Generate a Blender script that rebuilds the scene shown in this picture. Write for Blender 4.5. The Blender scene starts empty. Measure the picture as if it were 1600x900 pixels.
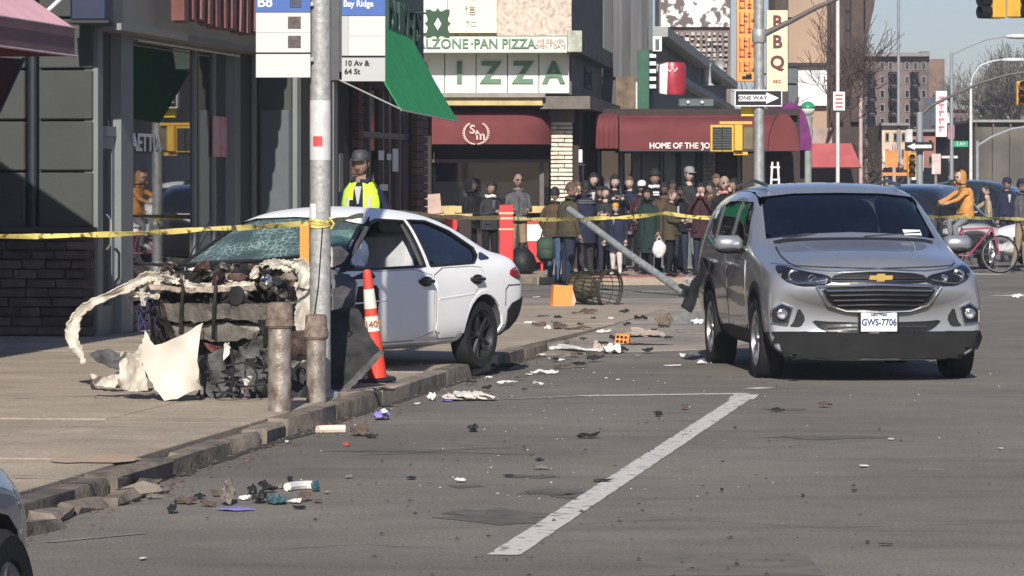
import bpy, bmesh, math, random
import numpy as np
from mathutils import Vector, Matrix, noise
from mathutils.bvhtree import BVHTree
from mathutils.geometry import delaunay_2d_cdt
PI = math.pi
C = bpy.context.scene.collection
SC = bpy.context.scene
R = random.Random(7)
# ---------------------------------------------------------------- camera, sky, sun, exposure
F, H, YH = 6000.0, 1.65, 289.0          # focal length in photo pixels, eye height, horizon row
cd = bpy.data.cameras.new('camera'); cam = bpy.data.objects.new('camera', cd); C.objects.link(cam)
cam.location = (0, 0, H); cam.rotation_euler = (PI/2, 0, 0)
cd.sensor_width = 36; cd.lens = 36*F/1600; cd.shift_y = -(450-YH)/1600
cd.clip_start = 0.5; cd.clip_end = 3000
SC.camera = cam
SUN_AZ, SUN_EL = math.radians(3), math.radians(31)   # sun behind the camera, a little to its left
w = bpy.data.worlds.new('World'); SC.world = w; w.use_nodes = True
nt = w.node_tree; bg = nt.nodes['Background']
sky = nt.nodes.new('ShaderNodeTexSky'); sky.sky_type = 'NISHITA'; sky.sun_disc = False
sky.sun_elevation = SUN_EL; sky.sun_rotation = PI + SUN_AZ
sky.dust_density = .6; sky.air_density = 1.0; sky.ozone_density = 2.0
tint = nt.nodes.new('ShaderNodeVectorMath'); tint.operation = 'MULTIPLY'; tint.inputs[1].default_value = (1.06, 1.08, 1.36)
nt.links.new(sky.outputs[0], tint.inputs[0]); nt.links.new(tint.outputs[0], bg.inputs[0]); bg.inputs[1].default_value = 0.06
sl = bpy.data.lights.new('sun', 'SUN'); sun = bpy.data.objects.new('sun', sl); C.objects.link(sun)
sl.energy = 5.0; sl.angle = math.radians(0.5); sl.color = (1.0, 0.945, 0.86)
sd = Vector((-math.sin(SUN_AZ)*math.cos(SUN_EL), -math.cos(SUN_AZ)*math.cos(SUN_EL), math.sin(SUN_EL)))
sun.rotation_euler = sd.to_track_quat('Z', 'Y').to_euler(); sun.location = (0, 0, 50)
SC.view_settings.view_transform = 'Standard'; SC.view_settings.look = 'None'
SC.view_settings.exposure = 0.3; SC.view_settings.gamma = 1.0; SC.view_settings.use_curve_mapping = False
SC.cycles.max_bounces = 8; SC.cycles.transparent_max_bounces = 16

# ---------------------------------------------------------------- coordinates
TH = math.radians(8.1); ST, CT = math.sin(TH), math.cos(TH)   # heading of the avenue
def P(px, py, Y): return Vector(((px-800)/F*Y, Y, H-(py-YH)/F*Y))
def G(px, py, z=0.0):
    Y = F*(H-z)/(py-YH); return Vector(((px-800)/F*Y, Y, z))
def W(t, s, z=0.0): return Vector((t*CT+s*ST, -t*ST+s*CT, z))  # avenue frame: t to the right, s along
def s_at(px, t):
    a = (px-800)/F; Y = t/(a*CT-ST); return a*Y*ST+Y*CT
ROTZ = -TH

# ---------------------------------------------------------------- materials
_m = {}
def M(name, col, rough=.6, metal=0., var=.18, scale=6., bump=0., bscale=40., coat=0., detail=4, col2=None, stretch=(1,1,1), emit=0, spec=.5, rnd=0.):
    if name in _m: return _m[name]
    m = bpy.data.materials.new(name); m.use_nodes = True; n = m.node_tree.nodes; l = m.node_tree.links
    b = n['Principled BSDF']
    b.inputs['Roughness'].default_value = rough; b.inputs['Metallic'].default_value = metal
    b.inputs['Coat Weight'].default_value = coat; b.inputs['Coat Roughness'].default_value = .04
    b.inputs['Specular IOR Level'].default_value = spec
    tc = n.new('ShaderNodeTexCoord'); mp = n.new('ShaderNodeMapping'); mp.inputs['Scale'].default_value = stretch
    l.new(tc.outputs['Object'], mp.inputs[0])
    nz = n.new('ShaderNodeTexNoise'); nz.inputs['Scale'].default_value = scale; nz.inputs['Detail'].default_value = detail
    l.new(mp.outputs[0], nz.inputs[0])
    rp = n.new('ShaderNodeValToRGB'); rp.color_ramp.elements[0].position = .3; rp.color_ramp.elements[1].position = .7
    c = Vector(col[:3]); c2 = Vector(col2) if col2 else c*(1+var)
    c1 = c if col2 else c*(1-var)
    rp.color_ramp.elements[0].color = (*c1, 1); rp.color_ramp.elements[1].color = (*[min(1, v) for v in c2], 1)
    l.new(nz.outputs[0], rp.inputs[0])
    out = rp.outputs[0]
    if rnd:
        oi = n.new('ShaderNodeObjectInfo'); mr = n.new('ShaderNodeMapRange')
        mr.inputs[3].default_value = 1-rnd; mr.inputs[4].default_value = 1+rnd
        l.new(oi.outputs['Random'], mr.inputs[0])
        mx = n.new('ShaderNodeVectorMath'); mx.operation = 'SCALE'
        l.new(out, mx.inputs[0]); l.new(mr.outputs[0], mx.inputs['Scale']); out = mx.outputs[0]
    l.new(out, b.inputs['Base Color'])
    if emit:
        l.new(out, b.inputs['Emission Color']); b.inputs['Emission Strength'].default_value = emit
    if bump:
        nb = n.new('ShaderNodeTexNoise'); nb.inputs['Scale'].default_value = bscale; nb.inputs['Detail'].default_value = 5
        l.new(mp.outputs[0], nb.inputs[0])
        bp = n.new('ShaderNodeBump'); bp.inputs['Strength'].default_value = bump; bp.inputs['Distance'].default_value = .02
        l.new(nb.outputs[0], bp.inputs['Height']); l.new(bp.outputs[0], b.inputs['Normal'])
    _m[name] = m; return m
def glass(name, tint, refl_rough=.02, ior=1.5, opac=0.0, crack=False):
    if name in _m: return _m[name]
    m = bpy.data.materials.new(name); m.use_nodes = True; n = m.node_tree.nodes; l = m.node_tree.links
    n.remove(n['Principled BSDF']); o = n['Material Output']
    tr = n.new('ShaderNodeBsdfTransparent'); tr.inputs[0].default_value = (*tint, 1)
    gl = n.new('ShaderNodeBsdfGlossy'); gl.inputs['Roughness'].default_value = refl_rough; gl.inputs[0].default_value = (1, 1, 1, 1)
    fr = n.new('ShaderNodeFresnel'); fr.inputs[0].default_value = ior
    mx = n.new('ShaderNodeMixShader'); l.new(fr.outputs[0], mx.inputs[0]); l.new(tr.outputs[0], mx.inputs[1]); l.new(gl.outputs[0], mx.inputs[2])
    last = mx
    if crack:
        df = n.new('ShaderNodeBsdfDiffuse')
        tc = n.new('ShaderNodeTexCoord')
        vo = n.new('ShaderNodeTexVoronoi'); vo.feature = 'DISTANCE_TO_EDGE'; vo.inputs['Scale'].default_value = 17
        nz = n.new('ShaderNodeTexNoise'); nz.inputs['Scale'].default_value = 3.2; nz.inputs['Detail'].default_value = 6
        l.new(tc.outputs['Object'], vo.inputs[0]); l.new(tc.outputs['Object'], nz.inputs[0])
        rp = n.new('ShaderNodeValToRGB'); rp.color_ramp.elements[0].position = 0; rp.color_ramp.elements[0].color = (1,1,1,1)
        rp.color_ramp.elements[1].position = .09; rp.color_ramp.elements[1].color = (.12,.12,.12,1)
        r2 = n.new('ShaderNodeValToRGB'); r2.color_ramp.elements[0].position = .42; r2.color_ramp.elements[1].position = .62
        l.new(vo.outputs[0], rp.inputs[0]); l.new(nz.outputs[0], r2.inputs[0])
        mu = n.new('ShaderNodeMath'); mu.operation = 'MULTIPLY'; l.new(rp.outputs[0], mu.inputs[0]); l.new(r2.outputs[0], mu.inputs[1])
        ad = n.new('ShaderNodeMath'); ad.operation = 'MULTIPLY_ADD'; l.new(mu.outputs[0], ad.inputs[0]); ad.inputs[1].default_value = .8; ad.inputs[2].default_value = .16
        df.inputs[0].default_value = (.28, .42, .40, 1)
        m2 = n.new('ShaderNodeMixShader'); l.new(ad.outputs[0], m2.inputs[0]); l.new(mx.outputs[0], m2.inputs[1]); l.new(df.outputs[0], m2.inputs[2]); last = m2
    elif opac:
        df = n.new('ShaderNodeBsdfDiffuse'); df.inputs[0].default_value = (.02, .022, .025, 1)
        m2 = n.new('ShaderNodeMixShader'); m2.inputs[0].default_value = opac; l.new(tr.outputs[0], m2.inputs[1]); l.new(df.outputs[0], m2.inputs[2])
        l.new(m2.outputs[0], mx.inputs[1])
    l.new(last.outputs[0], o.inputs[0]); _m[name] = m; return m

# ---------------------------------------------------------------- mesh builder
class MB:
    def __init__(s): s.v = []; s.f = []; s.mi = []; s.cur = 0
    def add(s, vs, fs):
        o = len(s.v); s.v += [tuple(v) for v in vs]; s.f += [tuple(i+o for i in f) for f in fs]; s.mi += [s.cur]*len(fs); return s
    def box(s, c, d, rz=0, jit=0, m=None, bev=0):
        hx, hy, hz = d[0]/2, d[1]/2, d[2]/2
        if bev:
            b = min(bev, hx*.9, hy*.9, hz*.9); vs = []
            for sx in (-1, 1):
                for sy in (-1, 1):
                    for sz in (-1, 1):
                        vs += [(sx*hx, sy*(hy-b), sz*(hz-b)), (sx*(hx-b), sy*hy, sz*(hz-b)), (sx*(hx-b), sy*(hy-b), sz*hz)]
            bm = bmesh.new()
            for v in vs: bm.verts.new(v)
            bmesh.ops.convex_hull(bm, input=bm.verts[:]); bm.verts.index_update()
            vs = [v.co.copy() for v in bm.verts]; fs = [[v.index for v in f.verts] for f in bm.faces]; bm.free()
        else:
            vs = [Vector((x*hx, y*hy, z*hz)) for x in (-1, 1) for y in (-1, 1) for z in (-1, 1)]
            fs = [(0,1,3,2), (4,6,7,5), (0,4,5,1), (2,3,7,6), (0,2,6,4), (1,5,7,3)]
        if jit: vs = [Vector(v)+Vector((R.uniform(-jit, jit), R.uniform(-jit, jit), R.uniform(-jit, jit))) for v in vs]
        mt = (m or Matrix.Identity(4)); mt = Matrix.Translation(c) @ Matrix.Rotation(rz, 4, 'Z') @ mt
        return s.add([mt @ Vector(v) for v in vs], fs)
    def quad(s, a, b, c, d): return s.add([a, b, c, d], [(0,1,2,3)])
    def tube(s, pts, r, n=8, cap=True, flat=1.0):
        pts = [Vector(p) for p in pts]; rs = r if isinstance(r, (list, tuple)) else [r]*len(pts)
        vs = []; fs = []; up = Vector((0, 0, 1)); prev = None
        for i, p in enumerate(pts):
            d = (pts[min(i+1, len(pts)-1)]-pts[max(i-1, 0)])
            d = d.normalized() if d.length > 1e-9 else Vector((0,0,1))
            if prev is None:
                a = d.cross(up); a = a if a.length > .05 else d.cross(Vector((1, 0, 0)))
            else: a = prev - d*prev.dot(d)
            a.normalize(); prev = a; b = d.cross(a)
            for k in range(n):
                t = 2*PI*k/n; vs.append(p+(a*math.cos(t)+b*math.sin(t)*flat)*rs[i])
        for i in range(len(pts)-1):
            for k in range(n):
                k2 = (k+1) % n; fs.append((i*n+k, i*n+k2, (i+1)*n+k2, (i+1)*n+k))
        if cap: fs.append(tuple(range(n-1, -1, -1))); fs.append(tuple((len(pts)-1)*n+k for k in range(n)))
        return s.add(vs, fs)
    def lathe(s, prof, n=16, m=None, cap=True, a0=0, a1=2*PI, sx=1, sy=1):
        mt = m or Matrix.Identity(4); vs = []; fs = []; full = abs(a1-a0-2*PI) < 1e-6; c = n if full else n+1
        for r, z in prof:
            for k in range(c):
                t = a0+(a1-a0)*k/n; vs.append(mt @ Vector((r*math.cos(t)*sx, r*math.sin(t)*sy, z)))
        for i in range(len(prof)-1):
            for k in range(n):
                k2 = (k+1) % c; fs.append((i*c+k, i*c+k2, (i+1)*c+k2, (i+1)*c+k))
        if cap and full: fs.append(tuple(range(n-1, -1, -1))); fs.append(tuple((len(prof)-1)*c+k for k in range(n)))
        return s.add(vs, fs)
    def ball(s, c, r, n=10, m=None):
        rx, ry, rz = (r, r, r) if not isinstance(r, (tuple, list)) else r
        mt = Matrix.Translation(c) @ (m or Matrix.Identity(4)) @ Matrix.Diagonal((rx, ry, rz, 1))
        k = max(4, n//2+1); return s.lathe([(math.sin(PI*i/k), -math.cos(PI*i/k)) for i in range(k+1)], n, mt, cap=False)
    def prism(s, poly, a, b, ax='z', m=None):
        n = len(poly)
        def q(u, v, w_): return {'z': (u, v, w_), 'y': (u, w_, v), 'x': (w_, u, v)}[ax]
        mt = m or Matrix.Identity(4)
        vs = [mt @ Vector(q(u, v, a)) for u, v in poly]+[mt @ Vector(q(u, v, b)) for u, v in poly]
        return s.add(vs, [tuple(range(n-1, -1, -1)), tuple(range(n, 2*n))]+[(i, (i+1) % n, n+(i+1) % n, n+i) for i in range(n)])
    def loftp(s, secs, closed=True, cap=True):
        n = len(secs[0]); vs = [v for sc in secs for v in sc]; fs = []
        for i in range(len(secs)-1):
            for k in range(n if closed else n-1):
                k2 = (k+1) % n; fs.append((i*n+k, i*n+k2, (i+1)*n+k2, (i+1)*n+k))
        if cap and closed: fs.append(tuple(range(n-1, -1, -1))); fs.append(tuple((len(secs)-1)*n+k for k in range(n)))
        return s.add(vs, fs)
    def xf(s, mt): s.v = [tuple(mt @ Vector(v)) for v in s.v]; return s
    def mesh(s, name, mats, smooth=False, fix=True):
        me = bpy.data.meshes.new(name); me.from_pydata(s.v, [], s.f)
        for m in (mats if isinstance(mats, (list, tuple)) else [mats]): me.materials.append(m)
        if any(s.mi): me.polygons.foreach_set('material_index', s.mi)
        if fix:
            bm = bmesh.new(); bm.from_mesh(me); bmesh.ops.recalc_face_normals(bm, faces=bm.faces); bm.to_mesh(me); bm.free()
        if smooth:
            me.polygons.foreach_set('use_smooth', [True]*len(me.polygons))
            if smooth != 'all': me.set_sharp_from_angle(angle=math.radians(38))
        me.update(); return me
def link(name, me, parent=None, loc=None, rz=0):
    o = bpy.data.objects.new(name, me); C.objects.link(o)
    if parent: o.parent = parent
    if loc is not None: o.location = loc
    if rz: o.rotation_euler = (0, 0, rz)
    return o
def part(name, mb, mats, parent, smooth=False, label=None, kind=None, loc=None, rz=0):
    o = link(name, mb.mesh(name, mats, smooth), parent, loc, rz)
    if label: o['label'] = label
    if kind: o['kind'] = kind
    return o
def thing(name, label, cat, loc=(0, 0, 0), rz=0, group=None):
    o = bpy.data.objects.new(name, None); C.objects.link(o); o.location = loc; o.rotation_euler = (0, 0, rz)
    o.empty_display_size = .2; o['label'] = label; o['category'] = cat
    if group: o['group'] = group
    return o
def solo(name, mb, mats, label, cat, loc=(0, 0, 0), rz=0, group=None, smooth=False, kind=None):
    o = link(name, mb.mesh(name, mats, smooth), None, loc, rz); o['label'] = label; o['category'] = cat
    if group: o['group'] = group
    if kind: o['kind'] = kind
    return o
def struct(name, mb, mats, parent=None, smooth=False):
    o = link(name, mb.mesh(name, mats, smooth), parent)
    if not parent: o['kind'] = 'structure'
    return o
def kids(o): return [c for c in bpy.data.objects if c.parent == o]
def dup(root, loc, rz=None, label=None, group=None):
    r = root.copy(); C.objects.link(r); r.location = loc
    if rz is not None: r.rotation_euler = (0, 0, rz)
    if label: r['label'] = label
    if group: r['group'] = group
    for ch in kids(root):
        c = ch.copy(); C.objects.link(c); c.parent = r
        for g in kids(ch):
            d = g.copy(); C.objects.link(d); d.parent = c
    return r
def bake(o):
    dg = bpy.context.evaluated_depsgraph_get(); dg.update()
    me = bpy.data.meshes.new_from_object(o.evaluated_get(dg)); old = o.data; o.modifiers.clear(); o.data = me; return o
def text_mb(txt, size, depth=.01, m=None, bold=0., align='CENTER', sx=1, spacing=1.0):
    cu = bpy.data.curves.new('t', 'FONT'); cu.body = txt; cu.size = size; cu.extrude = depth/2; cu.offset = bold
    cu.align_x = align; cu.align_y = 'CENTER'; cu.resolution_u = 3; cu.space_character = spacing
    o = bpy.data.objects.new('t', cu); C.objects.link(o)
    dg = bpy.context.evaluated_depsgraph_get(); dg.update(); me = bpy.data.meshes.new_from_object(o.evaluated_get(dg))
    # lay the letters upright, readable from -Y
    mt = (m or Matrix.Identity(4)) @ Matrix.Rotation(PI/2, 4, 'X') @ Matrix.Diagonal((sx, 1, 1, 1))
    mb = MB(); mb.add([mt @ v.co for v in me.vertices], [tuple(p.vertices) for p in me.polygons])
    bpy.data.objects.remove(o); bpy.data.meshes.remove(me); bpy.data.curves.remove(cu); return mb
def T(x, y, z): return Matrix.Translation((x, y, z))
def RZ(a): return Matrix.Rotation(a, 4, 'Z')
def RX(a): return Matrix.Rotation(a, 4, 'X')
def RY(a): return Matrix.Rotation(a, 4, 'Y')
# polygon -> triangulated sheet
def inside(p, poly):
    x, y = p; c = False; j = len(poly)-1
    for i in range(len(poly)):
        xi, yi = poly[i]; xj, yj = poly[j]
        if (yi > y) != (yj > y) and x < (xj-xi)*(y-yi)/(yj-yi)+xi: c = not c
        j = i
    return c
def smoothpoly(poly, it=1):
    for _ in range(it):
        q = []
        for i in range(len(poly)):
            a, b = Vector(poly[i]), Vector(poly[(i+1) % len(poly)])
            q += [tuple(a*.8+b*.2), tuple(a*.2+b*.8)]
        poly = q
    return poly
def tri_poly(poly, step, holes=()):
    pts = []; edges = []
    def ring(pl):
        o = len(pts); rr = []
        for i in range(len(pl)):
            a, b = Vector(pl[i]), Vector(pl[(i+1) % len(pl)]); n = max(1, int((b-a).length/step))
            rr += [a.lerp(b, k/n) for k in range(n)]
        pts.extend(rr); edges.extend((o+i, o+(i+1) % len(rr)) for i in range(len(rr)))
    ring(poly)
    for h in holes: ring(h)
    xs = [p[0] for p in poly]; ys = [p[1] for p in poly]; y = min(ys)+step*.5; row = 0
    while y < max(ys):
        x = min(xs)+step*(.5 if row % 2 else .25)
        while x < max(xs):
            if inside((x, y), poly) and not any(inside((x, y), h) for h in holes): pts.append(Vector((x, y)))
            x += step
        y += step; row += 1
    r = delaunay_2d_cdt(pts, edges, [], 0, 1e-5)
    vs = r[0]; fs = []
    for f in r[2]:
        c = sum((vs[i] for i in f), Vector((0, 0)))/len(f)
        if inside(c, poly) and not any(inside(c, h) for h in holes): fs.append(tuple(f))
    return vs, fs
def thicken(vs, fs, th, nrm=None):
    """closed slab from an open triangle sheet"""
    from collections import Counter
    vs = [Vector(v) for v in vs]; n = len(vs)
    if nrm is None:
        ns = [Vector() for _ in vs]
        for f in fs:
            a = (vs[f[1]]-vs[f[0]]).cross(vs[f[2]]-vs[f[0]])
            for i in f: ns[i] += a
        ns = [x.normalized() if x.length else Vector((0, 0, 1)) for x in ns]
    else: ns = [Vector(nrm)]*n
    out = vs+[v-ns[i]*th for i, v in enumerate(vs)]
    ed = Counter()
    for f in fs:
        for i in range(len(f)): ed[tuple(sorted((f[i], f[(i+1) % len(f)])))] += 1
    ff = list(fs)+[tuple(i+n for i in reversed(f)) for f in fs]
    for (a, b), c in ed.items():
        if c == 1: ff.append((a, b, b+n, a+n))
    return out, ff
def project(bvh, poly, axis, sgn, off=.004, th=.012, step=.05, holes=(), rnd=1):
    """sheet that follows the body: poly in the two other axes, cast along axis from the side sgn"""
    if rnd: poly = smoothpoly(poly, rnd)
    vs, fs = tri_poly(poly, step, holes); out = []; ok = []
    for u, v in vs:
        o = {'x': Vector((sgn*8, u, v)), 'y': Vector((u, sgn*8, v)), 'z': Vector((u, v, sgn*8))}[axis]
        d = {'x': Vector((-sgn, 0, 0)), 'y': Vector((0, -sgn, 0)), 'z': Vector((0, 0, -sgn))}[axis]
        h = bvh.ray_cast(o, d)
        if h[0] is None: out.append(None)
        else:
            n = h[1] if h[1].dot(d) < 0 else -h[1]
            out.append(h[0]+n*off)
    fs = [f for f in fs if all(out[i] is not None for i in f)]
    use = sorted({i for f in fs for i in f}); mp = {k: i for i, k in enumerate(use)}
    v2 = [out[i] for i in use]; f2 = []
    dirv = {'x': Vector((sgn, 0, 0)), 'y': Vector((0, sgn, 0)), 'z': Vector((0, 0, sgn))}[axis]
    for f in fs:
        g = [mp[i] for i in f]; nn = (v2[g[1]]-v2[g[0]]).cross(v2[g[2]]-v2[g[0]])
        if nn.dot(dirv) < 0: g.reverse()
        f2.append(tuple(g))
    if th: v2, f2 = thicken(v2, f2, th)
    mb = MB(); mb.add(v2, f2); return mb
def shard(poly3, amp=.03, freq=4, th=.006, step=.06, seed=0, curl=0.):
    amp *= .62; step = max(step*.5, .012)
    """torn crumpled sheet from a 3D outline: real thickness, folds by noise"""
    pts = [Vector(p) for p in poly3]; c = sum(pts, Vector())/len(pts)
    n = Vector()
    for i in range(len(pts)): n += (pts[i]-c).cross(pts[(i+1) % len(pts)]-c)
    n.normalize(); u = (pts[0]-c).normalized(); v = n.cross(u)
    p2 = [((p-c).dot(u), (p-c).dot(v)) for p in pts]; hh = [(p-c).dot(n) for p in pts]
    rag = []
    for i in range(len(p2)):
        a, b = Vector(p2[i]), Vector(p2[(i+1) % len(p2)]); k = max(1, int((b-a).length/(step*1.2)))
        for j in range(k):
            q = a.lerp(b, j/k)
            if j: q += Vector((R.uniform(-1, 1), R.uniform(-1, 1)))*step*.22
            rag.append(tuple(q))
    vs, fs = tri_poly(rag, step)
    out = []
    L = max(Vector(q).length for q in p2)
    for q in vs:
        ws = [1/((Vector(q)-Vector(b)).length+.02)**2 for b in p2]; h = sum(a*b for a, b in zip(ws, hh))/sum(ws)
        nz = noise.noise(Vector((q[0]*freq, q[1]*freq, seed*7.3))); n2 = abs(noise.noise(Vector((q[0]*freq*2.3, q[1]*freq*2.3, seed*3.1+5))))
        out.append(c+u*q[0]+v*q[1]+n*(h+amp*(nz*1.6+n2*1.2)+curl*(Vector(q).length/L)**2))
    o2, f2 = thicken(out, fs, th); mb = MB(); mb.add(o2, f2); return mb
def ribbon(path, width, nrm=(0, -1, 0), th=.01, jit=.02, sub=4, twist=0., seed=1, fold=.25):
    """bent strip of sheet metal along a path: smooth spine, folded section, creases"""
    rr = random.Random(seed); pts = [Vector(p) for p in path]; n0 = len(pts); dense = []; sub = sub*3
    def cr(i, u):
        a, b, c, d = pts[max(i-1, 0)], pts[i], pts[min(i+1, n0-1)], pts[min(i+2, n0-1)]
        return .5*((2*b)+(c-a)*u+(2*a-5*b+4*c-d)*u*u+(3*b-a-3*c+d)*u**3)
    for i in range(n0-1):
        for k in range(sub): dense.append((cr(i, k/sub), i+k/sub))
    dense.append((pts[-1], n0-1)); n = len(dense); vs = []; fs = []; K = 7; ph = rr.uniform(0, 9)
    for i, (p, q) in enumerate(dense):
        d = (dense[min(i+1, n-1)][0]-dense[max(i-1, 0)][0]).normalized(); nn = Vector(nrm); side = d.cross(nn).normalized(); nn = side.cross(d).normalized()
        a = twist*i/n+.35*noise.noise(Vector((q*.6, ph, 0))); s2 = side*math.cos(a)+nn*math.sin(a); n2 = s2.cross(d)
        wv = width if not isinstance(width, (list, tuple)) else width[min(int(q), len(width)-1)]*(1-(q % 1))+width[min(int(q)+1, len(width)-1)]*(q % 1)
        wv *= 1+.30*noise.noise(Vector((q*1.0, ph+3, 0)))
        for k in range(K):
            t = -1+2*k/(K-1); e = noise.noise(Vector((q*1.3, t*1.2+ph, 1)))*jit*1.3+.5*jit*abs(noise.noise(Vector((q*2.2+t, ph, 3)))); e2 = (noise.noise(Vector((q*7, t*9+ph, 4)))*jit if abs(t) == 1 else 0)
            vs.append(p+s2*(t*wv/2+e2)+n2*(fold*wv*(t*t-.5)+e))
    for i in range(n-1):
        for k in range(K-1):
            a = i*K+k; fs += [(a, a+1, a+K+1), (a, a+K+1, a+K)]
    o, f = thicken(vs, fs, th); mb = MB(); mb.add(o, f); return mb
# ================================================================ materials
rubber = M('tyre_rubber', (.018, .018, .018), .85, spec=.25, bump=.3, bscale=90)
black_pl = M('black_plastic', (.020, .020, .021), .6, bump=.1, bscale=60, spec=.22)
dark_trim = M('dark_trim', (.012, .012, .013), .35, spec=.35)
grey_pl = M('grey_plastic', (.022, .022, .022), .6, bump=.5, bscale=25, col2=(.115, .115, .11), scale=9, detail=10, spec=.25)
chrome = M('chrome', (.8, .8, .8), .08, 1.0, var=.03)
alloy = M('alloy', (.38, .38, .39), .32, .9, var=.15)
alloy_dk = M('alloy_dark', (.09, .09, .095), .35, .8, var=.2)
silver = M('silver_paint', (.36, .37, .385), .32, .6, var=.03, scale=2, coat=.8)
white_p = M('white_paint', (.86, .86, .84), .4, 0, var=.03, scale=3, coat=.15)
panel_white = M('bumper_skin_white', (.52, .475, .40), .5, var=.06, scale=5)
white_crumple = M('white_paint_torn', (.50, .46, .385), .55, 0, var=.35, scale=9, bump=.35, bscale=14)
steel_dk = M('dirty_steel', (.10, .09, .08), .5, .5, var=.5, scale=12, bump=.4, bscale=30)
engine_m = M('engine_grime', (.022, .019, .017), .6, .2, spec=.3, var=.7, scale=14, bump=.5, bscale=35)
cabin_m = M('cabin_lining', (.07, .07, .072), .85)
rust_red = M('red_brown_grime', (.14, .055, .045), .6, .1, var=.6, scale=18, bump=.5)
car_glass = glass('car_glass', (.55, .60, .60), .03, 2.0)
crack_glass = glass('cracked_windscreen_glass', (.30, .42, .40), .12, 1.45, crack=True)
tint_glass = M('tinted_glass', (.012, .014, .018), .04, 0, var=.1, coat=1)
lamp_glass = glass('lamp_lens', (.9, .92, .95))
red_lens = M('red_lens', (.30, .02, .02), .15, coat=1)
seat_m = M('seat_cloth', (.36, .37, .38), .9)
seat_lt = M('pale_cloth', (.42, .43, .44), .9)
airbag_m = M('airbag_cloth', (.72, .74, .78), .85, bump=.3, bscale=12)
gold = M('gold_badge', (.75, .52, .14), .25, .7, var=.1)
white_pl = M('white_plate', (.72, .73, .72), .5, var=.04)
navy_ink = M('navy_ink', (.02, .03, .10), .5)
blue_silver = M('blue_silver_paint', (.22, .25, .31), .3, .7, var=.04, coat=.8)
black_paint = M('black_paint', (.012, .013, .016), .2, 0, coat=1)
green_paint = M('dark_green_paint', (.02, .03, .028), .25, 0, coat=1)

# ================================================================ ground
asph = M('worn_asphalt', (.162, .142, .117), .9, scale=.35, var=.22, bump=.5, bscale=60, detail=12)
def rich_ground(m, sc, dark, light, amt):
    """speckle, long tyre-worn streaks and stains on top of the base colour"""
    n = m.node_tree.nodes; l = m.node_tree.links; b = n['Principled BSDF']; src = b.inputs['Base Color'].links[0].from_socket
    tc = n.new('ShaderNodeTexCoord'); mp = n.new('ShaderNodeMapping'); mp.inputs['Scale'].default_value = (sc*.35, sc*2.2, 1); mp.inputs['Rotation'].default_value = (0, 0, .1)
    l.new(tc.outputs['Object'], mp.inputs[0]); nz = n.new('ShaderNodeTexNoise'); nz.inputs['Scale'].default_value = 1; nz.inputs['Detail'].default_value = 8; nz.inputs['Roughness'].default_value = .65
    l.new(mp.outputs[0], nz.inputs[0]); rp = n.new('ShaderNodeValToRGB'); rp.color_ramp.elements[0].position = .33; rp.color_ramp.elements[0].color = (dark,)*3+(1,)
    rp.color_ramp.elements[1].position = .48; rp.color_ramp.elements[1].color = (1, 1, 1, 1)
    l.new(nz.outputs[0], rp.inputs[0])
    m1 = n.new('ShaderNodeMix'); m1.data_type = 'RGBA'; m1.blend_type = 'MULTIPLY'; m1.inputs[0].default_value = amt
    l.new(src, m1.inputs[6]); l.new(rp.outputs[0], m1.inputs[7])
    sp = n.new('ShaderNodeTexNoise'); sp.inputs['Scale'].default_value = 55; sp.inputs['Detail'].default_value = 3; l.new(tc.outputs['Object'], sp.inputs[0])
    r2 = n.new('ShaderNodeValToRGB'); r2.color_ramp.elements[0].position = .3; r2.color_ramp.elements[0].color = (.62,)*3+(1,); r2.color_ramp.elements[1].position = .75; r2.color_ramp.elements[1].color = (light,)*3+(1,)
    md_ = n.new('ShaderNodeTexNoise'); md_.inputs['Scale'].default_value = 2.3; md_.inputs['Detail'].default_value = 9; md_.inputs['Roughness'].default_value = .7; l.new(tc.outputs['Object'], md_.inputs[0])
    r3 = n.new('ShaderNodeMapRange'); r3.inputs[1].default_value = .3; r3.inputs[2].default_value = .7; r3.inputs[3].default_value = .84; r3.inputs[4].default_value = 1.12; l.new(md_.outputs[0], r3.inputs[0])
    sc_ = n.new('ShaderNodeVectorMath'); sc_.operation = 'SCALE'; l.new(m1.outputs[2], sc_.inputs[0]); l.new(r3.outputs[0], sc_.inputs['Scale'])
    l.new(sp.outputs[0], r2.inputs[0]); m2 = n.new('ShaderNodeMix'); m2.data_type = 'RGBA'; m2.blend_type = 'MULTIPLY'; m2.inputs[0].default_value = .8
    l.new(sc_.outputs[0], m2.inputs[6]); l.new(r2.outputs[0], m2.inputs[7]); l.new(m2.outputs[2], b.inputs['Base Color'])
rich_ground(asph, 1.0, .62, 1.5, .55)
conc = M('pavement_concrete', (.385, .315, .235), .9, scale=1.3, var=.16, bump=.35, bscale=45, detail=10, rnd=.05); rich_ground(conc, 1.3, .72, 1.2, .6)
conc_d = M('cross_street_concrete', (.31, .265, .215), .9, scale=.9, var=.3, bump=.35, bscale=45, detail=10); rich_ground(conc_d, 1.2, .5, 1.25, .7)
joint_m = M('joint_dirt', (.02, .018, .016), 1)
kerb_m = M('kerb_stone', (.165, .135, .105), .9, scale=5, var=.5, bump=.6, bscale=25, rnd=.25)
kerb_y = M('kerb_stone_yellowed', (.34, .24, .11), .9, scale=9, var=.4, bump=.6, bscale=25)
line_w = M('road_paint', (.17, .155, .14), .8, scale=11, detail=12, bump=.2, col2=(.54, .51, .46)); line_w.node_tree.nodes['Color Ramp'].color_ramp.elements[0].position = .36; line_w.node_tree.nodes['Color Ramp'].color_ramp.elements[1].position = .43
line_f = M('faded_road_paint', (.22, .205, .185), .9, scale=4, var=.4, detail=10)
mb = MB(); g = [(-700, -40), (700, -40), (700, 1500), (-700, 1500)]
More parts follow.
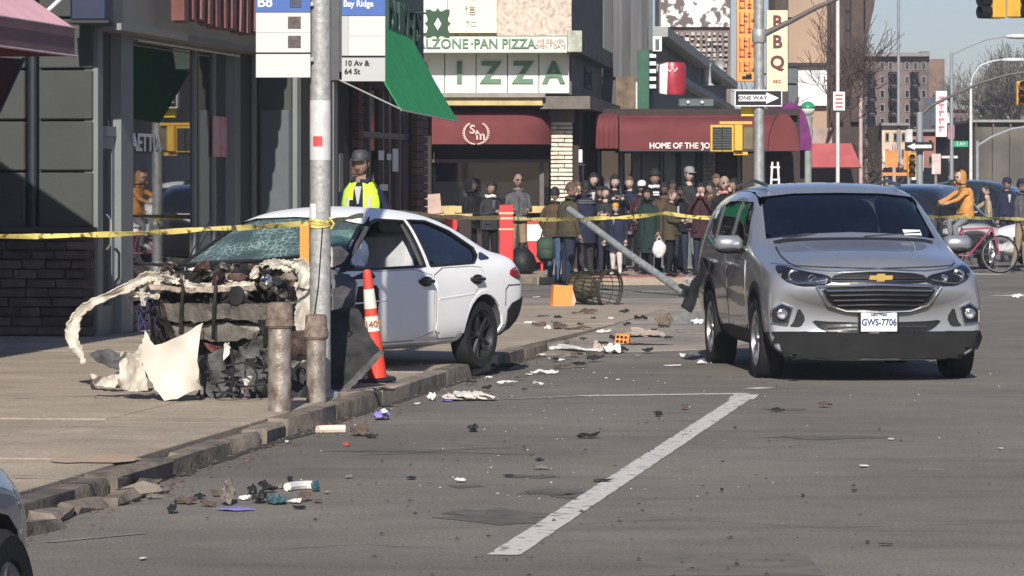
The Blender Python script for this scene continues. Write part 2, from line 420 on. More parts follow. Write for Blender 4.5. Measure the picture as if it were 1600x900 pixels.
mb.add([(x, y, 0) for x, y in g], [(0, 1, 2, 3)]); struct('road', mb, asph)
# near pavement: slabs over a bed, kerb at t=-5, turning at the corner
KT = -5.0; S_END = 51.0
mb = MB(); mb.box((-10, 15.4, .035), (9.9, 44.8, .07)); mb.box((-10, 44.4, -.02), (9.9, 13.2, .06)); pv = struct('pavement', mb, joint_m); pv.rotation_euler = (0, 0, ROTZ)
sw_me = {}
def slab(t0, t1, s0, s1, z1=.12, z2=None, mat=conc):
    z2 = z1 if z2 is None else z2; g_ = .007; dz = R.uniform(-.003, .003)
    m = MB(); a = [(t0+g_, s0+g_), (t1-g_, s0+g_), (t1-g_, s1-g_), (t0+g_, s1-g_)]; zz = [z1+dz, z1+dz, z2+dz, z2+dz]; b_ = .006
    m.add([(x, y, z-.05) for (x, y), z in zip(a, zz)]+[(x, y, z-b_) for (x, y), z in zip(a, zz)]+[((x+(b_ if i in (0, 3) else -b_)), (y+(b_ if i < 2 else -b_)), z) for i, ((x, y), z) in enumerate(zip(a, zz))],
          [(0,1,5,4), (1,2,6,5), (2,3,7,6), (3,0,4,7), (4,5,9,8), (5,6,10,9), (6,7,11,10), (7,4,8,11), (8,9,10,11)])
    o = link('slab', m.mesh('slab', mat), pv); return o
sj = [10, 13.6, 17.4, 20.9, 24.2, 27.6, 31.0, 34.4]
for i in range(len(sj)-1):
    slab(-6.15, KT-.14, sj[i], sj[i+1]); slab(-9.4, -6.15, sj[i]+.25, sj[i+1]+.25); slab(-14.8, -9.4, sj[i]+.25, sj[i+1]+.25)
for i, s0 in enumerate([34.4, 37.8, 41.2, 44.6, 48.0]):
    z1 = max(.02, .12-.03*max(0, i-.0)) ; z2 = max(.02, .12-.03*(i+1))
    z1 = .12 if i == 0 else z1
    slab(-7.6, KT-.14+(0), s0, s0+3.4, z1, z2); slab(-14.8, -7.6, s0, s0+3.4, .12, .12)
# corner apron and the tan patched surface beyond the kerb end
mb = MB(); pts = [(KT-.2, 36.5), (-3.4, 38.5), (-2.6, 42.0), (-2.5, 46), (-2.6, 53.5), (-5, 55.2), (-14, 55.2), (-14, 50.9), (KT-.2, 50.9)]
mb.prism(pts, -.05, .012); o = struct('corner_apron', mb, conc_d); o.rotation_euler = (0, 0, ROTZ)
# kerb stones, broken towards the camera
kb = MB(); kb.box((KT-.07, 25, .0), (.10, 26, .05)); kerb = struct('kerb', kb, joint_m); kerb.rotation_euler = (0, 0, ROTZ)
s = 13.0; k = 0
while s < 38.5:
    broken = s < 24.5
    ln = R.uniform(.45, 1.3) if broken else R.uniform(1.2, 1.9)
    zt = .118 if s < 35 else max(.03, .118-.027*(s-35))
    m = MB(); hgt = zt+.10
    wdt = .15
    j = .010 if broken else .003
    m.box((KT-.07+(R.uniform(-.02, .03) if broken else 0), s+ln/2, zt-hgt/2+(R.uniform(-.035, -.0) if broken else 0)), (wdt+(R.uniform(-.03, .03) if broken else 0), ln-(.03 if broken else .01), hgt), rz=R.uniform(-.05, .05) if broken else 0, jit=j, bev=.014 if broken else .010)
    mt = kerb_y if 20.0 < s < 20.6 else (kerb_m if s < 27 or k % 3 else conc)
    link('kerb_stone', m.mesh('kerb_stone', mt, True), kerb); s += ln; k += 1
# second, sunken row of broken edging by the gap near the camera
s = 16.4
while s < 20.2:
    ln = R.uniform(.35, .7); m = MB(); m.box((KT+.13+.05*math.sin(s*3), s+ln/2, .015), (.14, ln-.05, .09), rz=R.uniform(-.1, .1), jit=.02, bev=.03)
    link('kerb_stone', m.mesh('kerb_stone', conc if R.random() < .4 else kerb_m, True), kerb); s += ln
# gutter grime
gm = M('gutter_dirt', (.03, .026, .022), 1, bump=.4)
gt = MB(); prev = None
for i in range(60):
    s = 15+i*.4; w_ = .06+.10*abs(noise.noise(Vector((s*1.7, 0, 0)))); gt.quad((KT, s, .004), (KT+w_, s, .004), (KT+.06+.10*abs(noise.noise(Vector(((s+.4)*1.7, 0, 0)))), s+.4, .004), (KT, s+.4, .004))
o = solo('gutter_grime', gt, gm, 'dark strip of dirt lying along the foot of the kerb', 'dirt', kind='stuff'); o.rotation_euler = (0, 0, ROTZ)
# road markings: ragged painted stripes
def stripe(name, a, b, w0, mat=line_w, z=.004, jit=.004, w1=None):
    a = Vector(a); b = Vector(b); d = (b-a).normalized(); n = Vector((-d.y, d.x, 0)); L = (b-a).length; c = max(2, int(L/.12)); m = MB(); w1 = w1 or w0
    row = [[a.lerp(b, i/c)+n*(sg*(w0+(w1-w0)*i/c)/2+R.uniform(-jit, jit))+Vector((0, 0, z)) for sg in (-1, 1)] for i in range(c+1)]
    for i in range(c): m.quad(row[i][0], row[i][1], row[i+1][1], row[i+1][0])
    return struct(name, m, mat)
stripe('parking_line', G(787, 868), G(1158, 624), .145)
stripe('parking_line', G(1157, 625), G(1166, 617), .20, z=.0045); stripe('parking_line', G(1170, 615.5), G(905, 619), .15, jit=.006); stripe('parking_line', G(905, 619), G(790, 624), .12, mat=line_f, jit=.02)
stripe('lane_dash', G(1172, 608), G(1200, 606), .16)
stripe('faint_line', G(75, 848), G(225, 834), .05, line_f, jit=.012); stripe('faint_line', G(20, 744, .13), G(200, 748, .13), .03, line_f, z=.004, jit=.008)
stripe('scrape_mark', G(1030, 644), G(1085, 645), .03, line_f, jit=.008); stripe('scrape_mark', G(1435, 734), G(1475, 734), .025, line_w, jit=.006)
op = M('orange_spray_paint', (.37, .305, .245), .9, scale=3.2, detail=12, col2=(.50, .26, .13)); op.node_tree.nodes['Color Ramp'].color_ramp.elements[0].position = .44; op.node_tree.nodes['Color Ramp'].color_ramp.elements[1].position = .60
c = G(148, 718, .125); pl = [(c.x+.27*math.cos(a)*R.uniform(.8, 1.1), c.y+.26*math.sin(a)*R.uniform(.7, 1.1)) for a in [i*PI/9 for i in range(18)]]
vs, fs = tri_poly(pl, .15); mb = MB(); mb.add([(v[0], v[1], .1245) for v in vs], fs); struct('spray_mark', mb, op)
# dark oil stains and tar repairs on the road
tar = M('oil_stain', (.105, .093, .078), .8, scale=5, var=.35, detail=10)
for (x, y, rx, ry) in ((780, 806, .42, .30), (880, 770, .30, .16), (900, 776, .16, .1), (725, 760, .14, .08), (1225, 640, .2, .1), (830, 745, .22, .1), (1300, 684, .5, .12), (600, 705, .5, .08), (560, 640, .3, .07)):
    c = G(x, y); pl = [(c.x+rx*math.cos(a)*R.uniform(.4, 1), c.y+ry*2.0*math.sin(a)*R.uniform(.4, 1)) for a in [i*PI/8 for i in range(16)]]
    vs, fs = tri_poly(pl, .2); m = MB(); m.add([(v[0], v[1], .0025) for v in vs], fs); struct('oil_stain', m, tar)
seam = M('tar_seam', (.088, .079, .068), .8, var=.3)
def seamline(pts, w_):
    P3 = [G(*p) for p in pts]; m = MB(); den = []
    for i in range(len(P3)-1):
        c = max(2, int((P3[i+1]-P3[i]).length/.15)); den += [P3[i].lerp(P3[i+1], k/c) for k in range(c)]
    den.append(P3[-1]); row = []
    for i, p in enumerate(den):
        d = (den[min(i+1, len(den)-1)]-den[max(0, i-1)]).normalized(); n = Vector((-d.y, d.x, 0)); o_ = n*.05*noise.noise(p*2.1)+n*.02*noise.noise(p*9); ww = w_*.6*(.6+.8*abs(noise.noise(p*3))); row.append((p+o_+n*ww/2+Vector((0, 0, .0022)), p+o_-n*ww/2+Vector((0, 0, .0022))))
    for i in range(len(row)-1): m.quad(row[i][0], row[i][1], row[i+1][1], row[i+1][0])
    struct('tar_seam', m, seam)
seamline([(1640, 700), (1380, 688), (1180, 700), (960, 684), (830, 690)], .018)
seamline([(560, 712), (700, 706), (830, 712)], .03); seamline([(900, 820), (1050, 812), (1300, 826), (1600, 815)], .014); seamline([(420, 860), (560, 850), (700, 858)], .014)
patch_m = M('asphalt_patch', (.140, .124, .105), .95, scale=6, var=.2, bump=.5, bscale=70, detail=10)
for q in (((640, 690), (820, 684), (800, 700), (630, 706)), ((1010, 860), (1260, 866), (1290, 900), (1000, 900))):
    m = MB(); m.add([G(*p)+Vector((0, 0, .0015)) for p in q], [(0, 1, 2, 3)]); struct('road_patch', m, patch_m)
# crosswalk across the side street, seen almost edge on, and marks far right
for i, yy in enumerate((441.5, 446, 451, 456, 461)):
    Yy = F*H/(yy-YH); a, b = G(900+(i*6), yy), G(1110, yy-0.5); stripe('crosswalk_bar', a, b, .22, line_w if i % 2 else line_f, jit=.02)
stripe('crosswalk_bar', G(1575, 463), G(1640, 461), .8, line_w, jit=.03); stripe('crosswalk_bar', G(1518, 429), G(1545, 428), 1.0, line_w, jit=.03)
# far pavement with its own kerb
mb = MB(); mb.prism([(P(300, 0, 63.6).x, 63.6), (P(1085, 0, 63.3).x, 63.3), (P(1150, 0, 66).x, 66), (P(1270, 0, 110).x+1, 110), (P(1400, 0, 300).x, 300), (-25, 300), (-25, 63.6)], -.1, .12)
fpv = struct('far_pavement', mb, conc)
mb = MB()
xs = [P(560+i*28, 0, 63.5).x for i in range(20)]
for i in range(19):
    m = MB(); m.box(((xs[i]+xs[i+1])/2, 63.45, .06), (xs[i+1]-xs[i]-.012, .16, .13), bev=.015); link('kerb_stone', m.mesh('kerb_stone', kerb_m if i % 2 else conc), fpv)
mb = MB(); mb.box((P(1030, 0, 64.2).x, 64.25, .126), (2.6, .9, .012)); o = struct('tactile_paving', mb, M('red_tactile', (.30, .10, .10), .8, bump=.3))

# ================================================================ near shop row, left
g_panel = M('grey_shop_panel', (.060, .063, .058), .75, spec=.2, var=.10, scale=2, bump=.1, rnd=.05)
g_pale = M('pale_shop_frame', (.16, .175, .175), .5, var=.1, scale=2)
g_fascia = M('grey_fascia', (.20, .20, .18), .6, var=.1, scale=1.5)
g_core = M('shop_core', (.03, .03, .03), .8)
stone_t = M('brown_stone_tile', (.085, .065, .052), .8, scale=5, var=.5, bump=.6, bscale=20, rnd=.35)
shop_glass = glass('shop_glass', (.30, .32, .31), .015, 3.2, opac=.3)
night_glass = glass('dark_window_glass', (.10, .11, .14), .03, 1.45, opac=.6)
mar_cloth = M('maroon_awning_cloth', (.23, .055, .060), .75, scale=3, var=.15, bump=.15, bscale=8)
pink_cloth = M('sunlit_pink_awning_cloth', (.75, .42, .46), .8, scale=3, var=.1, bump=.1, bscale=8)  # sunlight on the maroon slope is painted in as pink
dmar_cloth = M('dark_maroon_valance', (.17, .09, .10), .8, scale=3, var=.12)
green_cloth = M('green_awning_cloth', (.03, .27, .10), .85, spec=.15, scale=4, var=.1)
blue_box = M('blue_sign_box', (.014, .022, .055), .5, spec=.3)
red_letter = M('red_channel_letter', (.13, .04, .032), .5)
pipe_m = M('dark_pipe', (.012, .018, .025), .5)
TA = -9.6
def Lf(t, s, z=0): return Vector((t, s, z))
def fz(px, py, t):
    s = s_at(px, t); Y = -t*ST+s*CT; return H-(py-YH)/F*Y
def avenue_thing(name, label, cat, **k): return thing(name, label, cat, (0, 0, 0), ROTZ, **k)
bA = avenue_thing('shop_building', 'grey single-storey shop with stone tile base and wide window at the left', 'building')
S1 = s_at(150, TA); S2 = s_at(363, TA)
# wall facing the camera at the near end of this shop
YW = S1*CT-TA*ST
def tz(py, Y): return H-(py-YH)/F*Y
def t_face(px, s):      # t where the pixel column px meets the plane s=const
    a = (px-800)/F; return s*(a*CT-ST)/(CT+a*ST) if False else (a*s*CT-s*ST)/(CT+a*ST)
mb = MB(); mb.box((-11.5, S1+.35, 2.6), (3.75, .5, 5.2)); part('wall', mb, g_core, bA)
zs = [tz(y, YW) for y in (357, 268, 188, 108, 28, -52)]
for (xa, xb) in ((-150, 40), (62, 146)):
    ta, tb_ = t_face(xa, S1), t_face(xb, S1)
    for i in range(5):
        m = MB(); m.box(((ta+tb_)/2, S1+.03, (zs[i]+zs[i+1])/2), (tb_-ta, .14, zs[i+1]-zs[i]-.022), bev=.012); part('panel', m, g_panel, bA)
m = MB(); m.tube([(t_face(50, S1), S1+.03, tz(492, YW)), (t_face(50, S1), S1+.03, 4.5)], .055, 12); part('drain_pipe', m, pipe_m, bA, smooth=True)
R.seed(5)
zb = .13; row = 0; ztop = zs[0]-.03
rows = 11; rh = (ztop-zb)/rows
for r_ in range(rows):
    x = t_face(-150, S1)-R.random()*.2
    while x < t_face(150, S1)-.02:
        ln = min(R.uniform(.18, .48), t_face(150, S1)-x)
        if ln > .03:
            m = MB(); m.box((x+ln/2, S1+.04-R.uniform(0, .025), zb+rh*(r_+.5)), (ln-.012, .14, rh-.012), jit=.004, bev=.008); part('stone', m, stone_t, bA)
        x += ln
m = MB(); m.box((t_face(50, S1), S1-.06, zs[0]-.01), (t_face(150, S1)-t_face(-150, S1)+.02, .10, .05)); m.xf(T(t_face(0, S1)-t_face(50, S1), 0, 0)); part('stone_ledge', m, g_panel, bA)
# door recess frame and shop window along the avenue
def sbox(mb, xa, xb, z0, z1, t=TA, d=.14, out=0): 
    sa, sb2 = s_at(xa, t), s_at(xb, t); mb.box((t-d/2+out, (sa+sb2)/2, (z0+z1)/2), (d, abs(sb2-sa), z1-z0)); return mb
for xa, xb, o_ in ((150, 158, .02), (182, 201, .05)):
    m = MB(); sbox(m, xa, xb, .12, 3.25, out=o_); part('door_post', m, g_pale, bA)
m = MB(); sbox(m, 158, 182, 2.15, 2.25, out=.0); part('transom_bar', m, g_pale, bA)
m = MB(); sbox(m, 158, 182, .12, .42, out=-.02); sbox(m, 158, 162, .42, 2.15, out=-.02); sbox(m, 178, 182, .42, 2.15, out=-.02); sbox(m, 158, 182, 2.02, 2.15, out=-.018); dr = part('door', m, g_pale, bA)
m = MB(); m.tube([(TA+.04, s_at(160, TA), 1.0), (TA+.08, s_at(160, TA), 1.05), (TA+.08, s_at(160, TA), 1.3), (TA+.04, s_at(160, TA), 1.35)], .015, 6); part('handle', m, chrome, dr)
m = MB(); sbox(m, 162, 178, .42, 2.02, d=.012, out=-.06); part('pane', m, shop_glass, dr)
m = MB(); sbox(m, 158, 182, 2.25, 3.2, d=.012, out=-.06); part('transom_pane', m, shop_glass, bA)
m = MB(); sbox(m, 163, 170, 2.0-.45, 2.0-.15, d=.01, out=-.03); part('notice', m, white_pl, bA)
zsill = fz(300, 400, TA); zl = fz(300, 74, TA)
m = MB(); sbox(m, 201, 363, .42, zl, d=.012, out=-.08); part('shop_window', m, shop_glass, bA)
for xx in (313, 343): m = MB(); sbox(m, xx-1.5, xx+1.5, zsill, zl, d=.05, out=-.05); part('window_mullion', m, g_pale, bA)
m = MB(); sbox(m, 201, 363, .12, zsill-.5, d=.1); part('stall_riser', m, g_panel, bA)
for i in range(9):
    for j in range(3):
        xa = 201+i*18; m = MB(); sbox(m, xa+.6, xa+17.4, .13+j*.09, .13+(j+1)*.09-.012, d=.05, out=.045); part('stone', m, stone_t, bA)
m = MB(); sbox(m, 201, 363, zl, zl+.05, d=.2, out=.03); part('window_head', m, g_pale, bA)
m = MB()
for i in range(46): xx = 203+i*3.5; sA = s_at(xx, TA); m.ball((TA+.10, sA, zl-.03), .014, 6)
part('light_string', m, M('string_bulb', (.7, .7, .66), .3), bA, kind='stuff')
m = MB(); sbox(m, 150, 393, zl+.05, zl+1.9, d=.4, out=.18); part('fascia', m, g_fascia, bA)
m = MB(); sbox(m, 150, 393, zl+.02, zl+.09, d=.5, out=.26); part('fascia_moulding', m, g_fascia, bA)
m = MB(); sbox(m, 363, 372, .12, 4.2, d=.2, out=.03); part('corner_post', m, g_pale, bA)
m = MB(); sbox(m, 372, 393, .12, 4.2, d=.2, out=.0); part('panel', m, g_panel, bA)
m = MB(); m.box((-13.2, (S1+S2)/2+.4, 2.6), (.2, S2-S1, 5.2)); m.box((-11.5, (S1+S2)/2+.4, 5.1), (3.6, S2-S1, .2)); m.box((-11.5, (S1+S2)/2+.4, .06), (3.5, S2-S1, .2)); part('back_and_roof', m, g_core, bA)
# letters of the red shop sign: only their feet show at the frame's upper edge
sz = fz(300, 30, TA)
R.seed(8); sa_, sb3 = s_at(210, TA), s_at(394, TA)
for k in range(15):
    c_ = sa_+(sb3-sa_)*(k+.5)/15; zb2 = sz-.11+R.uniform(-.03, .03); w2 = R.uniform(.07, .13); sl_ = R.uniform(-.12, .12); d2 = .14
    m = MB(); m.prism([(c_-w2, zb2), (c_+w2*.6, zb2-.02), (c_+w2+sl_, zb2+1.0), (c_-w2*.6+sl_, zb2+1.0)], TA+.38, TA+.38+d2, 'x'); part('sign_letter', m, red_letter, bA)
# interior counters, shelf and pale goods
m = MB(); m.box((-11.3, S1+3, .6), (.5, 3.2, 1.1), bev=.02); m.box((-12.6, S1+3, 1.5), (.3, 3.8, 2.4)); part('counter', m, M('shop_counter', (.10, .08, .06), .6), bA)
for i in range(5):
    m = MB(); m.box((-10.6, S1+1+i*1.15, .8+.2*(i % 2)), (.35, .4, .8), bev=.03); part('display_stand', m, [M('tan_display', (.25, .15, .08), .7), g_pale, red_letter][i % 3], bA)
wood = M('chair_wood', (.26, .13, .06), .5, var=.2)
for i, (px_, dt_) in enumerate(((222, .5), (300, .6), (330, .55))):
    m = MB(); s0_ = s_at(px_, TA); t0_ = TA-dt_
    for a_, b_ in ((0, 0), (.42, 0), (0, .42), (.42, .42)): m.tube([(t0_-a_, s0_+b_, .15), (t0_-a_, s0_+b_, 1.5 if a_ == 0 else .95)], .022, 6)
    m.box((t0_-.21, s0_+.21, .95), (.5, .5, .05), bev=.01)
    for z_ in (1.15, 1.3, 1.46): m.box((t0_, s0_+.21, z_), (.03, .44, .05))
    part('stacked_chair', m, wood, bA)
# reflected street lettering, modelled as white letters on the glass
tb = text_mb('NAETTIA', .26, .006, T(TA-.06, s_at(232, TA), fz(232, 224, TA)) @ RZ(PI/2), bold=.006, sx=1.6); part('reflection_lettering', tb, white_pl, bA)
m = MB(); sbox(m, 340, 362, fz(350, 245, TA), fz(350, 182, TA), d=.01, out=-.05); part('window_poster', m, M('red_white_poster', (.55, .06, .09), .5, col2=(.5, .45, .45), scale=3), bA)
# fold of the tall neighbour outside the frame to the left, which shades this stretch
nb = avenue_thing('neighbour_building', 'grey building beyond the left edge carrying the maroon awning', 'building')
m = MB(); m.box((-12.9, 17.3, 3.0), (5, 35.0, 6.0)); part('wall', m, g_fascia, nb)
m = MB()
for i in range(9): m.box((-10.38, 4+i*3.6, 1.6), (.06, 3.0, 2.4))
part('shop_glazing', m, tint_glass, nb)
# maroon awning along that building, its far end inside the picture
aw = avenue_thing('maroon_awning', 'maroon shop awning with sunlit pink top cut off by the upper left corner', 'awning')
tv = -8.9; sv1 = s_at(116, tv); sv0 = 27.2; zv0 = fz(116, 88, tv); zv1 = fz(116, 44, tv); ztp = zv1+1.0; ttp = -10.35
def strip3(a, b, c, d, n, th=.015):
    vv = []; ff = []
    for i in range(n+1): u = i/n; vv += [a.lerp(b, u), d.lerp(c, u)]
    for i in range(n): k_ = 2*i; ff += [(k_, k_+2, k_+3), (k_, k_+3, k_+1)]
    o_, f_ = thicken(vv, ff, th); m = MB(); m.add(o_, f_); return m
A_, B_, C_, D_ = Vector((tv, sv0, zv1)), Vector((tv, sv1, zv1)), Vector((ttp, sv1-.05, ztp)), Vector((ttp, sv0, ztp))
part('awning_top', strip3(A_, B_, C_, D_, 8), pink_cloth, aw)
part('valance', strip3(Vector((tv, sv0, zv0)), Vector((tv, sv1, zv0)), B_, A_, 8), dmar_cloth, aw)
m = MB(); o_, f_ = thicken([B_, C_, Vector((ttp, sv1-.05, zv0)), Vector((tv, sv1, zv0))], [(0, 1, 2), (0, 2, 3)], .015); m.add(o_, f_); part('awning_end', m, mar_cloth, aw)
m = MB(); o_, f_ = thicken([A_, D_, Vector((ttp, sv0, zv0)), Vector((tv, sv0, zv0))], [(0, 1, 2), (0, 2, 3)], .015); m.add(o_, f_); part('awning_end', m, mar_cloth, aw)
m = MB(); m.tube([(tv+.02, sv0, zv0), (tv+.02, sv1+.02, zv0)], .012, 6); m.tube([(tv+.02, sv0, zv1), (tv+.02, sv1+.02, zv1)], .008, 6); part('hem_piping', m, M('hem_trim', (.42, .33, .34), .6), aw)
m = MB(); m.tube([(tv-.3, sv1+.02, zv1+.12), (tv-.12, sv1+.3, zv1+.36)], .02, 6); part('bracket', m, white_pl, aw)
YA = 35.0
f2_ = thing('side_awning', 'dark maroon slanting awning end under the upper left awning', 'awning')
o_, f_ = thicken([P(-60, 86, YA+.4), P(37, 92, YA+.4), P(0, 172, YA-.3), P(-60, 250, YA-.5)], [(0, 3, 2), (0, 2, 1)], .03); m = MB(); m.add(o_, f_); part('awning_cloth', m, M('deep_maroon_cloth', (.12, .04, .042), .8), f2_)
m = MB(); m.tube([P(37, 92, YA+.38), P(0, 172, YA-.32), P(-60, 250, YA-.52)], .018, 6); part('frame_tube', m, pipe_m, f2_)
bs = thing('blue_sign_box', 'dark blue boxed sign on the grey fascia right of the maroon awning', 'sign', P(138, 28, 38.0))
m = MB(); m.box((0, .2, .45), (.36, .4, .95), bev=.02); part('sign_case', m, blue_box, bs); m = MB(); m.box((.0, .2, -.035), (.40, .44, .03)); part('sign_base', m, g_core, bs)
# ---- green corner shop
TG = -9.0; TU = -8.35; SG = s_at(393, TA); SGE = s_at(662, TG); SUE = s_at(662, TU)
bG = avenue_thing('corner_shop_building', 'corner shop with grey metal end wall, green awning front and brown brick columns', 'building')
tE0, tE1 = TA-.2, TG
m = MB(); m.box(((tE0+tE1)/2-.2, SG+.35, 2.45), (tE1-tE0+.35, .5, 4.9)); part('wall', m, g_core, bG)
def fbox(m, xa, xb, z0, z1, s=SG, d=.1, out=0):
    ta, tb_ = t_face(xa, s), t_face(xb, s); m.box(((ta+tb_)/2, s+d/2-out, (z0+z1)/2), (tb_-ta, d, z1-z0), bev=.008); return m
for xa, xb, o_, mt in ((394, 402, .04, g_pale), (404, 456, .0, g_panel), (458, 466, .03, g_pale)):
    m = MB(); fbox(m, xa, xb, .12, 3.9, d=.14, out=o_+.02); part('panel', m, mt, bG)
m = MB(); fbox(m, 394, 468, 3.9, 4.7, d=.5, out=.15); part('fascia', m, g_fascia, bG)
m = MB(); fbox(m, 408, 453, .16, 2.55, d=.05, out=.045); part('roller_door', m, M('blue_grey_door', (.075, .088, .096), .5, var=.05), bG)
YG_ = lambda px: s_at(px, TG)
def gbox(m, xa, xb, z0, z1, d=.1, out=0):
    sa, sb2 = YG_(xa), YG_(xb); m.box((TG-d/2+out, (sa+sb2)/2, (z0+z1)/2), (d, sb2-sa, z1-z0)); return m
sU0 = s_at(592, TU); m = MB(); m.box(((TU+TG)/2-.15, (sU0+SUE)/2, 4.05), (TU-TG+.3, SUE-sU0, 1.9)); m.box((TG-.4, (sU0+SG)/2, 4.2), (.4, sU0-SG, 1.6)); m.box((TG-1.5, (SG+SGE)/2, 5.0), (3, SGE-SG, .2)); m.box((TG-3, (SG+SGE)/2, 2.5), (.2, SGE-SG, 5)); part('upper_wall', m, M('dark_green_wall', (.045, .075, .06), .6), bG)
m = MB(); m.box((TG-1.5, SGE-.1, 2.5), (3.0, .2, 5)); part('end_wall', m, g_panel, bG)
for xa, xb, mt, o_ in ((470, 500, g_panel, 0), (501, 516, g_pale, .02), (518, 524, g_pale, .03), (526, 551, g_core, -.05)): m = MB(); gbox(m, xa, xb, .12, 3.4, d=.14, out=o_); part('panel', m, mt, bG)
m = MB(); gbox(m, 528, 534, fz(530, 300, TG), fz(530, 240, TG), d=.01, out=.02); part('notice', m, g_pale, bG)
brick_b = M('brown_brick', (.11, .055, .042), .85, scale=6, var=.25, bump=.3, rnd=.3)
for xa, xb in ((553, 562), (645, 662)):
    nrow = 26
    m = MB(); gbox(m, xa+.4, xb-.4, .12, 3.05, d=.1, out=-.0); part('mortar_core', m, g_core, bG)
    for r_ in range(nrow):
        zz = .12+r_*(2.9/nrow)
        sa, sb2 = YG_(xa), YG_(xb)
        cuts = [sa, (sa+sb2)/2+.05*(-1)**r_, sb2]
        for c0, c1 in zip(cuts[:-1], cuts[1:]):
            m = MB(); m.box((TG+.02, (c0+c1)/2, zz+.05), (.08, c1-c0-.012, 2.9/nrow-.014)); part('brick', m, brick_b, bG)
m = MB(); gbox(m, 562, 645, .12, 3.05, d=.012, out=-.12); part('shop_window', m, shop_glass, bG)
for xx in (564, 585, 606, 616, 632, 643): m = MB(); gbox(m, xx-1, xx+1.4, .12, 3.05, d=.06, out=-.06); part('window_mullion', m, M('brown_mullion', (.10, .08, .07), .5), bG)
m = MB(); gbox(m, 562, 645, 2.28, 2.36, d=.06, out=-.055); gbox(m, 562, 645, .12, .5, d=.06, out=-.055); part('window_rail', m, M('brown_mullion', (.1, .08, .07), .5), bG)
m = MB(); gbox(m, 562, 645, 2.95, 3.05, d=.5, out=0.1); m.box((TG-1.6, (SG+SGE)/2, .1), (2.9, SGE-SG-.5, .06)); part('floor_and_soffit', m, g_core, bG)
lit = M('lit_peach_sign', (.95, .55, .30), .5, var=.05, emit=.55)
for xa, xb in ((568, 583), (587, 600)): m = MB(); gbox(m, xa, xb, fz(580, 226, TG), fz(580, 191, TG), d=.03, out=-.2); part('lit_menu_panel', m, lit, bG)
for xa, xb, ya, yb in ((598, 606, 235, 250), (620, 628, 232, 268), (611, 617, 240, 250), (600, 612, 288, 298)): m = MB(); gbox(m, xa, xb, fz(xa, yb, TG), fz(xa, ya, TG), d=.01, out=-.05); part('notice', m, white_pl, bG)
tb = text_mb('DUKETS', .66, .05, T(TU+.03, (s_at(600, TU)+s_at(652, TU))/2, fz(625, 38, TU)) @ RZ(PI/2), sx=1.05, bold=.02); part('sign_letters', tb, M('dark_green_letter', (.01, .05, .03), .5), bG)
ga = thing('green_awning', 'bright green sloping awning over the corner shop door', 'awning')
tF, tT = -7.7, -8.33
sF1, sF2 = s_at(627, tF), s_at(716, tF)
zF1, zF2 = fz(627, 171, tF), fz(716, 189, tF)
v = [W(tT, sF1-.3, 3.75), W(tT, sF2, 3.6), W(tF, sF2, zF2), W(tF, sF1, zF1), W(tT-.1, sF1-.2, 2.90)]
ns_ = 8
rows_ = []
for i in range(5):
    rows_.append([v[0].lerp(v[3], i/4).lerp(v[1].lerp(v[2], i/4), j/ns_)+Vector((0, 0, -.03*math.sin(PI*i/4))) for j in range(ns_+1)])
vv = [p for r_ in rows_ for p in r_]; ff = []
for i in range(4):
    for j in range(ns_): a = i*(ns_+1)+j; ff += [(a, a+ns_+1, a+ns_+2), (a, a+ns_+2, a+1)]
o_, f_ = thicken(vv, ff, .015); m = MB(); m.add(o_, f_); part('awning_cloth', m, green_cloth, ga, smooth=True)
m = MB(); m.tube([v[4], v[3]], .010, 6); m.tube([v[3]+Vector((0,0,-.01)), v[2]+Vector((0,0,-.01))], .010, 6); part('frame_tube', m, M('awning_frame', (.3, .32, .3), .5), ga)
# burst-shaped projecting sign
bu = thing('burst_sign', 'dark green leafy burst emblem with pale diamond centre hung beside the corner shop', 'sign', P(684, 37, 50.0))
m = MB(); pl = []
for k in range(32):
    a = k*PI/16; r_ = {4: .235, 3: .20, 5: .20, 0: .185, 1: .15, 7: .15, 2: .155, 6: .155}[k % 8]
    r_ *= 1.0; pl.append((math.cos(a)*r_, math.sin(a)*r_*1.12))
pl = [(x*.93, y*1.0) for x, y in pl]
dia = [(-.05, 0), (0, -.085), (.05, 0), (0, .085)]
vs, fs = tri_poly(pl, .05, [dia]); o_, f_ = thicken([Vector((a, 0, b)) for a, b in vs], fs, .05, (0, -1, 0)); m.add(o_, f_); part('burst_plate', m, M('dark_leaf_green', (.012, .055, .022), .5), bu)
m = MB(); m.prism([(a*1.02, b*1.02) for a, b in dia], .01, .04, 'y'); part('diamond', m, white_pl, bu)
m = MB(); m.tube([(0, .03, .12), (-.2, .03, .14), (-.45, .03, .14)], .014, 6); part('bracket', m, pipe_m, bu)

# ================================================================ pizzeria across the side street
YP = 70.0; kx = YP/F
def X_(px, Y=YP): return (px-800)/F*Y
def Z_(py, Y=YP): return H-(py-YH)/F*Y
def pbox(m, x0, y0, x1, y1, Y=YP, d=.2, bev=0):
    m.box(((X_(x0, Y)+X_(x1, Y))/2, Y+d/2, (Z_(y0, Y)+Z_(y1, Y))/2), (X_(x1, Y)-X_(x0, Y), d, Z_(y0, Y)-Z_(y1, Y)), bev=bev); return m
cream = M('cream_sign_face', (.70, .70, .60), .5, var=.06, scale=2)
mint = M('pale_mint_sign', (.60, .66, .55), .5, var=.07, scale=2)
green_l = M('green_sign_letter', (.10, .19, .12), .5)
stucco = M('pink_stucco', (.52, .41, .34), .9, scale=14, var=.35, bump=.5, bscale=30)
tan_l = M('tan_ledge', (.50, .38, .16), .6, var=.15)
dkbrown = M('dark_brown_wall', (.035, .022, .02), .8)
maroon = M('maroon_canopy', (.150, .042, .043), .85, spec=.15, scale=2, var=.14, bump=.1, bscale=6)
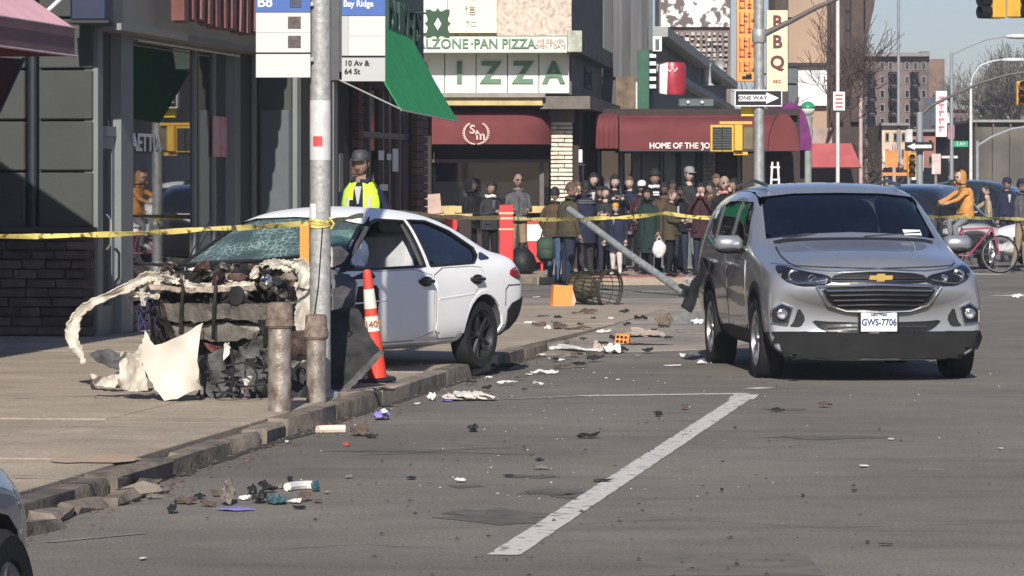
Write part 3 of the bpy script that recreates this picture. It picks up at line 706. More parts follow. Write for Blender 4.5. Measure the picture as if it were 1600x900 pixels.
cream_brick = M('cream_painted_brick', (.66, .60, .48), .7, scale=8, var=.15, bump=.4, rnd=.08)
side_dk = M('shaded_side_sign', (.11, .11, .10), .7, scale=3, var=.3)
bp = thing('pizzeria_building', 'corner pizzeria with cream letter signs, maroon awning and a white brick pier', 'building')
SV = Vector((math.sin(math.radians(5.1)), math.cos(math.radians(5.1)), 0))   # its side wall direction
def side(m, px, y0, y1, L, d=.15, Y=YP):   # slab along the side wall starting at column px
    a = Vector((X_(px, Y), Y, 0)); b = a+SV*L; n = Vector((-SV.y, SV.x, 0)); z0, z1 = Z_(y1, Y), Z_(y0, Y)
    v = [a, b, b+n*d, a+n*d]; m.add([(p.x, p.y, z0) for p in v]+[(p.x, p.y, z1) for p in v], [(3,2,1,0), (4,5,6,7), (0,1,5,4), (1,2,6,5), (2,3,7,6), (3,0,4,7)]); return m
m = MB(); pbox(m, 560, 165, 674, 445, d=.3); pbox(m, 895, 165, 905, 445, Y=YP+.2, d=.3); pbox(m, 560, 332, 858, 445, d=.3); m.box(((X_(560)+X_(893))/2, YP+3.2, 2.2), (X_(893)-X_(560), .2, 5)); part('wall', m, dkbrown, bp)
m = MB(); side(m, 905, 165, 440, 10, .3, YP+.2); part('side_wall', m, dkbrown, bp)
m = MB(); pbox(m, 540, -60, 893, 56, d=.4, Y=YP+.2); part('upper_wall', m, stucco, bp)
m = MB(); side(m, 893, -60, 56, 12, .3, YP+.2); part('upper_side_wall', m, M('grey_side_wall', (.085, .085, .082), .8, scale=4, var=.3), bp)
m = MB(); pbox(m, 660, 166, 868, 252, Y=YP+.5, d=.02); pbox(m, 660, 166, 905, 170, d=1); part('soffit', m, dkbrown, bp)
# window
wn = MB(); pbox(wn, 664, 252, 858, 328, Y=YP+.35, d=.015); wo = part('window', wn, night_glass, bp)
m = MB(); pbox(m, 664, 249, 860, 254, Y=YP+.25, d=.1); pbox(m, 843, 254, 850, 322, Y=YP+.25, d=.1); part('window_frame', m, M('brown_mullion', (.1, .08, .07), .5), wo)
m = MB(); pbox(m, 664, 322, 862, 333, Y=YP-.2, d=.5, bev=.01); part('window_ledge', m, tan_l, bp)
# brick pier, brick by brick
m = MB(); pbox(m, 861, 176, 894, 322, Y=YP-.02, d=.3); pbox(m, 860, 320, 896, 440, Y=YP-.04, d=.35); pier = part('pier', m, M('pier_mortar', (.16, .14, .12), .9), bp)
rws = 20; h_ = (322-190)/rws
for r_ in range(rws):
    y0 = 190+r_*h_; cuts = [860, 872 if r_ % 2 else 882, 895] if r_ % 3 else [860, 895]
    for c0, c1 in zip(cuts[:-1], cuts[1:]):
        m = MB(); m.box(((X_(c0)+X_(c1))/2, YP-.05-R.uniform(0, .015), (Z_(y0)+Z_(y0+h_))/2), (X_(c1)-X_(c0)-.014, .09, h_*kx-.02), jit=.004, bev=.006); part('brick', m, cream_brick, pier)
m = MB(); pbox(m, 858, 170, 898, 191, Y=YP-.06, d=.4); part('pier_cap', m, M('pier_mortar', (.16, .14, .12), .9), bp)
# big letter sign in panels
m = MB(); pbox(m, 560, 82, 890, 148, Y=YP-.02, d=.12); sg = part('sign_box', m, side_dk, bp)
for c0, c1 in zip((600, 646, 695, 744, 793, 842), (646, 695, 744, 793, 842, 890)):
    m = MB(); m.box(((X_(c0)+X_(c1))/2, YP-.06, (Z_(84)+Z_(146))/2), (X_(c1)-X_(c0)-.015, .06, Z_(84)-Z_(146)), bev=.006); part('sign_panel', m, cream, sg)
for ch, px in (('P', 656), ('I', 718), ('Z', 767), ('Z', 817), ('A', 865)):
    tb = text_mb(ch, .55, .03, T(X_(px), YP-.11, Z_(115)), bold=.018, sx=1.0); part('sign_letter', tb, green_l, sg)
# the sign strip above
m = MB(); pbox(m, 600, 57, 886, 82, Y=YP-.75, d=.8); st2 = part('upper_sign_box', m, mint, bp)
kk = (YP-.76)/F
tb = text_mb('CALZONE', .245, .01, T((X_(684, YP-.76)), YP-.77, Z_(69, YP-.76)), bold=.004, sx=.98); part('sign_text', tb, green_l, st2)
tb.xf(Matrix.Identity(4))
tb = text_mb('\u00b7PAN PIZZA', .245, .01, T(X_(786, YP-.76), YP-.77, Z_(69, YP-.76)), bold=.004, sx=.92); part('sign_text', tb, green_l, st2)
for i, t_ in enumerate(('WE DELIVER', 'OPEN 7 DAYS')): tb = text_mb(t_, .10, .01, T(X_(860, YP-.76), YP-.77, Z_(64.5+i*8, YP-.76)), sx=.9); part('sign_text', tb, M('faded_red_ink', (.55, .28, .24), .5), st2)
m = MB(); m.box((X_(898, YP-.8), YP-.6, (Z_(52)+Z_(82))/2), (.26, .5, .38)); part('corner_block', m, M('grey_green_block', (.36, .38, .30), .8, scale=10, var=.3, bump=.4), bp)
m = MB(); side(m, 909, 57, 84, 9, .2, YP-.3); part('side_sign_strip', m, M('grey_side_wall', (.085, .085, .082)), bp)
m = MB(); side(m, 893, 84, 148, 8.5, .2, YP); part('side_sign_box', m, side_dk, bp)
mt_ = Matrix.Translation((X_(893)+.30, YP+3.4, Z_(115))) @ RZ(math.radians(90-5.1))
tb = text_mb('PIZZA', .55, .03, T(X_(893)+SV.x*4.2+.02, YP+SV.y*4.2, Z_(115)) @ RZ(PI/2-math.radians(5.1)), sx=1.3, bold=.015); part('side_letters', tb, M('dim_letter', (.03, .035, .03), .6), bp)
m = MB(); pbox(m, 600, 151, 848, 165, Y=YP-.9, d=1.0, bev=.01); le = part('ledge', m, tan_l, bp)
m = MB(); pbox(m, 600, 145, 852, 152, Y=YP-1.0, d=1.1); part('ledge_top', m, M('grey_flashing', (.25, .23, .20), .6), le)
m = MB(); side(m, 922, 150, 170, 9, .9, YP-.9); part('side_ledge', m, M('brown_grey_ledge', (.13, .11, .09), .7), bp)
# Chinese sign board
m = MB(); pbox(m, 700, -70, 776, 51, Y=YP+.05, d=.12); cb = part('chinese_board', m, M('ivory_board', (.72, .66, .48), .6, var=.05), bp)
m = MB(); pbox(m, 655, -70, 699, 51, Y=YP+.08, d=.1); part('plain_board', m, mint, bp)
ink = M('grey_ink', (.25, .22, .17), .7)
for gi, (cx_, cy_) in enumerate(((735, 17), (735, 37), (735, -5))):
    m = MB(); w_ = 9*kx
    cz_ = Z_(cy_)
    for (dx, dz, ww, hh) in (((-.75, .15, .10, 1.3), (-.75, .45, .6, .1), (-.75, .85, .3, .1), (.35, .8, 1.1, .1), (.35, .45, .8, .1), (.35, .2, .8, .1), (.35, -.2, 1.0, .1), (.35, -.7, 1.0, .1), (-.1, -.45, .1, .6), (.8, -.45, .1, .6), (.35, -.45, .09, .5)) if gi == 0 else ((-.6, .1, .10, 1.5), (-.6, .4, .7, .1), (-.2, 0, .1, .9), (.6, .35, .8, .1), (.6, -.5, .8, .1), (.25, -.05, .1, .9), (1.0, -.05, .1, .9))):
        m.box((X_(cx_)+dx*w_*.9, YP+.04, cz_+dz*w_*.9), (ww*w_, .02, hh*w_*.9))
    part('chinese_character', m, ink, cb)
# maroon rounded awning over the window, with the wreath emblem
def canopy(root, x0, x1, ytop, ybot, Y, proj, mat, rend=False, name='canopy_cloth', n=8):
    zt, zb = Z_(ytop, Y), Z_(ybot, Y); hh = zt-zb; sec = []
    xa, xb = X_(x0, Y), X_(x1, Y)
    prof = [(proj*math.sin(PI/2*i/n), zb+hh*.42+hh*.58*math.cos(PI/2*i/n)) for i in range(n+1)]+[(proj, zb)]
    vs = []; fs = []; cols = 14
    for j in range(cols+1):
        u = j/cols; x = xa+(xb-xa)*u; shrink = 1.0
        if rend: 
            e = (xb-x)/(proj*.8); 
            if e < 1: shrink = math.sqrt(max(0, 1-(1-e)**2))
        for (p_, z_) in prof: vs.append(Vector((x, Y-p_*(.25+.75*shrink if rend else 1), zb+(z_-zb)*(shrink*.25+.75 if rend else 1))))
    q = len(prof)
    for j in range(cols):
        for i in range(q-1): a = j*q+i; fs += [(a, a+1, a+q+1), (a, a+q+1, a+q)]
    o_, f_ = thicken(vs, fs, .015); m = MB(); m.add(o_, f_)
    for j in (0, cols):   # closed ends
        base = [vs[j*q+i] for i in range(q)]+[Vector((vs[j*q].x, Y, zb))]; m.add(base, [tuple(range(len(base)))])
    return part(name, m, mat, root, smooth=True)
aw2 = thing('window_awning', 'maroon rounded awning with a white wreath emblem over the pizzeria window', 'awning', (0, 0, 0))
canopy(aw2, 676, 861, 167, 226, YP-.02, .75, maroon, True)
em = MB(); ex, ez, ey = X_(744, YP-.78), Z_(208, YP-.78), YP-.80
for s_ in (-1, 1):
    pts_ = [(ex+s_*.215*math.cos(a), ey, ez+.2*math.sin(a)) for a in [(-85+i*12)*PI/180 for i in range(13)]]
    em.tube(pts_, .014, 5)
    for p in pts_[1::1]: em.ball((p[0]+s_*.02, p[1], p[2]), (.022, .01, .014), 5)
part('wreath', em, M('white_print', (.62, .42, .36), .6), aw2)
for ch, dx, dz, sz_ in (('S', -.07, .06, .22), ('&', .02, 0, .12), ('m', .08, -.05, .22)): tb = text_mb(ch, sz_, .01, T(ex+dx, ey, ez+dz), bold=.006); part('monogram', tb, M('white_print', (.62, .42, .36), .6), aw2)
# ================================================================ pavement café enclosure with long maroon canopy
YC = 72.5
gp = M('grey_metal_panel', (.10, .115, .12), .4, .3, var=.1)
ca = thing('cafe_enclosure', 'long glazed front under the maroon canopy behind the onlookers', 'building')
m = MB(); pbox(m, 905, 236, 1250, 452, Y=YC+.25, d=.1); pbox(m, 905, 170, 1250, 236, Y=YC+.3, d=.1); m.box((X_(1075, YC), YC+1.6, Z_(176, YC)), (X_(1250, YC)-X_(905, YC), 3, .1)); part('back_wall', m, dkbrown, ca)
R.seed(21)
for x0, x1, mt, o_ in ((908, 932, dkbrown, 0), (934, 938, gp, .04), (940, 966, tint_glass, 0), (968, 974, gp, .05), (976, 986, tint_glass, 0), (988, 1001, gp, .05), (1003, 1030, gp, 0), (1032, 1036, gp, .05), (1038, 1056, M('grey_blue_glazing', (.09, .12, .135), .25), 0), (1058, 1062, dark_trim, .03), (1064, 1086, gp, .0), (1088, 1096, dark_trim, .03), (1120, 1150, dkbrown, 0), (1152, 1158, gp, .04), (1160, 1190, tint_glass, 0), (1192, 1197, gp, .04), (1199, 1240, dkbrown, 0)):
    m = MB(); pbox(m, x0, 236, x1, 450, Y=YC-o_, d=.12); part('panel', m, mt, ca)
gbk = M('pale_grey_brick', (.26, .25, .24), .85, bump=.3, rnd=.1)
mo = MB(); pbox(mo, 1098, 236, 1118, 450, Y=YC-.02, d=.2); mo = part('brick_column', mo, M('pier_mortar', (.16, .14, .12), .9), ca)
for r_ in range(27):
    y0 = 237+r_*6.2
    if y0 > 400: break
    cuts = [1098, 1111, 1118] if r_ % 2 else [1098, 1104, 1118]
    for c0, c1 in zip(cuts[:-1], cuts[1:]): m = MB(); m.box(((X_(c0, YC)+X_(c1, YC))/2, YC-.05, Z_(y0+3, YC)), (X_(c1, YC)-X_(c0, YC)-.015, .08, .056)); part('brick', m, gbk, mo)
m = MB(); pbox(m, 889, 236, 897, 259, Y=YP-.1, d=.02); 
m2 = MB(); m2.box((X_(907), YP-.0, Z_(244)), (.07, .05, .24), bev=.01); part('wall_lamp', m2, white_pl, bp)
m = MB(); m.tube([(X_(911), YP-.05, Z_(255)), (X_(911), YP-.05, Z_(350))], .018, 6); m.tube([(X_(903), YP-.05, Z_(258)), (X_(914), YP-.05, Z_(258))], .018, 6); part('standpipe', m, alloy_dk, bp)
cn = thing('long_canopy', 'long maroon canopy with white lettering over the pavement café front', 'awning')
def hood(root, x0, x1, yt, yb, Y, proj, mat, name='canopy_cloth'):
    zt, zb = Z_(yt, Y-proj), Z_(yb, Y-proj); hh = zt-zb; n = 8
    prof = [(0, zt+.05), (proj*.62, zt+.01)]+[(proj*(.62+.38*math.sin(PI/2*i/n)), zb+hh*.5+hh*.48*math.cos(PI/2*i/n)) for i in range(n+1)]+[(proj, zb)]
    xa, xb = X_(x0, Y-proj), X_(x1, Y-proj); cols = 16; vs = []; fs = []; q = len(prof)
    for j in range(cols+1):
        sag = .012*math.sin(j*2.3)
        for (p_, z_) in prof: vs.append(Vector((xa+(xb-xa)*j/cols, Y-p_-sag, z_)))
    for j in range(cols):
        for i in range(q-1): a = j*q+i; fs += [(a, a+1, a+q+1), (a, a+q+1, a+q)]
    o_, f_ = thicken(vs, fs, .015); m = MB(); m.add(o_, f_)
    for j in (0, cols): m.add([vs[j*q+i] for i in range(q)]+[Vector((vs[j*q].x, Y, zb))], [tuple(range(q+1))])
    return part(name, m, mat, root, smooth=True)
cc = hood(cn, 968, 1232, 181, 235, YC, 1.5, maroon)
tb = text_mb("HOME OF THE 'JO JO'", .15, .012, T(X_(1071, YC-1.5), YC-1.525, Z_(228, YC-1.5)), bold=.004, sx=.93); part('lettering', tb, M('canopy_lettering', (.75, .68, .62), .6), cn)
m = MB(); m.tube([(X_(968, YC-1.5), YC-1.5, Z_(236, YC-1.5)), (X_(1232, YC-1.5), YC-1.5, Z_(236, YC-1.5))], .02, 6); part('canopy_frame', m, pipe_m, cn)
cn2 = thing('corner_canopy', 'short maroon canopy with a peaked end between the brick pier and the long canopy', 'awning')
hood(cn2, 931, 966, 179, 232, YC-.2, 1.2, maroon)
cn3 = thing('end_canopy', 'rounded maroon canopy end beside the purple awning', 'awning')
m = MB(); pr = [(0, 0)]+[(.68*math.cos(a), .62*math.sin(a)) for a in [i*PI/14 for i in range(15)]]
m.prism([(X_(1222, YC-1.7)+.03+x*.42, Z_(236, YC-1.7)+z*1.12) for x, z in pr[1:]], YC-1.72, YC-.6, 'y'); part('canopy_cloth', m, maroon, cn3)
pu = thing('purple_awning', 'purple arched awning behind the end of the maroon canopy', 'awning')
m = MB(); m.prism([(X_(1226, 84)+.44*x, Z_(236, 84)+z*1.02) for x, z in [(math.cos(a), math.sin(a)) for a in [i*PI/14 for i in range(15)]]], 82, 86, 'y'); part('awning_cloth', m, M('purple_cloth', (.15, .035, .13), .85, spec=.12), pu)
m = MB(); m.box((X_(1243, 83), 84.5, Z_(262, 83)), (.4, 3, 1.2)); part('awning_post', m, dkbrown, pu)

# ---- dark upper facades behind the pizzeria and the corniced side wall running up the avenue
ub_ = thing('dark_upper_building', 'dark grey upper storeys in shade rising behind the pizzeria', 'building')
m = MB(); pbox(m, 884, -80, 1012, 182, Y=79, d=.6); part('wall', m, M('shaded_grey_wall', (.075, .078, .082), .8, scale=2, var=.2, stretch=(3, 1, .3)), ub_)
for x0, x1 in ((895, 915), (925, 945), (958, 972), (985, 1003)):
    m = MB(); pbox(m, x0, -80, x1, 120, Y=78.9, d=.1); part('vertical_fin', m, M('fin_grey', (.10, .10, .105), .7, scale=2, var=.3, stretch=(4, 1, .2)), ub_)
m = MB(); pbox(m, 962, 120, 1012, 178, Y=78.8, d=.2); part('brown_plaster_patch', m, M('brown_plaster', (.16, .12, .08), .9, scale=5, var=.4), ub_)
m = MB(); pbox(m, 1013, -80, 1020, 175, Y=78.6, d=.3); part('downpipe', m, gp, ub_)
cs = thing('corniced_building', 'grey-green building side with pale cornice running away up the avenue', 'building')
def sideY(px0, Y0, px1, Y1, z0, z1, d=.3, out=0):
    a = Vector((X_(px0, Y0), Y0, 0)); b = Vector((X_(px1, Y1), Y1, 0)); u = (b-a).normalized(); n = Vector((-u.y, u.x, 0)); a = a-n*out; b = b-n*out
    v = [a, b, b+n*d, a+n*d]; m = MB(); m.add([(p.x, p.y, z0) for p in v]+[(p.x, p.y, z1) for p in v], [(3,2,1,0), (4,5,6,7), (0,1,5,4), (1,2,6,5), (2,3,7,6), (3,0,4,7)]); return m
zc1 = Z_(58, 82)
gg = M('grey_green_wall', (.10, .125, .115), .7, scale=2, var=.15)
part('wall', sideY(1020, 82, 1135, 126, .1, zc1, .4), gg, cs)
m = MB(); pbox(m, 1012, 60, 1021, 290, Y=82, d=.4); part('end_pier', m, gg, cs)
part('cornice', sideY(1018, 81.8, 1136, 126.3, zc1, zc1+.22, .6, .35), M('pale_cornice', (.30, .32, .30), .7), cs)
part('lower_cornice', sideY(1018, 81.8, 1136, 126.3, Z_(112, 82), Z_(112, 82)+.16, .6, .25), M('pale_cornice', (.3, .32, .3), .7), cs)
for px, Y_ in ((1103, 104), (1124, 117)):
    m = MB(); m.lathe([(.22, Z_(134, Y_)), (.14, Z_(130, Y_)), (.12, Z_(105, Y_)), (.2, Z_(98, Y_)), (.28, Z_(95, Y_))], 10, T(X_(px, Y_), Y_-.3, 0)); part('column', m, M('pale_column', (.50, .50, .46), .7), cs, smooth=True)
# small traffic items beside it: walk sign edge, red sign, grey awning-like box
rsg = thing('red_round_sign', 'red and white bulging shop sign projecting over the canopy', 'sign', (0, 0, 0))
m = MB(); m.lathe([(.27, Z_(148, 80)), (.29, Z_(140, 80)), (.29, Z_(104, 80)), (.26, Z_(98, 80))], 18, T(X_(1050, 80), 80, 0)); part('drum', m, M('red_enamel', (.36, .03, .045), .35, var=.25, scale=5), rsg, smooth=True)
m = MB(); m.prism([(X_(1030, 79.9), Z_(146, 79.9)), (X_(1041, 79.9), Z_(148, 79.9)), (X_(1043, 79.9), Z_(98, 79.9)), (X_(1030, 79.9), Z_(102, 79.9))], 79.6, 79.9, 'y'); part('white_edge', m, white_pl, rsg)
m = MB(); m.tube([(X_(x_, 79.6), 79.70, Z_(y_, 79.6)) for x_, y_ in ((1043, 108), (1047, 112), (1051, 106), (1055, 112), (1059, 106))], .018, 5); part('sign_squiggle', m, white_pl, rsg)
gs = thing('green_barrier_sign', 'dark green upright sign edged with white and black squares', 'sign', (0, 0, 0))
m = MB(); pbox(m, 996, 78, 1014, 180, Y=77.5, d=.12); part('sign_board', m, M('sign_dark_green', (.015, .09, .045), .5), gs)
for i in range(5): m = MB(); pbox(m, 1015, 84+i*12, 1025, 90+i*12, Y=77.5, d=.12); part('white_square', m, white_pl, gs)
m = MB(); pbox(m, 1014, 78, 1026, 142, Y=77.63, d=.05); part('backing', m, dark_trim, gs)
m = MB(); pbox(m, 1020, 57, 1034, 80, Y=77.4, d=.06); part('white_plate', m, white_pl, gs); m = MB(); pbox(m, 1024, 61, 1030, 76, Y=77.36, d=.03); part('plate_mark', m, gp, gs)
m = MB(); m.tube([(X_(1000, 77.5), 77.6, Z_(180, 77.5)), (X_(1000, 77.5), 77.6, Z_(126, 77.5))], .03, 6); m.tube([(X_(995, 77.5), 77.6, Z_(182, 77.5)), (X_(995, 77.5), 77.6, Z_(128, 77.5))], .02, 6); part('bracket_pole', m, white_pl, gs)
bxl = thing('flat_light_box', 'small grey flat box sign with two white lights above the canopy', 'sign', (0, 0, 0))
m = MB(); pbox(m, 1060, 154, 1116, 167, Y=76, d=.4, bev=.02); part('case', m, gp, bxl)
for px in (1075, 1097): m = MB(); m.ball((X_(px, 76), 75.97, Z_(160, 76)), .035, 8); part('light', m, white_pl, bxl)
# white-blotched screen wall and brick building above the cornice
spk = M('white_blotched_screen', (.12, .10, .09), .8, scale=3.2, detail=12, col2=(.85, .83, .80), bump=.5)
spk.node_tree.nodes['Color Ramp'].color_ramp.elements[0].position = .44; spk.node_tree.nodes['Color Ramp'].color_ramp.elements[1].position = .52
bs2 = thing('patterned_facade_building', 'building front with white blotched pattern above the cornice', 'building')
m = MB(); pbox(m, 1030, -120, 1142, 300, Y=135, d=4); part('wall', m, M('mid_brown_facade', (.17, .13, .12), .8, scale=.8, var=.3), bs2)
m = MB(); pbox(m, 1033, -80, 1140, 42, Y=134.8, d=.2); part('patterned_screen', m, spk, bs2)
R.seed(33)
for i in range(12):
    for j in range(8):
        px, py = 1036+i*8.6, 50+j*8.2
        m = MB(); pbox(m, px+R.uniform(0, 2), py+R.uniform(0, 2), px+R.uniform(4, 7), py+R.uniform(4, 6.5), Y=134.7, d=.25); part('ornament_block', m, M('ornament_pale', (.40, .37, .35), .8, rnd=.35), bs2)
# blade signs
def blade(name, label, x0, x1, y0, y1, Y, mat, chars, cm, size, ys, border=None):
    o = thing(name, label, 'sign', (0, 0, 0)); m = MB(); pbox(m, x0, y0, x1, y1, Y=Y, d=.18, bev=.01); part('sign_board', m, mat, o)
    if border: m = MB(); pbox(m, x0-1.2, y0-1.2, x1+1.2, y1+1.2, Y=Y+.02, d=.14); part('sign_edge', m, border, o)
    for ch, y in zip(chars, ys): tb = text_mb(ch, size, .02, T(X_((x0+x1)/2, Y), Y-.012, Z_(y, Y)), bold=size*.03); part('letter', tb, cm, o)
    for yy in (y0+12, y1-12): m = MB(); m.tube([(X_(x1, Y)-.02, Y+.09, Z_(yy, Y)), (X_(x1+14, Y), Y+.4, Z_(yy, Y))], .03, 6); part('bracket', m, pipe_m, o)
    return o
blade('bbq_sign', 'cream vertical sign reading BBQ in dark red letters', 1198, 1231, 16, 143, 92, M('cream_blade', (.72, .62, .40), .5, var=.04), 'BBQ', M('dark_red_letter', (.12, .018, .015), .5), .42, (35, 66, 98))
o_or = blade('orange_sign', 'orange vertical banner sign with dense lettering left of the signal pole', 1151, 1183, -60, 127, 88, M('orange_blade', (.75, .27, .05), .5, col2=(.75, .38, .08), scale=.8), '', M('orange_ink', (.42, .07, .03), .5), .5, ())
R.seed(3)
ink2 = M('orange_ink', (.42, .07, .03), .5)
for i, yy in enumerate((6, 27, 44, 66, 82, 104, 121)):
    m = MB()
    if i < 6:
        for k in range(4):
            m.box((X_(1156+k*7.3, 88), 87.98, Z_(yy, 88)), (.03, .02, .22)); 
            if k % 2 == i % 2: m.box((X_(1159+k*6, 88), 87.98, Z_(yy-5+3*k, 88)), (.10, .02, .03)); m.box((X_(1159+k*6, 88), 87.98, Z_(yy+6, 88)), (.09, .02, .03))
    else: m.box((X_(1167, 88), 87.98, Z_(yy, 88)), (.22, .02, .06)); m.ball((X_(1170, 88), 87.98, Z_(yy-3, 88)), (.07, .02, .06), 8)
    part('character', m, ink2 if i < 6 else dark_trim, o_or)
tb = text_mb('BBQ', .10, .01, T(X_(1214, 92), 91.98, Z_(127, 92))); 
part('small_text', tb, M('orange_ink', (.42, .07, .03), .5), o_or)
# facades further up the avenue
def windows(root, x0, x1, ys, Y, nx, wpx, hpx, mat, fm, off=.05):
    for j, y in enumerate(ys):
        for i in range(nx):
            px = x0+(x1-x0)*(i+.5)/nx; m = MB(); pbox(m, px-wpx/2, y, px+wpx/2, y+hpx, Y=Y-off, d=.12); wf = part('window', m, fm, root)
            m = MB(); pbox(m, px-wpx*.33, y+hpx*.12, px+wpx*.33, y+hpx*.88, Y=Y-off-.02, d=.03); part('pane', m, mat, wf)
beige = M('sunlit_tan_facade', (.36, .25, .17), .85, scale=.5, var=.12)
b1 = thing('tan_building', 'tan sunlit building side behind the blade signs and bare twigs', 'building')
m = MB(); pbox(m, 1232, -150, 1292, 300, Y=128, d=10); part('wall', m, beige, b1)
m = MB(); pbox(m, 1247, 98, 1292, 165, Y=127.7, d=.3); part('pale_hoarding', m, M('pale_hoarding', (.70, .68, .64), .7, var=.05), b1)
m = MB(); pbox(m, 1232, 104, 1246, 172, Y=127.6, d=.4); part('grey_shutter', m, gp, b1)
m = MB(); pbox(m, 1232, 98, 1292, 104, Y=127.5, d=.3); part('cornice', m, dkbrown, b1)
m = MB(); pbox(m, 1255, 200, 1300, 240, Y=127.6, d=.3); part('shop_fascia', m, M('dusty_pink', (.35, .25, .22), .7, scale=2, var=.3), b1)
b2 = thing('brown_tower_building', 'dark brown brick building with upright pilasters reaching the top of the picture', 'building')
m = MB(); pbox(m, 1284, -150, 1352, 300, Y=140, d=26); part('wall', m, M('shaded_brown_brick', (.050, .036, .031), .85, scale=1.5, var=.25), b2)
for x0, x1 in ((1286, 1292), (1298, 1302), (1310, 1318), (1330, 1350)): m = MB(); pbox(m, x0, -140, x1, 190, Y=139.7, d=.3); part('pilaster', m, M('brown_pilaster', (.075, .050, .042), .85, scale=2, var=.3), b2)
windows(b2, 1318, 1332, [0, 30, 60, 90, 120, 150], 140, 1, 7, 18, tint_glass, dkbrown)
m = MB(); m.prism([(X_(1352, 139), Z_(-60, 139)), (X_(1374, 139), Z_(-60, 139)), (X_(1366, 139), Z_(10, 139)), (X_(1360, 139), Z_(36, 139)), (X_(1356, 139), Z_(60, 139)), (X_(1352, 139), Z_(90, 139))], 139, 141, 'y'); part('cornice_corner', m, M('brown_pilaster', (.075, .050, .042), .85), b2)
b3 = thing('red_brick_block', 'long brick apartment block with pale window trim and a flat roofline', 'building')
YB = 195
bw = M('far_red_brick', (.15, .112, .098), .9, scale=.7, var=.3)  # brick colour lightened to paint in a hazy distance
m = MB(); pbox(m, 1340, 86, 1452, 300, Y=YB, d=12); part('wall', m, bw, b3)
m = MB(); pbox(m, 1452, 92, 1476, 300, Y=YB+1, d=10); part('wall', m, M('far_red_brick_b', (.19, .125, .10), .9, scale=.7, var=.3), b3)
m = MB(); pbox(m, 1338, 82, 1454, 88, Y=YB-.5, d=12.6); part('cornice', m, M('far_pale_trim', (.22, .20, .19), .8), b3)
m = MB(); pbox(m, 1440, 80, 1452, 88, Y=YB-.4, d=2); pbox(m, 1352, 76, 1358, 84, Y=YB-.4, d=2); part('chimney', m, bw, b3)
R.seed(12); windows(b3, 1346, 1450, [96, 118, 140, 162, 184, 206], YB, 8, 7.5, 13, tint_glass, M('far_pale_trim', (.22, .20, .19), .8))
for i in range(3):
    m = MB(); 
    for j in range(5): pbox(m, 1356+i*34, 112+j*22, 1370+i*34, 113.4+j*22, Y=YB-1, d=.9); 
    for j in range(5): m.tube([(X_(1357+i*34, YB-1), YB-1, Z_(112+j*22, YB-1)), (X_(1369+i*34, YB-1), YB-1, Z_(134+j*22, YB-1))], .06, 4)
    part('fire_escape', m, dark_trim, b3)
lowm = [((1378, 1420), 195, 300, 150, (.55, .42, .33), 'low cream shopfronts behind the bare tree'), ((1420, 1462), 205, 300, 160, (.30, .13, .10), 'low red brick shopfronts left of the vertical white sign'),
        ((1462, 1484), 150, 300, 172, (.5, .5, .5), 'narrow pale building behind the vertical white sign'), ((1484, 1520), 170, 300, 185, (.22, .13, .11), 'narrow brown building between the street lamps')]
for (xx, y0, y1, Y_, col, lb) in lowm:
    o = thing('low_building', lb, 'building'); m = MB(); pbox(m, xx[0], y0, xx[1], y1, Y=Y_, d=6); part('wall', m, M('wall_'+lb[:9].replace(' ', '_')+str(xx[0]), col, .85, scale=.6, var=.3), o)
    m = MB(); pbox(m, xx[0]-1, y0-3, xx[1]+1, y0+1, Y=Y_-.3, d=1); part('parapet', m, M('far_pale_trim', (.22, .20, .19), .8), o)
    windows(o, xx[0]+2, xx[1]-2, [y0+12, y0+38], Y_, max(1, int((xx[1]-xx[0])/12)), 6, 14, tint_glass, M('far_pale_trim', (.22, .20, .19), .8))
    m = MB(); pbox(m, xx[0]+2, 262, xx[1]-2, 288, Y=Y_-.2, d=.3); part('shop_glazing', m, tint_glass, o)
vs_ = blade('white_vertical_sign', 'white vertical sign with faint pink lettering on the far shops', 1462, 1480, 142, 214, 150, M('white_blade', (.72, .70, .70), .5, var=.06, scale=2, col2=(.70, .56, .58)), '', M('pink_ink', (.5, .22, .25), .6), .34, ())
for yy in (152, 163, 174, 186, 198): m = MB(); m.box((X_(1471, 150), 149.98, Z_(yy, 150)), (.22, .02, .07)); m.box((X_(1471+(yy % 3-1)*2, 150), 149.98, Z_(yy+4, 150)), (.07, .02, .16)); part('character', m, M('pink_ink', (.5, .22, .25), .6), vs_)
ra = thing('red_awning', 'faded red sloping shop awning beyond the globe lamp', 'awning')
m = MB(); Y_ = 112; m.add([P(1268, 224, Y_+1), P(1330, 224, Y_+1), P(1346, 261, Y_), P(1260, 261, Y_)], [(0, 1, 2, 3)]); o2, f2 = thicken(m.v, [(0, 2, 1), (0, 3, 2)], .05); m = MB(); m.add(o2, f2); part('awning_cloth', m, M('faded_red_cloth', (.40, .09, .09), .8, scale=1.5, var=.15), ra)
m = MB(); pbox(m, 1262, 261, 1345, 262.5, Y=Y_-.02, d=.1); part('awning_hem', m, dkbrown, ra)
m = MB(); pbox(m, 1268, 262, 1340, 300, Y=Y_+2, d=.3); part('shopfront', m, dkbrown, ra)
wl = thing('dark_wall_building', 'wide dark stone wall block under bare trees at the right edge', 'building')
m = MB(); pbox(m, 1522, 190, 1760, 305, Y=150, d=14); part('wall', m, M('dark_stone_wall', (.105, .092, .078), .9, scale=.7, var=.4, bump=.3, bscale=3), wl)
m = MB(); pbox(m, 1520, 187, 1762, 191, Y=149.7, d=14.6); part('coping', m, M('grey_coping', (.28, .27, .25), .8), wl)
for i in range(9): m = MB(); pbox(m, 1524+i*27, 191, 1526.5+i*27, 300, Y=149.8, d=.3); part('buttress', m, M('dark_stone_wall', (.07, .06, .05)), wl)

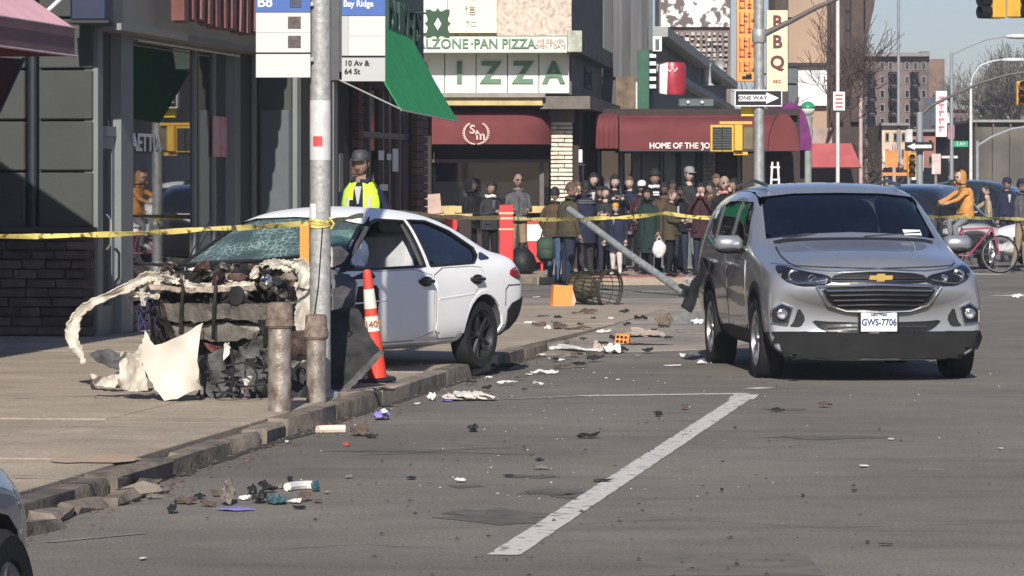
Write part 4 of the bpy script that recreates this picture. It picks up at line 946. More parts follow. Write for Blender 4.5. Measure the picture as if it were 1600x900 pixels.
# ================================================================ bare trees
bark = M('reddish_bark', (.075, .045, .036), .9, scale=8, var=.3); bark_g = M('grey_bark', (.13, .115, .10), .9, var=.3)
def bare_tree(name, label, px, pyb, Y, h, r0, spread, mat, seed, depth=5, lean=0, crook=.35, density=3, tw=.010):
    rr = random.Random(seed); o = thing(name, label, 'tree', (X_(px, Y), Y, 0)); trunk = MB(); limbs = MB(); twigs = MB(); 
    def grow(p, d, L, r, lv):
        pts = [p]; q = p.copy(); dd = d.copy(); n = 4
        for k in range(n):
            dd = (dd+Vector((rr.uniform(-1, 1), rr.uniform(-1, 1), rr.uniform(-.4, 1)))*.16*(1+lv*.25)).normalized(); q = q+dd*L/n; pts.append(q)
        rs = [r*(1-.42*i/n) for i in range(n+1)]
        (trunk if lv == 0 else limbs if lv < 3 else twigs).tube(pts, [max(q_, tw) for q_ in rs], 7 if lv < 2 else (4 if lv < 4 else 3), cap=False)
        if lv < depth:
            nb_ = density+(1 if lv == 0 else 0)+(rr.random() < .4)
            for k in range(int(nb_)):
                at = pts[-1] if k == 0 else pts[rr.choice([2, 3, 4] if lv else [3, 4, 4])]
                ax = Vector((rr.uniform(-1, 1), rr.uniform(-1, 1), 0)).normalized(); ang = rr.uniform(.25, .75)*spread
                nd = (dd*math.cos(ang)+(ax-dd*ax.dot(dd)).normalized()*math.sin(ang)).normalized(); nd.z = max(nd.z, .18)
                grow(at, nd.normalized(), L*rr.uniform(.62, .86), rs[-1]*rr.uniform(.6, .85), lv+1)
    grow(Vector((0, 0, 0)), Vector((lean, 0, 1)).normalized(), h, r0, 0)
    part('trunk', trunk, mat, o, smooth=True); part('limbs', limbs, mat, o, smooth=True); part('twigs', twigs, mat, o, kind='stuff'); return o
bare_tree('bare_tree', 'bare reddish street tree with fanned branches right of the brown tower', 1360, 287, 136, 1.4, .34, 1.75, bark, 31, 6, density=2.7, tw=.019)
bare_tree('bare_tree', 'thin bare tree in front of the tan building', 1268, 285, 118, 2.2, .12, .9, bark, 9, 5)
for i, (px, Y_, h_, sd_) in enumerate(((1548, 168, 2.2, 15), (1580, 172, 2.3, 16), (1612, 168, 2.4, 17), (1512, 200, 1.5, 18))):
    bare_tree('bare_tree', ['grey bare tree above the left end of the dark wall', 'tallest grey bare tree behind the middle of the dark wall', 'grey bare tree over the dark wall at the picture edge', 'far grey bare tree between the two street lamps'][i], px, 285, Y_, h_, .24, 1.0, bark_g, sd_, 6, density=3)

# ================================================================ poles, lamps, signals
galv = M('galvanised_pole', (.33, .34, .33), .5, .35, scale=10, var=.25, bump=.2)
galv_far = M('far_grey_pole', (.27, .28, .29), .6, .2, var=.1)
white_pole = M('white_pole', (.6, .6, .58), .5, var=.1)
yel = M('signal_yellow', (.62, .36, .04), .45, var=.1)
def pole(name, label, px, ptop, Y, r, mat, r1=None, base=True, zb=.0):
    o = thing(name, label, 'pole', (X_(px, Y), Y, zb)); m = MB(); zt = Z_(ptop, Y); m.tube([(0, 0, 0), (0, 0, zt-zb)], [r, r1 or r*.9], 14); part('shaft', m, mat, o, smooth=True)
    if base: m = MB(); m.lathe([(r*1.9, 0), (r*1.9, .06), (r*1.4, .35), (r*1.1, .4)], 12); part('base', m, mat, o, smooth=True)
    return o
YS = 61.5
sp = pole('signal_pole', 'thick grey traffic signal pole behind the silver SUV with a one way sign', 1186, -60, YS, .088, galv)
m = MB(); zj = Z_(55, YS); x1_, z1_ = X_(1330, YS)-X_(1186, YS), Z_(-12, YS)
m.tube([(0.05, -.0, zj), (.5, -.02, zj+.22), (x1_*.6, -.05, zj+(z1_-zj)*.62), (x1_, -.08, z1_), (x1_*2.2, -.1, z1_+.5)], [.05, .042, .038, .034, .03], 8); part('mast_arm', m, M('dark_arm', (.10, .085, .075), .6), sp, smooth=True)
m = MB(); m.lathe([(.105, zj-.12), (.115, zj-.1), (.115, zj+.08), (.105, zj+.1)], 14); part('collar', m, galv, sp, smooth=True); m = MB(); m.lathe([(.10, .95), (.108, .96), (.108, 1.05), (.1, 1.06)], 14); part('collar', m, galv, sp, smooth=True)
ow = thing('one_way_sign', 'black and white ONE WAY arrow sign on the thick signal pole', 'sign', (X_(1185, YS-.12), YS-.12, Z_(153.5, YS)))
kp = YS/F
m = MB(); m.box((0, 0, 0), (74*kp, .012, 26*kp)); part('white_border', m, white_pl, ow)
m = MB(); m.box((0, -.008, 0), (71*kp, .008, 22*kp)); part('black_field', m, dark_trim, ow)
ar = [(-31, -5), (12, -5), (12, -9), (32, 0), (12, 9), (12, 5), (-31, 5)]
m = MB(); m.prism([((x)*kp, y*kp) for x, y in ar], -.02, -.012, 'y'); part('arrow', m, white_pl, ow)
tb = text_mb('ONE WAY', .085, .004, T(-9*kp, -.0225, 0), bold=.002, sx=1.15); part('lettering', tb, dark_trim, ow)
# pedestrian signals on the pole
ps = thing('pedestrian_signal', 'yellow-framed pedestrian signal heads, dark faced, on the thick pole', 'traffic signal', (X_(1136, YS-.2), YS-.25, Z_(215, YS)))
def rel(px, py, cx_, cy_): return (px-cx_)*kp, (cy_-py)*kp
x0, z0 = rel(1111, 236, 1136, 215); x1, z1 = rel(1145, 197, 1136, 215)
m = MB(); m.box(((x0+x1)/2, .1, (z0+z1)/2), (x1-x0+.03, .24, z1-z0+.03), bev=.012); part('housing', m, yel, ps)
m = MB(); m.box(((x0+x1)/2, -.03, (z0+z1)/2), (x1-x0-.04, .02, z1-z0-.04)); part('face', m, M('dark_lens_grid', (.05, .055, .045), .5, scale=30, var=.4), ps)
m = MB()
for i in range(9): m.box(((x0+x1)/2, -.045, z0+.04+i*(z1-z0-.08)/8), (x1-x0-.04, .02, .006))
m.box(((x0+x1)/2, -.05, (z0+z1)/2), (.014, .03, z1-z0-.04)); part('louvre', m, dark_trim, ps)
m = MB(); xa, _ = rel(1147, 0, 1136, 215); xb, _ = rel(1160, 0, 1136, 215); m.box(((xa+xb)/2, .1, (z0+z1)/2+.01), (xb-xa, .3, z1-z0+.02), bev=.012); part('side_housing', m, yel, ps)
m = MB(); xa, _ = rel(1161, 0, 1136, 215); xb, _ = rel(1177, 0, 1136, 215); m.box(((xa+xb)/2, .14, (z0+z1)/2), (xb-xa, .2, z1-z0-.04), bev=.01); part('rear_housing', m, M('olive_box', (.12, .10, .05), .6), ps)
m = MB(); m.box((.14, .1, z1+.05), (.52, .12, .045)); m.box((.22, .1, z0-.04), (.22, .1, .05)); part('bracket', m, yel, ps)
ys_ = solo('yellow_box_sign', MB().box((0, 0, 0), (.20, .08, .17), bev=.006), M('bright_yellow', (.85, .62, .03), .5), 'small bright yellow sign under the ONE WAY sign', 'sign', (X_(1169, YS-.1), YS+.12, Z_(173, YS)))
gl_ = thing('globe_lamp', 'green-topped globe lamp on a grey-green subway entrance post', 'lamp', (X_(1262, 90), 90, 0)); kk = 90/F
zg = Z_(170, 90); m = MB(); m.lathe([(.05, 0)]+[(.0+11.5*kk*math.sin(a), 11.5*kk*(1-math.cos(a))) for a in [i*PI/2/6 for i in range(1, 7)]], 18, T(0, 0, zg-11.5*kk)); part('lower_globe', m, M('milky_globe', (.55, .56, .5), .3), gl_, smooth='all')
m = MB(); m.lathe([(11.5*kk*math.cos(a), 11.5*kk*math.sin(a)) for a in [i*PI/2/6 for i in range(7)]], 18, T(0, 0, zg+.002)); part('upper_globe', m, M('green_globe', (.03, .26, .12), .25), gl_, smooth='all')
m = MB(); m.lathe([(.16, 0), (.16, .3), (.10, .5), (.09, zg-.9), (.13, zg-.55), (.10, zg-.45), (.12, zg-.2), (.06, zg-.16)], 14); part('post', m, M('grey_green_post', (.24, .28, .24), .6), gl_, smooth=True)
wp = pole('white_pole', 'slim pale pole with a small red and white sign right of the globe lamp', 1309, -60, 84, .045, white_pole)
ns = thing('parking_sign', 'small white sign with red print on the slim pale pole', 'sign', (X_(1311, 83.9), 83.9, Z_(158, 84))); kk = 84/F
m = MB(); m.box((0, 0, 0), (18*kk, .012, 29*kk)); part('plate', m, white_pl, ns)
for i in range(4): m = MB(); m.box((0, -.01, (9-i*6)*kk), (12*kk*(1-.15*(i % 2)), .006, 2.6*kk)); part('red_line', m, M('sign_red', (.6, .05, .05), .5), ns)
lad = thing('a_frame_ladder', 'narrow white ladder-like rack standing beneath the canopy end', 'ladder', (X_(1211, 71), 71, .1)); m = MB(); zt = Z_(253, 71)-.1; zb_ = 0
for s_ in (-1, 1): m.tube([(s_*.16, 0, 0), (s_*.05, 0, zt)], .022, 6)
part('rails', m, white_pl, lad)
for i in range(7): m = MB(); z = .5+i*(zt-.6)/6; m.tube([(-.15, 0, z), (.15, 0, z)] if i < 4 else [(-.09, 0, z), (.09, 0, z)], .018, 6); part('rung', m, white_pl, lad)
# cobra-head lamps and mast arms in the distance, right
def streetlamp(label, px, ptop, Y, arm, r=.08, mat=galv_far):
    o = thing('street_lamp', label, 'street lamp', (X_(px, Y), Y, 0)); zt = Z_(ptop, Y); m = MB(); m.tube([(0, 0, 0), (0, 0, zt)], [r, r*.6], 10); part('shaft', m, mat, o, smooth=True)
    pts = [(X_(a, Y)-X_(px, Y), 0, Z_(b, Y)) for a, b in arm]; m = MB(); m.tube(pts, [r*.34]*(len(pts)-1)+[r*.3], 7); part('arm', m, mat, o, smooth=True)
    e = pts[-1]; m = MB(); m.ball((e[0]+.35, 0, e[2]-.02), (.5, .2, .09), 10); part('lamp_head', m, white_pole, o, smooth='all'); return o
streetlamp('tall street lamp with a long arm reaching the right edge', 1487, 82, 125, [(1487, 86), (1510, 74), (1540, 62), (1575, 56)])
streetlamp('street lamp with pale curved arm beside the dark wall', 1517, 130, 140, [(1517, 132), (1520, 118), (1532, 102), (1552, 95), (1568, 93)], mat=white_pole)
streetlamp('thin far street lamp rising above the brick block', 1404, 0, 150, [(1404, 2), (1412, -12), (1430, -20)], r=.09)
tr_ = pole('signal_pole', 'pale signal pole whose long mast arm curves out to the right edge', 1437, 175, 104, .10, galv_far)
m = MB(); q = [(1437, 182), (1455, 165), (1490, 148), (1530, 130), (1570, 118), (1640, 106)]; m.tube([(X_(a, 104)-X_(1437, 104), 0, Z_(b, 104)) for a, b in q], [.05, .045, .04, .038, .036, .034], 8); part('mast_arm', m, M('dark_arm', (.10, .085, .075)), tr_, smooth=True)
tr2 = pole('signal_pole', 'slim grey pole with a thin low arm in front of the dark wall', 1527, 220, 135, .07, galv_far)
m = MB(); q = [(1527, 228), (1550, 214), (1580, 202), (1640, 192)]; m.tube([(X_(a, 135)-X_(1527, 135), 0, Z_(b, 135)) for a, b in q], .05, 6); part('mast_arm', m, galv_far, tr2, smooth=True)
for px, Y_, lb in ((1397, 130, 'thin pink-grey pole in front of the low cream shopfronts'), (1450, 165, 'thin pole close to the vertical white sign'), (1345, 128, 'thin grey pole at the edge of the brown tower')): pole('pole', lb, px, 225 if px == 1397 else 205 if px == 1450 else 120, Y_, .07, M('pink_grey_pole', (.45, .33, .31), .6), base=False)
def signal(label, px, py, Y, wpx, hpx, two=True, rz=0):
    o = thing('traffic_signal', label, 'traffic signal', (X_(px, Y), Y, Z_(py, Y)), rz); k_ = Y/F; w_, h2 = wpx*k_, hpx*k_
    m = MB(); m.box((0, 0, 0), (w_, w_*.9, h2), bev=w_*.08); part('housing', m, yel, o)
    n = 3
    for i in range(n):
        z = h2*(.33-.33*i); m = MB(); r_ = w_*.36
        m.lathe([(r_, 0), (r_*1.08, .0), (r_*1.15, w_*.7), (r_*1.08, w_*.7)], 14, T(0, -w_*.45, z) @ RX(PI/2), cap=False, a0=PI*1.15-PI*.0, a1=PI*1.15+PI*1.6) if False else m.lathe([(r_, 0), (r_*1.05, w_*.7), (r_*1.12, w_*.7), (r_*1.12, 0)], 14, T(0, -w_*.45, z) @ RX(PI/2), cap=False)
        part('visor', m, yel if i == 0 else dark_trim, o, smooth=True)
        m = MB(); m.lathe([(.002, 0), (r_*.95, 0), (r_*.95, .01)], 14, T(0, -w_*.46, z) @ RX(PI/2)); part('lens', m, M('dark_red_lens', (.12, .02, .015), .2), o)
    return o
signal('yellow traffic signal cut by the top right corner, left of the pair', 1556, 0, 88, 26, 58, rz=-1.15)
signal('yellow traffic signal cut by the top right corner, right of the pair', 1588, -2, 88, 26, 60, rz=1.0)
signal('yellow traffic signal at the right edge under the mast arm', 1597, 146, 103.7, 19, 38)
signal('small yellow signal beside the pale signal pole', 1424, 258, 120, 13, 38)
gr = thing('street_name_sign', 'small green street name sign among the far lamps', 'sign', (X_(1500, 130), 129.8, Z_(225, 130))); m = MB(); m.box((0, 0, 0), (.5, .03, .2)); part('plate', m, M('sign_green', (.02, .30, .15), .5), gr); tb = text_mb('5 AV', .14, .01, T(0, -.022, 0)); part('lettering', tb, white_pl, gr)
g2 = thing('one_way_sign', 'tiny dark one way arrow sign on the pale far signal pole', 'sign', (X_(1436, 103.8), 103.75, Z_(229, 104))); m = MB(); m.box((0, 0, 0), (.78, .02, .24)); part('plate', m, dark_trim, g2); m = MB(); m.prism([(-.33, 0), (-.12, .09), (-.12, .045), (.33, .045), (.33, -.045), (-.12, -.045), (-.12, -.09)], -.03, -.012, 'y'); part('arrow', m, white_pl, g2)
oc = thing('construction_barrier', 'orange and white construction barrier boards beyond the bare tree', 'barrier', (X_(1410, 125), 125, 0))
for i, (px, py, w_, h_, mt) in enumerate(((1393, 248, 20, 26, 'orange'), (1418, 250, 12, 30, 'orange'), (1384, 244, 8, 18, 'pale'), (1432, 272, 14, 18, 'pale'), (1400, 272, 40, 5, 'orange'))):
    m = MB(); m.box((X_(px, 125)-X_(1410, 125), i*.05, Z_(py, 125)), (w_*125/F, .06, h_*125/F)); part('board', m, M('barrier_orange', (.60, .22, .06), .6) if mt == 'orange' else M('ivory_board', (.7, .66, .5)), oc)
m = MB(); m.tube([(-.5, .1, 0), (-.5, .1, 1.9)], .05, 6); m.tube([(.5, .1, 0), (.5, .1, 1.9)], .05, 6); part('legs', m, galv_far, oc)
for i, (px, py, w_, h_, col, lb) in enumerate(((1421, 212, 9, 20, (.5, .5, .5), 'small white plate right of the bare tree'), (1468, 256, 14, 32, (.55, .42, .40), 'pale pinkish poster board under the far shops'), (1497, 205, 10, 22, (.5, .14, .2), 'small magenta banner between the street lamps'), (1452, 252, 12, 30, (.6, .58, .52), 'tall cream poster board left of the pinkish one'), (1505, 244, 26, 4, (.55, .55, .55), 'thin white bar sign between the street lamps'))):
    o = thing('sign_plate', lb, 'sign', (X_(px, 128), 128+i, Z_(py, 128))); m = MB(); m.box((0, 0, 0), (w_*128/F, .06, h_*128/F)); part('plate', m, M('plate_c%d' % i, col, .6, scale=3, var=.3), o); m = MB(); m.tube([(0, .06, -Z_(py, 128)), (0, .06, 0)], .04, 6); part('post', m, galv_far, o)
# opposite side of the avenue, outside the frame at the right: seen only mirrored in glass and paint
ob = avenue_thing('opposite_building', 'brown brick row on the far side of the avenue beyond the right edge', 'building')
m = MB(); m.box((16.5, 110, 4.2), (5, 150, 8.4)); part('wall', m, M('mirrored_brown_brick', (.30, .22, .17), .9, scale=.8, var=.2), ob)
for i in range(13):
    s_ = 59+i*11.5
    for z in (5.6,):
        m = MB(); m.box((13.97, s_, z), (.14, 7.6, 2.1)); wf = part('window', m, white_pole, ob); m = MB()
        for a in (-2.55, -.2+.35, 2.62):
            for b in (-.5, .5): m.box((13.88, s_+a, z+b), (.02, 2.2, .86))
        part('pane', m, tint_glass, wf)
m = MB()
for i in range(14): m.box((13.9, 45+i*10, 1.6), (.1, 8.4, 2.4))
part('shop_glazing', m, M('mirrored_shopfront', (.25, .27, .27), .5, scale=.35, var=.8, detail=8), ob)

# ================================================================ thin city haze
hz = MB(); hz.box((20, 200, 19.5), (500, 420, 41)); hm_ = bpy.data.materials.new('haze_air'); hm_.use_nodes = True; n = hm_.node_tree.nodes
n.remove(n['Principled BSDF']); pv_ = n.new('ShaderNodeVolumePrincipled'); pv_.inputs['Color'].default_value = (.80, .88, 1, 1); pv_.inputs['Density'].default_value = .0007; pv_.inputs['Anisotropy'].default_value = .2
hm_.node_tree.links.new(pv_.outputs[0], n['Material Output'].inputs['Volume'])
solo('haze', hz, hm_, 'thin bluish city haze over the whole street', 'haze', kind='stuff')
def ring(st, inset=0.):
    """half section bottom centre -> top centre, local x forward, y left"""
    x, zb, wr, zm, wm, zs, ws, zt, wt, ze, we, zc, sw = st
    i = inset
    pts = [(0, zb+i), (wr*.6, zb+i), (wr-i, zb+.03+i), (wm-i, zm), (ws-i, zs), (wt-i, zt),
           ((wt+we)/2+.012-i, (zt+ze)/2), (we-i, ze-i), (we*.6, zc-(zc-ze)*.28-i), (0, zc-i)]
    full = [Vector((x-sw*(y/max(ws, .1))**2, y, z)) for y, z in pts] + [Vector((x-sw*(y/max(ws, .1))**2, -y, z)) for y, z in reversed(pts[1:-1])]
    return full
def car_shell(stations, name, mat, sub=2):
    mb = MB(); mb.loftp([ring(s) for s in stations])
    me = mb.mesh(name, mat, False); o = link(name, me)
    md = o.modifiers.new('s', 'SUBSURF'); md.levels = sub; md.render_levels = sub; bake(o)
    return o
def to_bvh(o):
    bm = bmesh.new(); bm.from_mesh(o.data); b = BVHTree.FromBMesh(bm); bm.free(); return b
def cut(o, cutter_mb):
    if len(o.data.materials) < 2: o.data.materials.append(cabin_m)
    cutter_mb.mi = [1]*len(cutter_mb.f)
    c = link('cut', cutter_mb.mesh('cut', [cabin_m, cabin_m])); md = o.modifiers.new('b', 'BOOLEAN'); md.operation = 'DIFFERENCE'
    md.object = c; md.solver = 'EXACT'; bake(o)
    me = c.data; bpy.data.objects.remove(c); bpy.data.meshes.remove(me)
def smooth_me(o, ang=35):
    me = o.data; me.polygons.foreach_set('use_smooth', [True]*len(me.polygons)); me.set_sharp_from_angle(angle=math.radians(ang)); me.update()
def wheel(parent, x, y, side, rt, wdt, rim_mat, spokes=5, flat=0., double=True, steer=0):
    """tyre > rim, spokes, hub; side=+1 outer face to +y"""
    rr = rt*.70
    prof = [(rr*.97, -wdt/2+.02), (rr*1.02, -wdt/2), (rt*.93, -wdt/2), (rt*.985, -wdt/2+.025), (rt, -wdt*.2), (rt, wdt*.2), (rt*.985, wdt/2-.025), (rt*.93, wdt/2), (rr*1.02, wdt/2), (rr*.97, wdt/2-.02)]
    m = RX(-PI/2*side)
    mb = MB(); mb.lathe(prof, 40, m, cap=False)
    o = part('wheel', mb, rubber, parent, smooth=True, loc=(x, y, rt-flat), rz=steer)
    rb = MB(); rb.lathe([(rr, -wdt/2+.02), (rr, wdt/2-.012), (rr*.955, wdt/2-.008), (rr*.93, wdt/2-.03), (rr*.90, wdt/2-.07), (rr*.9, -wdt/2+.03)], 36, m, cap=False)
    part('rim', rb, rim_mat, o, smooth=True)
    bk = MB(); bk.lathe([(0.01, -.01), (rr*.9, -.01), (rr*.9, -.03), (.01, -.03)], 20, m); bk.lathe([(.01, 0), (rr*.62, 0), (rr*.62, .02), (.01, .02)], 20, m)
    part('brake_disc', bk, alloy_dk, o)
    sb = MB()
    for k in range(spokes):
        for dd in ((-.13, .13) if double else (0,)):
            a = 2*PI*k/spokes; b = a+dd*1.25
            p0 = Vector((math.cos(a)*rr*.16, math.sin(a)*rr*.16, wdt/2-.03)); p1 = Vector((math.cos(b)*rr*.93, math.sin(b)*rr*.93, wdt/2-.025))
            d = (p1-p0).normalized(); sd_ = Vector((-d.y, d.x, 0)); w0, w1 = rr*.085, rr*(.05 if double else .1)
            sec = []
            for p, ww in ((p0, w0), (p1, w1)):
                sec.append([p+sd_*ww+Vector((0, 0, -.02)), p+sd_*ww*.6+Vector((0, 0, .006)), p-sd_*ww*.6+Vector((0, 0, .006)), p-sd_*ww+Vector((0, 0, -.02))])
            sb.loftp([[m @ q for q in s_] for s_ in sec])
    sb.lathe([(.01, wdt/2-.045), (rr*.2, wdt/2-.045), (rr*.2, wdt/2-.015), (rr*.14, wdt/2-.005), (.01, wdt/2-.005)], 16, m)
    part('spokes', sb, rim_mat, o)
    return o
def strip(bvh, pts, axis, sgn, r, mat, name, parent, off=.0, n=6, **k):
    """thin moulding lying on the body along a 2D line"""
    out = []
    for i in range(len(pts)-1):
        a, b = Vector(pts[i]), Vector(pts[i+1]); c = max(1, int((b-a).length/.06))
        out += [a.lerp(b, j/c) for j in range(c)]
    out.append(Vector(pts[-1])); p3 = []
    for u, v in out:
        o = {'x': Vector((sgn*8, u, v)), 'y': Vector((u, sgn*8, v)), 'z': Vector((u, v, sgn*8))}[axis]
        d = {'x': Vector((-sgn, 0, 0)), 'y': Vector((0, -sgn, 0)), 'z': Vector((0, 0, -sgn))}[axis]
        h = bvh.ray_cast(o, d)
        if h[0] is not None: p3.append(h[0]-d*off)
    mb = MB()
    if len(p3) > 1: mb.tube(p3, r, n)
    return part(name, mb, mat, parent, smooth=True, **k)
def arch(x, z, r, y0, y1, n=28):
    mb = MB(); mb.lathe([(r, y0), (r, y1)], n, T(x, 0, z) @ RX(-PI/2)); return mb
def seat(parent, x, y, mat, h=.62):
    mb = MB(); mb.box((x, y, .52), (.5, .5, .16), bev=.05)
    m = T(x-.25, y, .88) @ RY(math.radians(-14)); mb.box((0, 0, 0), (.14, .5, h), m=Matrix.Identity(4), bev=.05) if False else None
    b = MB(); b.box((0, 0, 0), (.14, .5, h), bev=.05); b.box((0, 0, h/2+.09), (.09, .27, .16), bev=.04); b.xf(m)
    mb.add(b.v, b.f); return part('seat', mb, mat, parent, smooth=True)

# ================================================================ silver SUV
#            x    zb   wr   zm   wm   zs   ws   zt   wt   ze   we   zc  sw
SUVST = [(-1.00, .42, .66, .60, .80, .78, .82, .95, .78, 1.05, .72, 1.09, .08),
         (-.97, .34, .78, .60, .88, .80, .89, 1.00, .86, 1.12, .78, 1.18, .08),
         (-.85, .26, .84, .58, .915, .85, .92, 1.06, .89, 1.34, .79, 1.40, .05),
         (-.60, .24, .86, .58, .925, .86, .925, 1.08, .90, 1.54, .77, 1.60, .02),
         (0.0, .22, .87, .56, .925, .86, .925, 1.08, .91, 1.605, .75, 1.66, 0),
         (.7, .21, .87, .56, .905, .84, .92, 1.06, .91, 1.63, .745, 1.685, 0),
         (1.2, .21, .87, .56, .90, .84, .915, 1.05, .91, 1.615, .745, 1.67, 0),
         (1.56, .21, .87, .56, .90, .84, .915, 1.045, .91, 1.555, .75, 1.62, 0),
         (2.0, .21, .87, .56, .905, .84, .92, 1.06, .91, 1.30, .77, 1.38, 0),
         (2.28, .21, .87, .56, .915, .84, .925, 1.06, .91, 1.15, .79, 1.205, 0),
         (2.5, .21, .87, .56, .925, .84, .925, 1.03, .90, 1.10, .78, 1.165, 0),
         (2.9, .20, .87, .50, .93, .83, .925, .98, .89, 1.05, .73, 1.12, .02),
         (3.25, .19, .87, .46, .93, .82, .92, .94, .88, 1.00, .71, 1.075, .08),
         (3.46, .18, .87, .44, .92, .80, .91, .90, .86, .95, .70, 1.025, .16),
         (3.57, .18, .86, .42, .915, .74, .90, .84, .85, .88, .68, .95, .22),
         (3.635, .18, .84, .40, .90, .68, .885, .76, .83, .80, .66, .86, .25),
         (3.66, .20, .80, .40, .85, .60, .84, .66, .78, .69, .60, .74, .26)]
suv_front_px = (1173, 590); _Y = F*H/(590-YH)
AL = math.radians(5.2); fwd = Vector((math.sin(AL), -math.cos(AL), 0)); lft = Vector((math.cos(AL), math.sin(AL), 0))
fw = Vector(((1178-800)/F*_Y, _Y, 0))              # outer face of the wheel nearest the camera on the kerb side
suv = thing('suv', 'silver compact SUV standing in the roadway facing the camera with damage at its kerb-side rear', 'SUV',
            fw + lft*.93 - fwd*2.725 + Vector((0, 0, 0)), math.atan2(fwd.y, fwd.x))
sb_ = car_shell(SUVST, 'body', silver); sbv = to_bvh(sb_)
cav = MB(); cav.loftp([ring((x, .5, w1-.05, .7, w2-.06, zs, ws-.06, zt, wt-.06, ze-.03, we-.05, zc-.06, 0)) for (x, zb, w1, zm, w2, zs, ws, zt, wt, ze, we, zc, sw) in SUVST[3:10]])
cut(sb_, cav)
WS = [(-.675, 1.545), (-.745, 1.18), (-.4, 1.225), (0, 1.24), (.4, 1.225), (.745, 1.18), (.675, 1.545), (.4, 1.575), (0, 1.582), (-.4, 1.575)]
SW1 = [(1.98, 1.115), (1.10, 1.115), (1.10, 1.50), (1.47, 1.50), (1.62, 1.44)]
SW2 = [(1.02, 1.115), (.14, 1.13), (.10, 1.46), (.3, 1.50), (1.02, 1.505)]
SW3 = [(.06, 1.14), (-.36, 1.20), (-.30, 1.40), (.02, 1.45)]
c_ = MB(); c_.prism(WS, 1.2, 3.2, 'x'); cut(sb_, c_)
for pl in (SW1, SW2):
    for s_ in (-1, 1): c_ = MB(); c_.prism(pl, min(.35*s_, 1.4*s_), max(.35*s_, 1.4*s_), 'y'); cut(sb_, c_)
for x_ in (0, 2.725):
    for s_ in (-1, 1): cut(sb_, arch(x_, .37, .405, .62*s_, 1.2*s_))
smooth_me(sb_); sb_.parent = suv
body_seam = .0
part('windscreen', project(sbv, WS, 'x', 1, -.012, 0, .08), car_glass, suv, smooth='all')
for s_ in (-1, 1):
    part('side_window', project(sbv, SW1, 'y', s_, -.01, 0, .12), car_glass, suv, smooth='all')
    part('side_window', project(sbv, SW2, 'y', s_, -.01, 0, .12), car_glass, suv, smooth='all')
    part('quarter_window', project(sbv, SW3, 'y', s_, .003, .01, .12), tint_glass, suv, smooth='all')
    strip(sbv, [(2.05, 1.085), (1.1, 1.085), (.1, 1.10), (-.4, 1.17)], 'y', s_, .012, chrome, 'belt_moulding', suv)
    # doors: proud skins over dark shut lines
    for pl in ([(2.13, .36), (2.16, .75), (2.12, 1.06), (1.08, 1.07), (1.06, .36)], [(1.03, .36), (1.05, 1.07), (.06, 1.08), (.08, .98), (.34, .75), (.42, .5), (.42, .36)]):
        part('door_seal', project(sbv, pl, 'y', s_, .0025, .008, .1), dark_trim, suv)
        cx = sum(p[0] for p in pl)/len(pl); cz = .71
        pl2 = [(cx+(p[0]-cx)*.982, cz+(p[1]-cz)*.978) for p in pl]
        d = part('door', project(sbv, pl2, 'y', s_, .006, .012, .07), silver, suv, smooth=True)
        hx = min(p[0] for p in pl)+.17 if pl[0][0] > 2 else .25
        hb = MB(); hb.box((hx+.02, .93*s_, .95), (.22, .035, .035), bev=.012); part('handle', hb, silver, d, smooth=True)
    part('sill_cladding', project(sbv, [(2.33, .24), (2.33, .40), (.39, .40), (.39, .24)], 'y', s_, .012, .02, .1), black_pl, suv)
    part('nose_cladding', project(sbv, [(3.15, .22), (3.15, .41), (3.6, .42), (3.6, .22)], 'y', s_, .014, .02, .06, rnd=0), M('bumper_black', (.014, .014, .014), .8, spec=.15), suv)
    for xa in (0, 2.725):
        pl = [(xa+.46*math.cos(a), .37+.46*math.sin(a)) for a in [i*PI/12-.25 for i in range(15)]]
        pl += [(xa+.40*math.cos(a), .37+.40*math.sin(a)) for a in [i*PI/12-.25 for i in range(14, -1, -1)]]
        part('arch_trim', project(sbv, pl, 'y', s_, .010, .02, .08, rnd=0), black_pl, suv)
    # headlights
    HL = [(.385*s_, .835), (.52*s_, .80), (.66*s_, .80), (.78*s_, .845), (.83*s_, .93), (.80*s_, .975), (.62*s_, .925), (.42*s_, .89)]
    hl = part('headlight', project(sbv, HL, 'x', 1, .006, .02, .05), dark_trim, suv, smooth='all')
    for (yy, zz, rr_) in ((.70, .89, .05), (.56, .865, .035)):
        h = sbv.ray_cast(Vector((8, yy*s_, zz)), Vector((-1, 0, 0)))[0]
        lb = MB(); lb.lathe([(rr_, .0), (rr_, .022), (rr_*.78, .026), (rr_*.74, .012), (.004, .010)], 20, T(h.x-.002, h.y, h.z) @ RY(PI/2) ); part('projector', lb, chrome, hl, smooth=True)
    strip(sbv, [(.45*s_, .862), (.58*s_, .835), (.68*s_, .828), (.76*s_, .86)], 'x', 1, .010, chrome, 'lamp_chrome', hl, off=.012)
    part('lens', project(sbv, HL, 'x', 1, .030, 0, .05), lamp_glass, hl, smooth='all')
    # fog lamp pods
    FP = [(.755*s_, .475), (.715*s_, .62), (.80*s_, .655), (.885*s_, .60), (.885*s_, .49)]
    fp = part('fog_lamp', project(sbv, FP, 'x', 1, .008, .02, .05), dark_trim, suv)
    strip(sbv, FP+[FP[0]], 'x', 1, .010, chrome, 'fog_surround', fp, off=.008)
    h = sbv.ray_cast(Vector((8, .80*s_, .565)), Vector((-1, 0, 0)))[0]
    lb = MB(); lb.lathe([(.045, 0), (.045, .03), (.034, .034), (.03, .016), (.004, .014)], 18, T(h.x, h.y, h.z) @ RY(PI/2)); part('bulb_bowl', lb, chrome, fp, smooth=True)
    # door mirror
    mm = MB(); m_ = T(1.86, 1.02*s_, 1.135)
    mm.box((0, 0, 0), (.14, .25, .145), bev=.045); mm.xf(m_)
